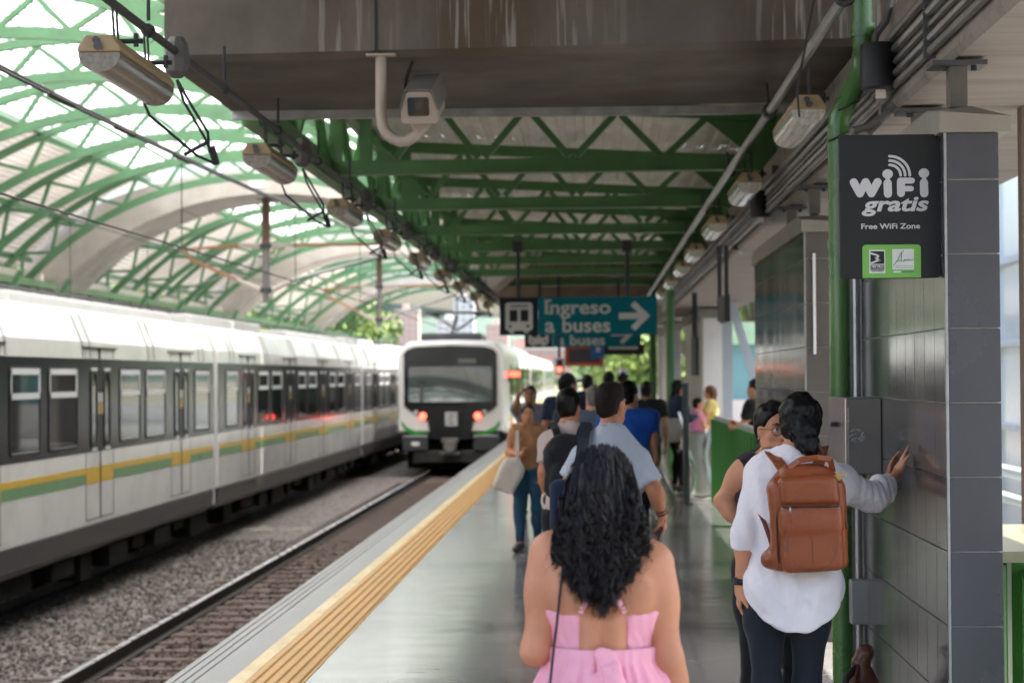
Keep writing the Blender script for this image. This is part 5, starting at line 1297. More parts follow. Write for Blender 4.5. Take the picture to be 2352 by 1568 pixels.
def relax(V, F, n=1, w=.5):
    for _ in range(n):
        S = np.zeros_like(V); C = np.zeros(len(V))
        for i in range(4):
            for j in ((i+1) % 4, (i+3) % 4): np.add.at(S, F[:, i], V[F[:, j]]); np.add.at(C, F[:, i], 1)
        V = V+w*(S/np.maximum(C, 1)[:, None]-V)
    return V

class Figure:
    """joints in the figure's own frame (metres, +y ahead of it, +x its right), turned by `face` and put at `loc`"""
    def __init__(s, label, loc, face, H=1.70, J=None, fem=False, girth=1., skin='skin_tan', res=.012, group='people on the platform', cat='person'):
        s.H, s.fem, s.g, s.res = H, fem, girth, res; k = H/1.70; s.k = k
        sw = .168 if fem else .183
        B = dict(pel=(0, 0, .93), waist=(0, .005, 1.08), chest=(0, 0, 1.27), neck=(0, -.015, 1.43), head=(0, .015, 1.575), shL=(-sw, -.01, 1.385), shR=(sw, -.01, 1.385),
                 elL=(-sw-.06, -.03, 1.10), elR=(sw+.06, -.03, 1.10), wrL=(-sw-.06, .05, .86), wrR=(sw+.06, .05, .86), haL=None, haR=None,
                 hipL=(-.09, 0, .90), hipR=(.09, 0, .90), knL=(-.10, .03, .49), knR=(.10, .03, .49), anL=(-.10, -.03, .085), anR=(.10, -.03, .085), toL=None, toR=None)
        B.update(J or {}); s.J = {n: (A_(v)*k if v is not None else None) for n, v in B.items()}
        for q in 'LR':
            if s.J['ha'+q] is None: d = s.J['wr'+q]-s.J['el'+q]; s.J['ha'+q] = s.J['wr'+q]+d/np.linalg.norm(d)*.09*k
            if s.J['to'+q] is None: s.J['to'+q] = s.J['an'+q]+A_((.02 if q == 'R' else -.02, .14, -.055))*k
        s.face = face; s.loc = Vector(loc)
        s.t = thing('person', label, cat, s.loc, group); s.skinm = SKIN[skin]
        s.body = None
    def bbox(s, pad=.14):
        P = np.array([v for v in s.J.values()]); lo, hi = P.min(0)-pad, P.max(0)+pad; hi[2] = s.J['head'][2]+.17*s.k; lo[2] = -.02; return lo, hi
    def world(s, V):
        c, n = math.cos(s.face), math.sin(s.face); V = np.asarray(V, float)
        return np.stack([V[:, 0]*c-V[:, 1]*n, V[:, 0]*n+V[:, 1]*c, V[:, 2]], 1)+np.array(s.loc)
    def emit(s, f, name, mat, parent=None, sm=1):
        V, F = f.mesh() if isinstance(f, Field) else f
        if isinstance(f, Field) and sm: V = relax(V, F, sm)
        return mesh_obj(name, s.world(V), [tuple(int(i) for i in q) for q in F], mat, parent or s.t, smooth=True)
    def emit_mb(s, mb, name, mat, parent=None, smooth=True):
        return mesh_obj(name, s.world(np.array(mb.V)), mb.F, mat, parent or s.t, mb.mi if isinstance(mat, (list, tuple)) else None, smooth=smooth)
    # ---- shapes shared by body and clothes
    def torso(s, f, t=0., k=.05, chest=True, hips=True):
        J, g, q = s.J, s.g, s.k; w = J['waist']; p = J['pel']; c = J['chest']; fe = s.fem
        if hips:
            f.ell(p+A_((0, .0, -.005))*q, A_((.165 if fe else .158, .112, .125))*q*g+t, k)
            for x in (-1, 1): f.ell(p+A_((x*.075, -.055, -.03))*q, A_((.088, .085, .095))*q*g+t, .04)
        f.ell(w, A_((.118 if fe else .138, .09, .15))*q*g+t, k)
        if chest:
            f.ell(c+A_((0, .0, -.03))*q, A_((.135 if fe else .152, .102, .19))*q*g+t, k)
            f.cone(J['shL']*.86+c*.14+A_((0, 0, -.012))*q, J['shR']*.86+c*.14+A_((0, 0, -.012))*q, .062*q*g+t, .062*q*g+t, .06)
            for S in ('shL', 'shR'):
                f.cone(J['neck']+A_((0, 0, .01))*q, J[S]*.8+J['neck']*.2, .045*q+t, .05*q+t, .05)      # trapezius
                f.ell(J[S]*.55+c*.45+A_((0, -.045, -.04))*q, A_((.075, .045, .085))*q*g+t, .05)
            if fe:
                for x in (-1, 1): f.ell(c+A_((x*.07, .085, -.05))*q, A_((.062, .055, .062))*q*g+t, .04)
        return f
    def arm(s, f, S, t=0., upto=9., k=.03, r=1.):
        """upto 0..1 upper arm, 1..2 forearm"""
        J, q, g = s.J, s.k, s.g; a, e, w = J['sh'+S], J['el'+S], J['wr'+S]; m = .88 if s.fem else 1.; m *= r
        def cl(p, d): return [(p, d)]
        if upto >= 1:
            f.cone(a, e, .056*q*g*m+t, .04*q*m+t, k); f.ell(a*.62+e*.38, A_((.05, .05, .07))*q*g*m+t, .04)
            u = min(1., upto-1); b = e+(w-e)*u; rb = (.04+(.027-.04)*u)*q*m+t
            f.cone(e, b, .041*q*m+t, rb, k, clip=None if upto > 2 else cl(b, w-e))
            if u > .4: f.ell(e*.72+w*.28, A_((.042, .042, .05))*q*m+t, .03)
        else:
            b = a+(e-a)*upto; f.cone(a, a+(e-a)*min(1, upto+.15), .058*q*g*m+t, (.056+(.042-.056)*upto)*q*m+t*1.25, k, clip=cl(b, e-a))
        return f
    def leg(s, f, S, t=0., upto=9., k=.03):
        J, q, g = s.J, s.k, s.g; h, kn, a = J['hip'+S], J['kn'+S], J['an'+S]
        f.cone(h, kn, .088*q*g+t, .053*q+t, k); f.ell(h*.7+kn*.3+A_((0, -.012, 0)), A_((.085, .085, .13))*q*g+t, .04)
        f.cone(kn, a, .052*q+t, .034*q+t*1.15, k); f.ell(kn*.68+a*.32+A_((0, -.024*q, 0)), A_((.05, .052, .10))*q+t, .04)
        return f
    def foot(s, f, S, t=0., sole=False):
        J, q = s.J, s.k; a, o = J['an'+S], J['to'+S]; d = (o-a); d[2] = 0; d = d/np.linalg.norm(d)
        heel = a-d*.035*q+A_((0, 0, -.045*q)); f.cone(heel, o+A_((0, 0, .005*q)), .036*q+t, .032*q+t, .02, flat=None)
        f.cone(a, heel+A_((0, 0, .015*q)), .034*q+t, .035*q+t, .02); f.cone(a*.6+o*.4, o, .036*q+t, .03*q+t, .02)
        return f
    def headshape(s, f, yaw=0., tilt=0.):
        """skull, face and ears; yaw turns the head on the neck"""
        q = s.k*(.96 if s.fem else 1.); c = s.J['head']; R = Matrix.Rotation(yaw, 3, 'Z') @ Matrix.Rotation(tilt, 3, 'X'); s.HR = np.array(R)
        def P(x, y, z): return c+s.HR @ (A_((x, y, z))*q)
        s.P = P; Rn = s.HR
        f.cone(s.J['neck']+A_((0, -.0, -.03)), c+A_((0, -.02, -.07))*q, .054*q*(.9 if s.fem else 1.05), .05*q*(.9 if s.fem else 1.05), .03)
        f.ell(P(0, -.012, .03), A_((.074, .096, .085))*q, .02, R=Rn); f.ell(P(0, .02, -.03), A_((.062, .075, .085))*q, .03, R=Rn)
        f.cone(P(-.035, .03, -.085), P(.035, .03, -.085), .03*q, .03*q, .03); f.ell(P(0, .062, -.098), A_((.024, .022, .018))*q, .02, R=Rn)
        f.cone(P(-.05, .0, -.06), P(-.02, .05, -.095), .022*q, .02*q, .02); f.cone(P(.05, .0, -.06), P(.02, .05, -.095), .022*q, .02*q, .02)
        for x in (-1, 1):
            f.ell(P(x*.03, .093, -.004), A_((.017, .014, .012))*q, .012, cut=True, R=Rn); f.ell(P(x*.032, .08, .018), A_((.026, .012, .008))*q, .012, R=Rn)
            f.ell(P(x*.043, .062, -.035), A_((.022, .02, .02))*q, .015, R=Rn)
            f.ell(P(x*.074, -.005, -.012), A_((.009, .02, .032))*q, .006, R=Rn); f.ell(P(x*.083, .003, -.012), A_((.006, .01, .018))*q, .004, cut=True, R=Rn)
            f.ell(P(x*.010, .100, -.043), A_((.010, .012, .008))*q, .006, R=Rn)
            f.ell(P(x*.031, .083, -.004), A_((.0125, .0125, .0125))*q, .003, R=Rn)
        f.cone(P(0, .088, .005), P(0, .108, -.038), .008*q, .0125*q, .01)
        f.cone(P(-.02, .088, -.072), P(.02, .088, -.072), .007*q, .007*q, .006); f.cone(P(-.015, .088, -.083), P(.015, .088, -.083), .008*q, .008*q, .006)
        return f
    def face_parts(s, brow='hair_black', lip='lip'):
        q = s.k; P = s.P; mb = MB()
        def ball(c, r, n=10): 
            prof = [(max(1e-4, r*math.sin(a)), -r*math.cos(a)) for a in np.linspace(0, PI, 8)]; mb.lathe(prof, c, n)
        for x in (-1, 1):
            mb = MB(); ball(P(x*.031, .0875, -.004), .0102*q); e = s.emit_mb(mb, 'eye', M('eye_white', (.55, .53, .5), rough=.2), s.body)
            mb = MB(); ball(P(x*.031, .0945, -.004), .0052*q); s.emit_mb(mb, 'iris', M('iris_dark', (.015, .01, .008), rough=.1), e)
            mb = MB(); mb.tube([P(x*.013, .0965, .018), P(x*.03, .0975, .025), P(x*.05, .084, .019)], [.0035*q, .0042*q, .002*q], 6); s.emit_mb(mb, 'eyebrow', HAIRM[brow], s.body)
            mb = MB(); mb.tube([P(x*.018, .0985, .001), P(x*.031, .1005, .0045), P(x*.045, .092, .0)], [.0012*q, .002*q, .001*q], 6); s.emit_mb(mb, 'eyelash', HAIRM['hair_black'], s.body)
        mb = MB(); mb.tube([P(-.024, .086, -.077), P(-.01, .0965, -.075), P(0, .0975, -.0765), P(.01, .0965, -.075), P(.024, .086, -.077)], [.002*q, .0055*q, .006*q, .0055*q, .002*q], 8); s.emit_mb(mb, 'lips', M('lips', (.32, .11, .09), rough=.4), s.body)
    def hand(s, f, S, curl=.5, thumb_out=None, palm_n=None, spread=.1, detail=True):
        """palm with five separate fingers; palm_n = direction the palm faces"""
        J, q = s.J, s.k*(.92 if s.fem else 1.0); w, h = J['wr'+S], J['ha'+S]; d = h-w; d = d/np.linalg.norm(d)
        n = A_(palm_n) if palm_n is not None else A_((1. if S == 'L' else -1., 0, 0)); n = n-d*(n@d); n /= np.linalg.norm(n)
        side = np.cross(n, d)*(1 if S == 'R' else -1)       # towards the thumb
        if thumb_out is not None and side @ A_(thumb_out) < 0: side = -side
        p0 = w; p1 = w+d*.088*q
        f.cone(w-d*.01, w+d*.03*q, .025*q, .026*q, .012)
        for u in (-.028, -.010, .010, .028): f.cone(w+d*.012*q+side*u*.55*q, p1+side*u*q, .0125*q, .0115*q, .008)
        f.cone(w+d*.02*q+side*.02*q+n*.004*q, w+d*.055*q+side*.026*q+n*.008*q, .015*q, .013*q, .01)
        L_ = [.064, .074, .080, .070] ; L_ = [.062, .075, .082, .074]
        for i, u in enumerate((-.030, -.0105, .0105, .030)):      # little finger to index
            ln = L_[i]*q; a = p1+side*u*q-d*.004*q; ang = curl*(1.05-.12*i); dirs = []; r = (.0080, .0088, .0090, .0088)[i]*q
            dd = d+side*u*spread*10; dd /= np.linalg.norm(dd); pts = [a]; th = 0
            for j, fr in enumerate((.46, .30, .24)):
                th += ang*(.8, 1.0, .7)[j]; v = dd*math.cos(th)+n*math.sin(th); pts.append(pts[-1]+v*ln*fr)
            for j in range(3): f.cone(pts[j], pts[j+1], r*(1-.1*j), r*(1-.1*(j+1)), .003)
        a = w+d*.028*q+side*.026*q+n*.006*q; v = d*.62+side*.68+n*.35*curl; v /= np.linalg.norm(v); b = a+v*.042*q; v2 = d*.85+side*.25+n*(.3+.5*curl); v2 /= np.linalg.norm(v2)
        f.cone(a, b, .0125*q, .0108*q, .008); f.cone(b, b+v2*.034*q, .0105*q, .0085*q, .003)
        return f
    def make_body(s, yaw=0., tilt=0., hands=True, curl=.6, palm={}, feet=False, extra=None, res=None, legs=True):
        lo, hi = s.bbox(); f = Field(lo, hi, res or s.res); s.torso(f)
        for S in 'LR':
            s.arm(f, S)
            if legs: s.leg(f, S); s.foot(f, S)
            if hands: s.hand(f, S, curl if not isinstance(curl, dict) else curl[S], palm_n=palm.get(S))
        s.headshape(f, yaw, tilt)
        if extra: extra(f)
        s.body = s.emit(f, 'body', s.skinm, sm=1 if (res or s.res) > .007 else 2); return s.body
    def top(s, mat, name='shirt', sleeve=.55, t=.014, hem=.0, neck=.0, loose=1.0, fold=.0065, seed=1, neckcut=True, vneck=0., res=None):
        """sleeve 0..2; hem = height of lower edge in body units"""
        lo, hi = s.bbox(.17); f = Field(lo, hi, res or s.res); q = s.k
        s.torso(f, t)
        hz = (hem or .86)*q; P = s.J['pel']*1.0
        f.cone(s.J['chest'], s.J['pel']+A_((0, 0, -.10))*q, (.125*s.g)*q*loose, (.135*s.g)*q*loose, .05, flat=(0, 1.18))
        if sleeve > 0:
            for S in 'LR': s.arm(f, S, t*1.25, upto=sleeve, r=1.06 if sleeve < 1 else 1.02)
        f.plane((0, 0, hz), (0, 0, -1))
        if sleeve <= 0:
            for S, x in (('L', -1), ('R', 1)): f.ell(s.J['sh'+S]+A_((x*.055, 0, -.03))*q, A_((.06, .09, .09))*q, .01, cut=True)
        if neckcut:
            n = s.J['neck']; f.cone(n+A_((0, .01, .02))*q, n+A_((0, .02, .25))*q, .070*q, .16*q, .008, cut=True)
            f.plane((0, 0, n[2]+.03*q+(neck*q)), (0, .25, 1))
            if vneck: f.ell(n+A_((0, .10, -.03))*q, A_((.06, .06, vneck))*q, .01, cut=True)
        if fold: f.folds(fold, 26/q, seed); f.folds(fold*.4, 70/q, seed+5)
        return s.emit(f, name, mat)
    def trousers(s, mat, name='trousers', t=.012, waist=1.03, ankle=.10, fold=.003, seed=2, res=None):
        lo, hi = s.bbox(.14); f = Field(lo, hi, res or s.res); q = s.k
        s.torso(f, t*.8, chest=False)
        for S in 'LR': s.leg(f, S, t)
        f.plane((0, 0, waist*q), (0, 0, 1))
        for S in 'LR':
            a = s.J['an'+S]
            f.ell(a+A_((0, .02, -.06))*q, A_((.09, .16, .08))*q, .004, cut=True)
        if fold: f.folds(fold, 40/q, seed)
        return s.emit(f, name, mat)
    def shoes(s, mat, name='shoe', t=.008):
        for S in 'LR':
            a, o = s.J['an'+S], s.J['to'+S]; lo, hi = np.minimum(a, o)-.12, np.maximum(a, o)+.10; f = Field(lo, hi, .008); s.foot(f, S, t)
            zc = min(o[2]-.035*s.k, a[2]-.085*s.k); f.plane((0, 0, a[2]+.01*s.k), (0, 0, 1)); s.emit(f, name, mat)
    def short_hair(s, mat, name='hair', grow=.008, line=.035, back=-.075, seed=3, top=.0, noise=.003, res=None):
        """cropped hair: a cap over the skull, cut away from the face and nape"""
        q = s.k; P = s.P; c = s.J['head']; f = Field(c-.17*q, c+.17*q, res or min(.008, s.res)); Rn = s.HR
        f.ell(P(0, -.014, .032), A_((.074, .096, .085))*q+grow, .0, R=Rn); f.ell(P(0, -.03, -.02), A_((.066, .07, .075))*q+grow*.7, .02, R=Rn)
        if top: f.ell(P(0, .01, .085), A_((.058, .075, .03))*q+top, .02, R=Rn)
        def pl(p, n): f.plane(P(*p), s.HR @ A_(n))
        pl((0, .062, .055), (0, 1, -.55)); pl((0, 0, back), (0, .35, -1))
        f.ell(P(0, .12, -.04), A_((.075, .095, .095))*q, .01, cut=True, R=Rn)
        for x in (-1, 1): f.ell(P(x*.085, .02, -.045), A_((.035, .05, .06))*q, .01, cut=True, R=Rn)
        if noise: f.folds(noise, 120, seed, 9)
        return s.emit(f, name, mat, s.body, sm=0)
def skin_mat(name, c, r=.48):
    return M(name, c, rough=r, var=.13, scale=9, sss=.12, bump=.05, bscale=220, dirt=(tuple(v*.82 for v in c), .35), dscale=5, spec=.3)
SKIN = {'skin_tan': skin_mat('skin_tan', (.54, .245, .138)), 'skin_warm': skin_mat('skin_warm', (.46, .195, .10)), 'skin_light': skin_mat('skin_light', (.60, .29, .165)), 'skin_dark': skin_mat('skin_dark', (.27, .135, .08))}
HAIRM = {'hair_black': M('hair_black', (.0035, .003, .003), rough=.42, var=.3, scale=30, stretch=(1, 1, .2), spec=.22, bump=.3, bscale=160),
         'hair_brown': M('hair_brown', (.045, .022, .014), rough=.42, var=.3, scale=30, stretch=(1, 1, .2), bump=.4, bscale=160),
         'hair_red': M('hair_red', (.13, .04, .018), rough=.42, var=.3, scale=30, bump=.4, bscale=160), 'hair_grey': M('hair_grey', (.13, .12, .115), rough=.5, var=.3, scale=30, bump=.4, bscale=160)}
def cloth(name, c, rough=.85, var=.1, bump=.15, **k): return M(name, c, rough=rough, var=var, scale=k.pop('scale', 5), bump=bump, bscale=k.pop('bscale', 260), sheen=k.pop('sheen', .1), spec=k.pop('spec', .15), **k)
def foot_at(u, Y): return at(u, VPV, Y).x
BLK = cloth('cloth_black', (.012, .012, .014)); JEAN = cloth('denim', (.02, .065, .115), var=.25, scale=8); NAVY = cloth('cloth_navy', (.018, .028, .06)); KHAKI = cloth('cloth_khaki', (.2, .16, .11))
SHOE = M('shoe_dark', (.03, .026, .024), rough=.5); SHOEW = M('shoe_white', (.6, .58, .55), rough=.5)
def stride(p, H=1.):
    """legs and arms mid-step: p > 0 right leg ahead"""
    return dict(knR=(.095, .12*p+.02, .50), anR=(.09, .20*p, .095+.03*max(0, -p)), knL=(-.095, -.10*p+.05, .50), anL=(-.09, -.28*p, .095+.10*max(0, p)),
                elR=(.245, -.10*p-.03, 1.11), wrR=(.255, -.12*p+.06, .87), elL=(-.245, .10*p-.03, 1.11), wrL=(-.255, .14*p+.08, .88))
# ---------------------------------------------------------------- woman in the pink dress, closest to the camera
def pink_woman():
    Y = 5.47; X = at(1382, 1150, Y).x; k = 1.0
    J = dict(pel=(.0, 0, .85), waist=(.0, .0, 1.00), chest=(-.003, 0, 1.155), neck=(-.003, -.01, 1.305), head=(.0, .03, 1.432), shL=(-.137, -.01, 1.270), shR=(.134, -.01, 1.242),
             elL=(-.172, -.035, 1.022), elR=(.168, -.035, 1.00), wrL=(-.125, .20, 1.065), wrR=(.208, .035, .80), hipL=(-.085, 0, .82), hipR=(.085, 0, .82), knL=(-.09, .06, .45), knR=(.09, -.02, .45), anL=(-.09, .12, .085), anR=(.09, -.16, .12))
    H = 1.70; f_ = Figure('woman in a pink halter dress with long black curls, seen from behind', (X, Y, 0), 0., H=1.70, J=J, fem=True, res=.0065, skin='skin_tan', girth=1.0)
    f_.k = .93
    def extra(f):
        # spine groove, shoulder blades, small of the back
        f.cone((0, -.124, 1.22), (0, -.112, .96), .018, .02, .03, cut=True)
        for x in (-1, 1): f.ell((x*.082, -.084, 1.165), (.042, .022, .058), .022); f.cone((x*.03, -.098, 1.10), (x*.034, -.095, 1.0), .022, .024, .03)
        for S in 'LR':
            e = f_.J['el'+S]; f.ell(e+A_((0, -.024, 0)), (.016, .012, .02), .012)
    f_.make_body(res=.0065, extra=extra, curl=.9, palm={'L': (0, 0, -1), 'R': (-1, .2, 0)})
    f_.face_parts()
    PINK = cloth('pink_cotton', (.86, .40, .50), rough=.8, var=.06, bump=.25, scale=9, bscale=90, sheen=.1)
    # bodice: a close shell round the ribs, open at the back
    lo, hi = f_.bbox(); f = Field(lo, hi, .0055); t = .014
    f_.torso(f, t)
    f.plane((0, 0, .965), (0, 0, -1))
    f.plane((0, -.02, 1.145), (0, -.30, 1))                                      # top edge drops towards the back
    for S, x in (('L', -1), ('R', 1)): f.ell((x*.165, .0, 1.212), (.055, .10, .085), .012, cut=True)
    f.rbox((.002, -.11, 1.072), (.057, .07, .063), .02, .006, cut=True); f.rbox((.002, -.11, 1.13), (.045, .07, .05), .01, .006, cut=True)
    x, y, z = f.coords(); X3, Z3 = x[:, None, None], z[None, None, :]
    m = np.abs(f.D) < .03
    f.D = f.D+np.where(m, .0011*np.sin(X3*260+4*np.sin(Z3*30))*(np.abs(X3) > .06), 0).astype(np.float32)
    dress = f_.emit(f, 'dress', PINK, sm=1)
    # waist band and pleated skirt
    def ring(z, rx, ry, amp, ph, n=220, y0=0.):
        P = []
        for i in range(n):
            a = 2*PI*i/n; w_ = amp*(math.sin(a*31+ph+1.3*math.sin(a*5))+.6*math.sin(a*17+2*ph)+.4*math.sin(a*53))
            P.append((math.cos(a)*(rx+w_), y0+math.sin(a)*(ry+w_), z))
        return P
    V = []; n = 220; zs = [(1.035, .128, .100, .0), (1.03, .134, .106, .001), (1.0, .134, .106, .0012), (.992, .138, .110, .003), (.97, .150, .124, .005), (.93, .168, .142, .007), (.88, .186, .160, .009), (.80, .208, .182, .012), (.65, .235, .21, .017), (.48, .26, .235, .022), (.42, .268, .243, .024)]
    for i, (z, rx, ry, am) in enumerate(zs): V += ring(z, rx+.008, ry+.014, am, .12*i, n, -.012)
    F = [(i*n+j, i*n+(j+1) % n, (i+1)*n+(j+1) % n, (i+1)*n+j) for i in range(len(zs)-1) for j in range(n)]
    f_.emit((V, [q[::-1] for q in F]), 'skirt', PINK, dress)
    # straps meeting under the hair, with little buckles
    ST = PINK
    for sx, x0 in ((-1, -.056), (1, .056)):
        pts = [(x0, -.120, 1.128), (x0*.72, -.126, 1.16), (x0*.30, -.124, 1.205), (-x0*.15, -.105, 1.255), (-x0*.6, -.055, 1.315), (-x0*.95, .02, 1.335), (-x0*.9, .07, 1.29), (-x0*.9, .115, 1.20)]
        mb = MB()
        for i in range(len(pts)-1): mb.bar(pts[i], pts[i+1], .012, .003, up=(0, -1, .3))
        f_.emit_mb(mb, 'strap', ST, dress, smooth=False)
        mb = MB(); mb.tube([(x0-.008, -.123, 1.136), (x0+.008, -.125, 1.136), (x0+.008, -.127, 1.146), (x0-.008, -.125, 1.146)], .0018, 6, closed=True); f_.emit_mb(mb, 'buckle', M('brass', (.45, .3, .16), rough=.3, metal=.9), dress)
    # bow
    f = Field((-.09, -.23, .82), (.10, -.07, 1.07), .004)
    f.ell((.006, -.142, 1.022), (.022, .016, .020), .008); f.cone((.004, -.142, 1.02), (.030, -.165, .955), .014, .030, .008, flat=(1, .5)); f.cone((.022, -.165, .985), (.040, -.175, .895), .026, .010, .008, flat=(1, .45)); f.cone((.0, -.142, 1.015), (-.020, -.162, .95), .012, .019, .008, flat=(1, .5))
    f.folds(.003, 90, 6); f_.emit(f, 'bow', PINK, dress)
    # thin bag strap down the back on the left
    mb = MB(); pts = [(-.07, -.02, 1.33), (-.095, -.085, 1.27), (-.104, -.112, 1.2), (-.115, -.118, 1.10), (-.124, -.122, 1.03), (-.135, -.145, .93), (-.15, -.165, .85), (-.16, -.12, .78), (-.14, .12, .80), (-.05, .17, 1.0), (.02, .11, 1.25), (-.07, -.02, 1.33)]
    pts = [np.array(p) for p in pts]; mb.tube(pts, .0038, 6); f_.emit_mb(mb, 'bag_strap', M('strap_black', (.015, .014, .018), rough=.6))
    # hair: a full mass plus many spiralling locks
    HB = HAIRM['hair_black']; c = f_.J['head']
    f = Field((-.21, -.24, 1.05), (.21, .20, 1.60), .006)
    f.ell((0, .006, 1.452), (.081, .099, .083), .02); f.ell((0, -.03, 1.38), (.095, .082, .10), .05); f.ell((0, -.062, 1.30), (.088, .054, .085), .05); f.ell((.0, -.088, 1.235), (.055, .034, .05), .04)
    f.ell((0, .13, 1.40), (.075, .08, .14), .01, cut=True)
    f.folds(.004, 75, 8, 9); f.folds(.003, 190, 9, 9)
    hair = f_.emit(f, 'hair', HB, f_.body, sm=0)
    r = np.random.RandomState(11); PS = []; RS = []
    def lock(s0, m_, e_, rad, tw, p0, th, n=46):
        t = np.linspace(0, 1, n)[:, None]; L = np.linalg.norm(m_-s0)+np.linalg.norm(e_-m_)
        base = s0*(1-t)**2+m_*2*t*(1-t)+e_*t*t
        am = rad*np.clip((t*L-.05)/.12, 0, 1); w_ = p0+tw*L*t**1.3
        P = base+np.concatenate([am*np.cos(w_), am*np.sin(w_)-.002, .7*am*np.sin(w_*1.3+1)], 1)
        PS.append(P); RS.append(th*(1-.75*np.clip((t[:, 0]-.8)/.2, 0, 1)))
    XE = np.array([-.14, -.12, -.07, -.03, 0, .03, .067, .12, .14]); ZE = np.array([1.25, 1.215, 1.15, 1.135, 1.105, 1.14, 1.18, 1.255, 1.27])
    for i in range(300):
        a = r.uniform(-PI*1.05, PI*.05); ph = math.acos(r.uniform(math.cos(1.75), 1.0))
        R0 = A_((.085, .102, .089)); s0 = A_((0, .006, 1.455))+R0*A_((math.cos(a)*math.sin(ph), math.sin(a)*math.sin(ph), math.cos(ph)))
        sx = s0[0]/.086; ex = float(np.clip(sx*.098+.036*r.randn(), -.125, .125)); q = abs(ex)/.12
        zE = float(np.interp(ex, XE, ZE))+abs(r.randn())*.035+(.08 if r.rand() < .3 else 0); zE = min(zE, s0[2]-.09)
        yE = -.128+.05*q*q+.014*r.randn()
        m_ = A_((sx*.124+.014*r.randn(), (-.125+.05*abs(sx)**2 if s0[1] < .02 else s0[1]*.5-.03)+.012*r.randn(), max(zE+.06, min(s0[2]-.04, 1.36+.03*r.randn()))))
        tw = r.uniform(75, 135)*(1 if r.rand() < .5 else -1); p0 = r.rand()*6.28; rad = r.uniform(.0065, .0125)
        for k in range(11):                                   # each curl is a clump of fine strands
            j = A_(r.randn(3)); lock(s0+j*.003, m_+A_(r.randn(3))*.0028, A_((ex, yE, zE))+A_(r.randn(3))*.003+A_((0, 0, abs(r.randn())*.008)), rad*r.uniform(.9, 1.1), tw*r.uniform(.99, 1.01), p0+.22*r.randn(), r.uniform(.0009, .0017))
        if r.rand() < .3: lock(s0, m_+A_(r.randn(3))*.014, A_((ex*1.15, yE, zE))+A_(r.randn(3))*.018, rad*1.5, tw, p0, .0006)
    PS = np.array(PS); PS[:, :, 0] *= .93; RS = np.array(RS); S_, n_ = RS.shape
    D_ = np.gradient(PS, axis=1); D_ /= np.linalg.norm(D_, axis=2, keepdims=True)+1e-9
    U_ = np.cross(D_, A_((.3, 1, .2))); U_ /= np.linalg.norm(U_, axis=2, keepdims=True)+1e-9; W_ = np.cross(D_, U_)
    V3 = np.stack([PS+RS[..., None]*(U_*math.cos(q)+W_*math.sin(q)) for q in (0, 2.094, 4.189)], 2).reshape(-1, 3)
    ii = (np.arange(S_)[:, None]*n_+np.arange(n_-1)[None, :]).reshape(-1)*3
    F3 = np.concatenate([np.stack([ii+k, ii+(k+1) % 3, ii+3+(k+1) % 3, ii+3+k], 1) for k in range(3)]); mb = MB(); mb.V = V3.tolist(); mb.F = [tuple(q) for q in F3.tolist()]
    f_.emit_mb(mb, 'curl', M('curl_black', (.009, .0062, .0055), rough=.32, spec=.38, var=.4, scale=25), hair); bpy.data.objects['curl']['kind'] = 'stuff'
    f_.shoes(M('sandal', (.3, .2, .12), rough=.6))
pink_woman()

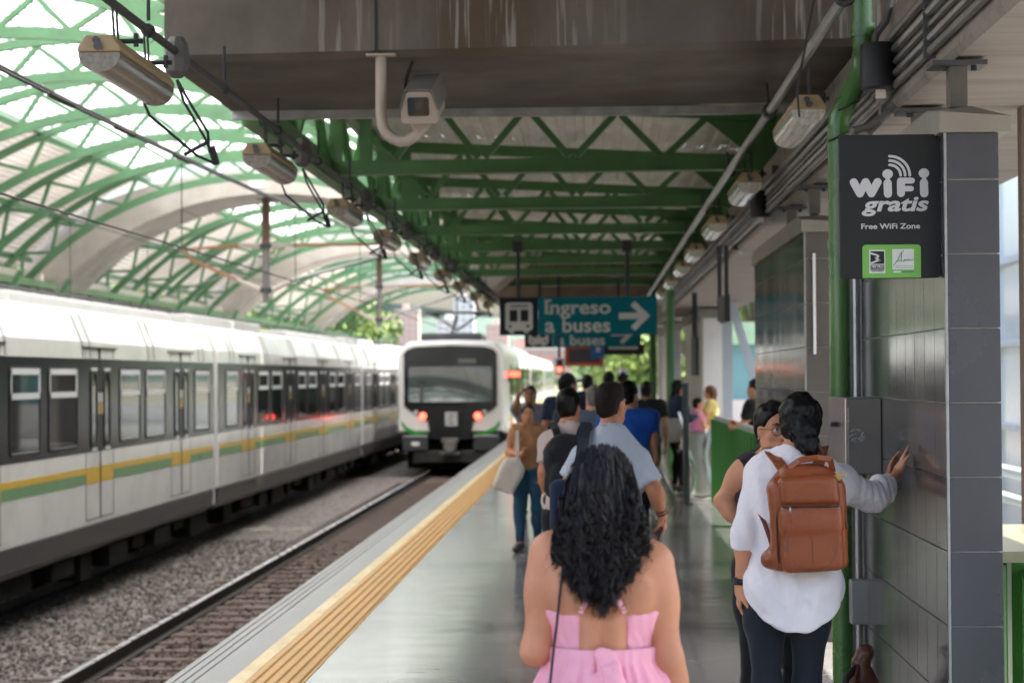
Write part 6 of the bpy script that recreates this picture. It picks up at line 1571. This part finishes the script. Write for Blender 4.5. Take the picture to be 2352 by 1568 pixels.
# ---------------------------------------------------------------- woman in white with the leather backpack, hand on the pillar
def R3(ax, deg): return np.array(Matrix.Rotation(math.radians(deg), 3, ax))
def white_woman():
    Y = 8.62; X = at(1812, 1100, Y).x
    q = 1.70
    def loc(u, v, Yd): p = at(u, v, Yd); return ((p.x-X), (p.y-Y), p.z)
    sL, sR = loc(1742, 1075, Y+.02), loc(1888, 1072, Y+.05)
    J = dict(pel=(-.01, .01, .90), waist=(-.005, 0, 1.06), chest=(0, .0, 1.24), neck=(.018, -.01, 1.40), head=(.052, .035, 1.525), shL=(sL[0], sL[1], sL[2]-.035), shR=(sR[0], sR[1], sR[2]-.04),
             elL=loc(1711, 1222, Y-.03), wrL=loc(1701, 1345, Y+.0), elR=loc(2004, 1142, Y+.24), wrR=loc(2062, 1088, Y+.47), haR=loc(2080, 1030, Y+.53),
             hipL=(-.10, .01, .87), hipR=(.08, .01, .87), knL=(-.09, .02, .48), knR=(.07, .05, .48), anL=(-.10, -.02, .085), anR=(.09, -.0, .085))
    f_ = Figure('woman in a loose white blouse wearing a brown backpack, hand on the tiled pillar', (X, Y, 0), 0., H=1.70, J=J, fem=True, res=.0085, skin='skin_light', girth=.97); f_.k = .97
    f_.make_body(yaw=math.radians(-14), tilt=math.radians(-6), res=.007, curl={'L': .7, 'R': .12}, palm={'L': (1, 0, 0), 'R': (1, .15, 0)})
    f_.face_parts()
    WB = cloth('white_blouse', (.78, .74, .76), rough=.85, var=.05, bump=.3, scale=7, bscale=60)
    # long loose blouse, rounded hem lower at the back, three-quarter sleeves
    lo, hi = f_.bbox(.2); f = Field(lo, hi, .0075); f_.torso(f, .024)
    f.cone((.012, .0, 1.16), (.016, -.0, .80), .146, .182, .06, flat=(1, .80)); f.cone((.016, -.02, .9), (.016, -.02, .66), .175, .19, .05, flat=(1, .8))
    f_.arm(f, 'R', .019, upto=1.5, r=1.02)
    e, w_, a = f_.J['elL'], f_.J['wrL'], f_.J['shL']
    f.cone(a, e, .062, .060, .012); f.cone(e, e+(w_-e)*.42, .060, .064, .02, clip=[(e+(w_-e)*.33, w_-e)])
    f.plane((0, 0, 1.418), (0, .3, 1)); n_ = f_.J['neck']; f.cone(n_+A_((0, .01, .0)), n_+A_((0, .03, .25)), .066, .16, .01, cut=True)
    x, y, z = f.coords(); X3, Y3, Z3 = x[:, None, None], y[None, :, None], z[None, None, :]
    hem = .705+np.minimum(.15, 3.0*(X3-.015)**2)+.25*np.maximum(0, Y3)
    legs_ = np.where((np.abs(X3) < .24) & (Z3 < 1.0), hem-Z3, -1.); f.D = np.maximum(f.D, legs_.astype(np.float32))
    m = np.abs(f.D) < .04
    f.D = f.D+np.where(m, .005*np.sin(X3*62+5*np.sin(Z3*5)+Y3*20)*np.clip((1.12-Z3)*2.2, 0, 1), 0).astype(np.float32)
    # crumpled sleeve at the right elbow
    er, wr = f_.J['elR'], f_.J['wrR']; dd = np.sqrt((X3-er[0])**2+(Y3-er[1])**2+(Z3-er[2])**2); axis = wr-er; axis /= np.linalg.norm(axis); al = (X3-er[0])*axis[0]+(Y3-er[1])*axis[1]+(Z3-er[2])*axis[2]
    f.D = f.D+np.where(m & (dd < .22), .0048*np.sin(al*150+X3*30+6*np.sin(Z3*22))*np.clip(1-dd/.22, 0, 1), 0).astype(np.float32)
    f.folds(.0062, 24, 5); f.folds(.003, 60, 6); f_.emit(f, 'blouse', WB, sm=1)
    f_.trousers(cloth('leggings', (.018, .022, .030), rough=.7, bump=.05), 'leggings', t=.006, res=.0085); f_.shoes(SHOE)
    # hair: sleek, gathered to the right in a low twist
    P = f_.P; f = Field(f_.J['head']-.21, f_.J['head']+.19, .0055); Rn = f_.HR
    f.ell(P(0, -.014, .034), A_((.084, .106, .092)), .0, R=Rn); f.ell(P(.006, -.045, -.03), A_((.076, .07, .07)), .03, R=Rn)
    f.plane(P(0, .055, .055), f_.HR @ A_((0, 1, -.5))); f.ell(P(0, .13, -.04), A_((.08, .10, .10)), .01, cut=True, R=Rn)
    f.ell(P(-.082, .025, -.03), A_((.025, .045, .05)), .01, cut=True, R=Rn); f.ell(P(-.06, -.02, -.118), A_((.07, .08, .035)), .015, cut=True, R=Rn)
    f.cone(P(.03, -.085, -.05), P(.052, -.105, -.125), .046, .030, .03); f.ell(P(.045, -.10, -.095), A_((.042, .036, .045)), .02)
    f.folds(.0035, 95, 3, 9); f.folds(.002, 220, 4, 9); hair = f_.emit(f, 'hair', HAIRM['hair_black'], f_.body, sm=0)
    mb = MB(); mb.tube([P(.055, -.10, -.09), P(.09, -.10, -.10), P(.112, -.095, -.14), P(.11, -.09, -.165)], [.01, .009, .007, .002], 7); f_.emit_mb(mb, 'hair_end', HAIRM['hair_brown'], hair)
    # watch on the left wrist
    e, w_ = f_.J['elL'], f_.J['wrL']; d = (w_-e)/np.linalg.norm(w_-e); p = w_-d*.022
    mb = MB(); mb.tube([p-d*.012, p+d*.012], .0305, 16); wt = f_.emit_mb(mb, 'watch', M('watch_strap', (.012, .012, .013), rough=.5)); mb = MB(); mb.cbox(p+A_((-.024, -.014, 0)), (.014, .03, .03)); f_.emit_mb(mb, 'watch_case', BLACKM, wt, smooth=False)
    # ------------------------------------------------ the backpack, a thing of its own
    LE = M('tan_leather', (.25, .065, .022), rough=.36, var=.14, scale=5, bump=.12, bscale=70, spec=.38, dirt=((.19, .05, .017), .5), dscale=3); LE2 = M('tan_leather_dark', (.17, .055, .022), rough=.42, var=.14, bump=.12, bscale=70)
    bt = thing('backpack', 'brown leather backpack with two shoulder straps on the white blouse', 'backpack', (X, Y-.2, .95))
    c1, c2 = at(1768, 1310, 8.42), at(1944, 1065, 8.42); bx, bw = (c1.x+c2.x)/2-X, (c2.x-c1.x)/2; zb, zt = c1.z, c2.z
    yb = -.205
    tilt = R3('Y', -2.5)
    def emit(fv, name, mat, parent=None, sm=1):
        V, F = fv.mesh() if isinstance(fv, Field) else fv
        if sm: V = relax(V, F, sm)
        return mesh_obj(name, f_.world(V), [tuple(int(i) for i in q) for q in F], mat, parent or bt, smooth=True)
    zc = (zb+zt)/2; hz = (zt-zb)/2
    f = Field((bx-bw-.05, yb-.11, zb-.04), (bx+bw+.05, yb+.14, zt+.06), .0055)
    f.rbox((bx, yb+.015, zc-.03), (bw*1.0, .075, hz-.03), .035, .0, R=tilt); f.ell((bx-.008, yb+.015, zt-.085), (bw*.86, .078, .11), .05, clip=[((0, 0, zt-.002), (0, 0, 1))])
    f.cone((bx-bw*.90, yb+.02, zb+.05), (bx-bw*.98, yb+.01, zb+.045), .04, .04, .03); f.folds(.0035, 26, 2); f.folds(.0012, 90, 3)
    body = emit(f, 'bag_body', LE)
    f = Field((bx-bw, yb-.14, zb-.03), (bx+bw+.03, yb+.03, zt), .005)             # front pocket
    f.rbox((bx+.006, yb-.075, zb+.125), (bw*.80, .030, .125), .03, 0, R=tilt); f.rbox((bx+.004, yb-.078, zb+.21), (bw*.78, .028, .055), .02, .02, R=tilt); f.folds(.003, 30, 5); pk = emit(f, 'front_pocket', LE)
    f = Field((bx-bw, yb-.14, zb+.2), (bx+bw+.03, yb+.03, zt+.01), .005)
    f.rbox((bx-.002, yb-.062, zb+.315), (bw*.78, .026, .062), .03, 0, R=tilt); f.folds(.0038, 32, 7); emit(f, 'upper_panel', LE)
    def T(x, z): v = tilt @ A_((x, 0, z-zc)); return bx+v[0], zc+v[2]
    def line(pts, r, name, mat, parent, y=yb-.105):
        mb = MB(); mb.tube([(T(px, pz)[0], y if len(p_) < 3 else p_[2], T(px, pz)[1]) for p_ in pts for px, pz in [p_[:2]]], r, 6); return mesh_obj(name, f_.world(np.array(mb.V)), mb.F, mat, parent, smooth=True)
    zz = zb+.262
    line([(-.105, zz), (-.04, zz-.004), (.06, zz-.006), (.115, zz-.004)], .0055, 'zipper', M('zip_dark', (.03, .014, .009), rough=.4), pk, yb-.105)
    line([(-.078, zz-.002), (-.078, zz-.03)], .0045, 'zip_pull', STEEL, pk, yb-.108); line([(-.078, zz-.03), (-.076, zz-.062)], .006, 'pull_tab', LE2, pk, yb-.108)
    line([(-.06, zz-.02), (-.04, zz-.033), (.03, zz-.036), (.045, zz-.03)], .0016, 'seam', LE2, pk, yb-.1065); line([(.0, zz-.036), (.0, zb+.03)], .0016, 'seam', LE2, pk, yb-.1065)
    arc_ = [(-.10, zb+.19), (-.098, zb+.12), (-.085, zb+.06), (-.045, zb+.025), (.01, zb+.018), (.06, zb+.028), (.09, zb+.065), (.10, zb+.12), (.10, zb+.19)]; line(arc_, .002, 'seam', LE2, pk, yb-.1045)
    line([(a_*1.14, b_-.012) for a_, b_ in arc_[1:-1]], .0016, 'seam', LE2, pk, yb-.099)
    line([(.132, zz+.01), (.136, zz-.03)], .004, 'zip_pull', STEEL, body, yb-.04); line([(.136, zz-.03), (.145, zz-.10)], .006, 'pull_tab', LE2, body, yb-.045)
    line([(-bw*.86, zb+.04, yb-.06), (-bw*.87, zb+.2, yb-.06), (-bw*.80, zb+.33, yb-.055), (-bw*.6, zt-.06, yb-.05), (-.02, zt-.028, yb-.05), (.07, zt-.045, yb-.05), (bw*.75, zb+.33, yb-.055)], .0045, 'piping', LE2, body)
    # grab handle
    mb = MB(); hp = [(bx-.085, yb+.02, zt-.045), (bx-.075, yb-.03, zt-.012), (bx-.035, yb-.05, zt+.018), (bx+.03, yb-.05, zt+.028), (bx+.085, yb-.03, zt+.02), (bx+.10, yb+.02, zt-.03)]
    for i in range(len(hp)-1): mb.bar(hp[i], hp[i+1], .022, .009, up=(0, -1, .5))
    mesh_obj('grab_handle', f_.world(np.array(mb.V)), mb.F, LE, bt)
    mb = MB(); mb.cbox((bx+.105, yb-.05, zt-.05), (.035, .012, .02)); mb.cbox((bx+.125, yb-.05, zt-.04), (.04, .008, .008)); mesh_obj('charm', f_.world(np.array(mb.V)), mb.F, M('charm_brass', (.45, .25, .06), rough=.4), body)
    # shoulder straps over the shoulders, and the thin lower strap on the left
    def surf(pts, wd, name, mat, th=.010):
        V = []; pts = [A_(p) for p in pts]; n = len(pts)
        for i, p in enumerate(pts):
            d = pts[min(i+1, n-1)]-pts[max(i-1, 0)]; d /= np.linalg.norm(d); nr = A_((0, -.35, 1)) if p[2] > 1.33 else A_((0, -1, .25)); r_ = np.cross(d, nr); r_ /= np.linalg.norm(r_); u_ = np.cross(r_, d)
            for sx, sz in ((-1, -1), (1, -1), (1, 1), (-1, 1)): V.append(p+r_*sx*wd/2+u_*sz*th/2)
        F = [(4*i+j, 4*i+(j+1) % 4, 4*i+4+(j+1) % 4, 4*i+4+j) for i in range(n-1) for j in range(4)]+[(3, 2, 1, 0), (4*n-4, 4*n-3, 4*n-2, 4*n-1)]
        return mesh_obj(name, f_.world(np.array(V)), F, mat, bt, bevel=.003)
    L0, L1 = loc(1735, 1045, Y), loc(1792, 1088, Y-.16)
    l = lambda u, v, Yd: A_(loc(u, v, Yd))
    surf([(-.115, .11, 1.25), (-.118, .08, 1.355), l(1762, 1030, Y+.03), l(1772, 1040, Y-.04), l(1786, 1058, Y-.105), l(1808, 1088, Y-.15), l(1818, 1110, Y-.16)], .048, 'shoulder_strap', LE)
    surf([(.09, .11, 1.25), (.092, .085, 1.355), l(1893, 1026, Y+.03), l(1888, 1040, Y-.05), l(1880, 1066, Y-.12), l(1872, 1098, Y-.15)], .046, 'shoulder_strap', LE)
    surf([l(1742, 1170, Y-.08), l(1756, 1200, Y-.11), l(1768, 1235, Y-.14), l(1774, 1255, Y-.16)], .018, 'lower_strap', LE2, .005)
white_woman()

# ---------------------------------------------------------------- woman with glasses behind her
def glasses_woman():
    Y = 9.35; X = at(1775, 1000, Y).x
    def loc(u, v, Yd): p = at(u, v, Yd); a = -(fc); dx, dy = p.x-X, p.y-Y; return (dx*math.cos(a)-dy*math.sin(a), dx*math.sin(a)+dy*math.cos(a), p.z)
    fc = PI+math.radians(14)
    k = .955
    def L(u, v, Yd): return tuple(A_(loc(u, v, Yd))/k)
    J = dict(head=(0, .02, 1.555), neck=(0, -.01, 1.415), shR=L(1708, 1078, Y+.02), elR=L(1660, 1150, Y+.02), wrR=L(1722, 1232, Y-.06), shL=L(1850, 1085, Y-.02), elL=L(1930, 1150, Y+.1), wrL=L(2040, 1105, Y+.05), haL=L(2054, 1050, Y+.03))
    f_ = Figure('woman with round dark glasses and hand on hip, half hidden behind the white blouse', (X, Y, 0), fc, H=1.70*k, J=J, fem=True, res=.0085, skin='skin_tan')
    f_.make_body(yaw=math.radians(6), res=.0065, curl={'L': .15, 'R': .5}, palm={'R': (0, 0, -1), 'L': (-.7, .7, 0)})
    f_.face_parts(); P = f_.P
    mb = MB()
    for x in (-1, 1): mb.tube([P(x*.033+.0235*math.cos(a), .108-.010*abs(math.cos(a)), -.008+.0225*math.sin(a)) for a in np.linspace(0, 2*PI, 25)[:-1]], .0016, 6, closed=True); mb.tube([P(x*.056, .10, -.003), P(x*.076, .05, -.0), P(x*.078, .0, .0)], .0014, 5)
    mb.tube([P(-.010, .110, -.002), P(0, .112, .001), P(.010, .110, -.002)], .0016, 5); f_.emit_mb(mb, 'glasses', M('glasses_dark', (.02, .014, .012), rough=.25))
    f_.short_hair(HAIRM['hair_black'], grow=.012, back=-.08, noise=.003, res=.006)
    f_.top(cloth('dark_vest', (.03, .02, .028)), 'vest', sleeve=0, t=.010, hem=.84, vneck=.03, res=.009); f_.trousers(BLK, t=.01); f_.shoes(SHOE)
    mb = MB(); mb.lathe([(.004, 0), (.004, .012)], P(.079, -.005, -.052), 6); f_.emit_mb(mb, 'earring', STEEL)
    mb = MB(); mb.lathe([(.004, 0), (.004, .012)], P(-.079, -.005, -.052), 6); f_.emit_mb(mb, 'earring', STEEL)
glasses_woman()

# ---------------------------------------------------------------- the crowd
def backpack(f_, mat, label, w=.15, zb=1.02, zt=1.42, x=0., dep=.09, name='backpack'):
    k = f_.k; t = thing('backpack', label, 'backpack', tuple(f_.loc+Vector((0, -.2, 1.))), 'backpacks'); f = Field((x-.25, -.47, zb*k-.05), (x+.25, .02, zt*k+.06), .010)
    f.rbox((x, -.14-dep, (zb*.54+zt*.46)*k), (w, dep, (zt-zb)*.46*k), .085, 0); f.ell((x, -.13-dep, (zt-.09)*k), (w*.86, dep, .11), .07); f.ell((x, -.15-2*dep, (zb*.7+zt*.3)*k), (w*.82, .05, (zt-zb)*.30), .03); f.folds(.010, 22, 3); f.folds(.004, 55, 4)
    V, F = f.mesh(); V = relax(V, F, 1); mesh_obj('bag_body', f_.world(V), [tuple(int(i) for i in q) for q in F], mat, t, smooth=True)
    for sx in (-1, 1):
        mb = MB(); P = [(x+sx*.10, -.13, 1.30*k), (x+sx*.105, -.10, 1.40*k), (x+sx*.11, -.02, 1.455*k), (x+sx*.115, .07, 1.40*k), (x+sx*.12, .115, 1.28*k)]
        P = [(x+sx*.06, -.22, 1.33*k), (x+sx*.085, -.155, 1.41*k)]+P[2:]
        for i in range(len(P)-1): mb.bar(P[i], P[i+1], .05, .014, up=(0, -.7, .7))
        mesh_obj('shoulder_strap', f_.world(np.array(mb.V)), mb.F, mat, t)
    mb = MB()
    return t
def polo_man():
    Y = 12.0; H = 1.69; k = H/1.7; X = at(1403, 1000, Y).x
    def L(u, v, Yd): p = at(u, v, Yd); return tuple(A_((p.x-X, p.y-Y, p.z))/k)
    J = stride(.5); J.update(shL=L(1335, 1040, Y), shR=L(1468, 1052, Y), elR=L(1507, 1128, Y-.05), wrR=L(1520, 1180, Y+.03), neck=(.0, -.01, 1.43), haR=L(1524, 1208, Y+.05)); J['shL'] = (J['shL'][0], -.01, J['shL'][2]-.045); J['shR'] = (J['shR'][0], -.01, J['shR'][2]-.03)
    f_ = Figure('man in a pale blue grey polo shirt with close-cropped hair walking away', (X, Y, 0), math.radians(-4), H=H, J=J, girth=.97, skin='skin_warm', res=.0105)
    f_.make_body(yaw=math.radians(-28), curl=1.2, palm={'R': (-1, .2, 0)}, res=.009); f_.face_parts()
    f_.short_hair(M('hair_cropped', (.016, .0115, .009), rough=.7, var=.35, scale=40, spec=.15), grow=.005, noise=.0015, back=-.062, top=.006)
    PB = cloth('polo_blue', (.42, .46, .53)); f_.top(PB, 'polo_shirt', sleeve=.72, t=.014, hem=.84, loose=1.03, fold=.005)
    n = f_.J['neck']; mb = MB(); mb.lathe([(.070, .0), (.064, .04), (.058, .042), (.064, 0)], (n[0], n[1]+.004, n[2]-.005), 20); f_.emit_mb(mb, 'collar', cloth('polo_collar', (.34, .43, .54)))
    f_.trousers(NAVY); f_.shoes(SHOE)
    e, w_ = f_.J['elR'], f_.J['wrR']; d = (w_-e)/np.linalg.norm(w_-e)
    for s_ in (.0, .02): mb = MB(); p = w_-d*(.012+s_); mb.tube([p-d*.004, p+d*.004], .033, 14); f_.emit_mb(mb, 'bracelet', M('bracelet_red', (.12, .02, .02), rough=.5) if s_ else BLACKM)
    h = f_.J['haR']; mb = MB(); mb.cbox(tuple(f_.world([h+A_((-.02, .0, -.02))])[0]), (.012, .075, .14), Matrix.Rotation(.35, 3, 'Y')); tag(mb.build('phone', BLACKM), 'black phone in the hand of the man in the pale polo', 'phone', kind='thing')
    # dark strap of a bag over his left shoulder
    t = thing('shoulder_bag', 'navy shoulder bag with a broad strap on the man in the pale polo', 'bag', tuple(f_.loc+Vector((-.2, -.1, .9))))
    mb = MB(); P = [A_(v) for v in ((-.16, -.19, 1.14), (-.155, -.165, 1.27), (-.145, -.12, 1.385), (-.14, -.02, 1.46), (-.14, .08, 1.40), (-.16, .14, 1.2))]
    for i in range(5): mb.bar(P[i]*k, P[i+1]*k, .065, .016, up=(0, -.7, .6))
    mesh_obj('strap', f_.world(np.array(mb.V)), mb.F, M('strap_navy', (.012, .018, .032), rough=.7), t)
    f = Field((-.40, -.30, .72), (-.02, -.05, 1.2), .01); f.rbox((-.2, -.185, .96), (.13, .06, .19), .05, 0); V, F = f.mesh(); mesh_obj('bag_body', f_.world(V), [tuple(int(i) for i in q) for q in F], NAVY, t, smooth=True)
polo_man()
def walker(label, u, Y, Htop, face, hair, shirt, trs, skin='skin_tan', fem=False, p=.6, J=None, sleeve=.6, girth=1., yaw=0., res=.014, cap=None, hem=.86, shoe=SHOE, facep=None, hairkw=None, long_hair=None, t=.012, loose=1.0):
    top_ = at(u, Htop, Y); H = top_.z; k = H/1.705; X = top_.x
    JJ = stride(p); JJ.update(J(lambda a, b, c: tuple(np.array(Matrix.Rotation(-face, 3, 'Z')) @ A_((at(a, b, c).x-X, c-Y, at(a, b, c).z))/k)) if J else {})
    f_ = Figure(label, (X, Y, 0), face, H=H, J=JJ, fem=fem, girth=girth, skin=skin, res=res)
    f_.make_body(yaw=yaw, res=min(res, .0115), curl=.8)
    if facep or (abs(face) > 1.2): f_.face_parts()
    if hair:
        f_.short_hair(HAIRM[hair], **(hairkw or {}))
    if long_hair:
        P = f_.P; f = Field(f_.J['head']-.28, f_.J['head']+.2, .01)
        f.ell(P(0, -.02, .03), A_((.085, .10, .09))*k, 0); f.ell(P(0, -.05, -.06), A_((.088, .06, .11))*k, .04); f.cone(P(0, -.07, -.08), P(0, -.085, -.08-long_hair), .05*k, .03*k, .04)
        f.ell(P(0, .12, -.03), A_((.075, .095, .11))*k, .01, cut=True); f.folds(.006, 70, 4); f_.emit(f, 'long_hair', HAIRM[hair], f_.body, sm=0)
    f_.top(shirt, sleeve=sleeve, hem=hem, t=t, loose=loose); f_.trousers(trs); f_.shoes(shoe)
    if cap:
        P = f_.P; f = Field(f_.J['head']-.2, f_.J['head']+.22, .009); f.ell(P(0, -.01, .045), A_((.083, .105, .088))*k, 0); f.plane(P(0, 0, .03), (0, .1, -1)); f.ell(P(0, .125, .04), A_((.06, .075, .012))*k, .01, R=f_.HR); f_.emit(f, 'cap', cap)
    return f_
PKT = cloth('cloth_pale_pink', (.52, .42, .39)); BLU = cloth('cloth_royal', (.012, .075, .36), rough=.7); 
def m2(L): return dict(shR=tuple(A_(L(1342, 1000, 14.3))-A_((0, 0, .06))), shL=tuple(A_(L(1262, 1000, 14.3))-A_((0, 0, .06))), elL=L(1250, 1085, 14.25), wrL=L(1256, 1150, 14.3))
f2 = walker('man in a pale pink t-shirt wearing a black backpack', 1306, 14.3, 889, 0, 'hair_black', PKT, BLK, skin='skin_warm', J=m2, p=-.5, sleeve=.75, girth=1.0, yaw=math.radians(-20), res=.011, t=.014)
backpack(f2, cloth('backpack_black', (.012, .012, .015), rough=.7), 'black backpack on the man in the pale pink t-shirt', x=-.0, zb=.93, zt=1.37, w=.155)
def m3(L): return dict(elR=L(1496, 1000, 17.5), wrR=L(1504, 1050, 17.55))
f3 = walker('man in a royal blue football shirt carrying a plastic bag', 1443, 17.5, 872, 0, 'hair_black', BLU, BLK, skin='skin_light', J=m3, p=.5, sleeve=.8, girth=1.0, yaw=math.radians(-30), t=.013, loose=1.02)
h = f3.world([f3.J['haR']])[0]
t = thing('plastic_bag', 'crumpled pale yellow plastic bag held by the man in royal blue', 'bag', (h[0], h[1], h[2]-.4))
f = Field((h[0]-.18, h[1]-.16, h[2]-.50), (h[0]+.2, h[1]+.16, h[2]+.06), .01); f.ell((h[0]+.03, h[1], h[2]-.27), (.10, .08, .17), 0); f.cone((h[0]+.01, h[1], h[2]-.12), (h[0], h[1], h[2]+.01), .04, .015, .06); f.folds(.012, 40, 3)
V, F = f.mesh(); mesh_obj('bag_body', V, [tuple(int(i) for i in q) for q in F], M('plastic_pale', (.62, .62, .42), rough=.3, var=.3, scale=9), t, smooth=True)
walker('grey-haired man in a slate blue shirt between the walking men', 1364, 19.5, 884, 0, 'hair_grey', cloth('cloth_slate', (.085, .115, .165)), BLK, skin='skin_light', p=-.4, yaw=.3, girth=1.0)
def m5(L): return dict(elR=L(1168, 1040, 21.1), wrR=L(1196, 1045, 20.82), haR=L(1202, 1030, 20.80), elL=L(1246, 1040, 21.1), wrL=L(1240, 1095, 20.95))
f5 = walker('woman in a sleeveless tan top and blue jeans walking towards the camera', 1212, 21.0, 924, PI-.12, 'hair_brown', cloth('cloth_tan', (.30, .15, .075)), JEAN, skin='skin_tan', fem=True, J=m5, p=.35, sleeve=0, hem=.93, long_hair=.06, yaw=.25, res=.0125, t=.012, loose=.92, hairkw=dict(grow=.012))
a_ = at(1168, 1095, 20.85); t = thing('tote_bag', 'cream canvas tote bag hanging from the shoulder of the woman in tan', 'bag', (a_.x, 20.85, a_.z-.2))
f = Field((a_.x-.3, 20.55, a_.z-.35), (a_.x+.3, 21.1, a_.z+.35), .01); R = R3('Y', 24)
f.rbox((a_.x, 20.83, a_.z), (.115, .05, .15), .04, 0, R=R); f.cone((a_.x+.045, 20.83, a_.z+.06), (a_.x+.10, 20.84, a_.z+.21), .10, .02, .05, flat=(1, .5)); f.folds(.006, 24, 3)
V, F = f.mesh(); mesh_obj('bag_body', V, [tuple(int(i) for i in q) for q in F], cloth('canvas_cream', (.62, .56, .50)), t, smooth=True)
b0, b1 = at(1188, 990, 20.86), at(1189, 1048, 20.82); mb = MB(); mb.bar(b0, b1, .035, .006, up=(0, -1, 0)); mb.bar(b0, (b0.x+.01, 21.05, b0.z+.0), .035, .006); mb.build('strap', cloth('canvas_cream', (.62, .56, .50)), t)
f6 = walker('man in a black cap and navy shirt with a dark rucksack further ahead', 1305, 22.5, 856, 0, 'hair_black', NAVY, BLK, skin='skin_warm', p=.5, cap=BLK, yaw=-.9, girth=1.0)
backpack(f6, cloth('rucksack_slate', (.03, .04, .055)), 'dark slate rucksack on the man in the black cap', zb=.95, zt=1.38)
def m7(L): return dict(elR=L(1186, 935, 26), wrR=L(1192, 905, 25.85), haR=L(1200, 897, 25.8))
walker('man facing the camera with a raised hand behind the woman in tan', 1218, 26.2, 884, PI, 'hair_black', cloth('cloth_mauve', (.16, .14, .19)), NAVY, skin='skin_dark', J=m7, p=.3)
walker('person in a navy shirt far along the platform, left of the white shirt', 1349, 31, 859, 0, 'hair_black', NAVY, BLK, p=.5, res=.018)
walker('dark-haired man in a dark blue shirt ahead of the white cap', 1398, 31.5, 851, 0, 'hair_black', cloth('cloth_dkblue', (.02, .03, .09)), BLK, skin='skin_dark', p=-.5, res=.018, girth=1.0)
walker('person in a white shirt and white cap far along the platform', 1430, 33, 845, 0, 'hair_black', cloth('cloth_white', (.72, .72, .74)), KHAKI, p=.5, res=.018, cap=cloth('cloth_white', (.72, .72, .74)))
f9 = walker('man in a black t-shirt with a white print on the back', 1484, 27, 874, 0, 'hair_black', BLK, BLK, skin='skin_dark', p=.4, res=.016)
mb = MB(); o_ = A_((0.02, -.150*f9.k, 1.20*f9.k))
for i, (dx, dz, w_, h_) in enumerate(((0, .09, .16, .012), (-.01, .03, .03, .05), (.02, -.03, .05, .03), (.04, .0, .02, .06), (-.02, -.06, .06, .02), (.05, -.07, .02, .05))): mb.cbox(o_+A_((dx, -.012, dz)), (w_, .006, h_))
f9.emit_mb(mb, 'back_print', M('print_white', (.5, .5, .5), rough=.7), smooth=False)
def m10(L): return dict(elR=(.22, .10, 1.10), wrR=(.10, .28, 1.16), elL=(-.22, .10, 1.10), wrL=(-.08, .28, 1.14))
walker('woman in a navy jacket with black hair standing by the turnstile', 1556, 31.4, 871, math.radians(-70), 'hair_black', NAVY, BLK, skin='skin_warm', fem=True, p=.1, J=m10, sleeve=1.9, long_hair=.04, res=.016)
walker('person in a pink top reaching forward behind the turnstile', 1602, 33, 912, math.radians(-80), 'hair_black', cloth('cloth_pink2', (.62, .22, .38)), JEAN, skin='skin_light', fem=True, p=.1, J=m10, sleeve=.4, res=.018)
walker('auburn-haired woman in a yellow top facing left at the green railing', 1632, 33.5, 884, math.radians(80), 'hair_red', cloth('cloth_yellow', (.62, .52, .19)), KHAKI, skin='skin_light', fem=True, p=.1, J=m10, sleeve=.5, long_hair=.05, res=.016)
walker('man in a black t-shirt leaning on the green railing behind the pillar', 1738, 24.5, 868, math.radians(60), 'hair_black', BLK, NAVY, skin='skin_light', p=.1, J=m10, sleeve=.55, res=.016)

# ---------------------------------------------------------------- leather bag at the foot of the pillar
c = at(1988, 1560, 9.35); LB = M('bag_leather', (.13, .045, .022), rough=.38, var=.18, scale=5, bump=.15, bscale=60, spec=.55)
t = thing('leather_bag', 'dark brown leather bag with gathered top and black strap at the foot of the pillar', 'bag', (c.x, 9.35, 0))
zt = at(1985, 1498, 9.35).z
f = Field((c.x-.3, 9.1, -.02), (c.x+.3, 9.62, zt+.08), .008)
f.rbox((c.x, 9.36, .16), (.15, .12, .17), .07, 0); f.cone((c.x, 9.36, .25), (c.x-.02, 9.35, zt-.05), .13, .03, .08); f.cone((c.x-.03, 9.35, zt-.06), (c.x-.0, 9.35, zt), .022, .034, .02); f.folds(.010, 34, 4); f.folds(.003, 90, 5)
V, F = f.mesh(); V = relax(V, F, 1); V[:, 2] = np.maximum(V[:, 2], .001); mesh_obj('bag_body', V, [tuple(int(i) for i in q) for q in F], LB, t, smooth=True)
MB().tube([(c.x-.03, 9.34, zt-.05), (c.x-.09, 9.28, zt-.10), (c.x-.14, 9.24, zt-.25), (c.x-.17, 9.24, .12), (c.x-.15, 9.3, .05)], .016, 8).build('strap', M('strap_black2', (.02, .017, .016), rough=.5), t, smooth=True)
MB().tube([(c.x-.03, 9.33, zt-.04), (c.x-.06, 9.26, zt-.12), (c.x-.10, 9.22, zt-.3)], .009, 8).build('strap', LB, t, smooth=True)
MB().tube([(c.x-.05, 9.35, zt-.05), (c.x-.01, 9.31, zt-.045), (c.x+.02, 9.35, zt-.05), (c.x-.01, 9.39, zt-.05)], .007, 6, closed=True).build('drawcord', LB, t, smooth=True)
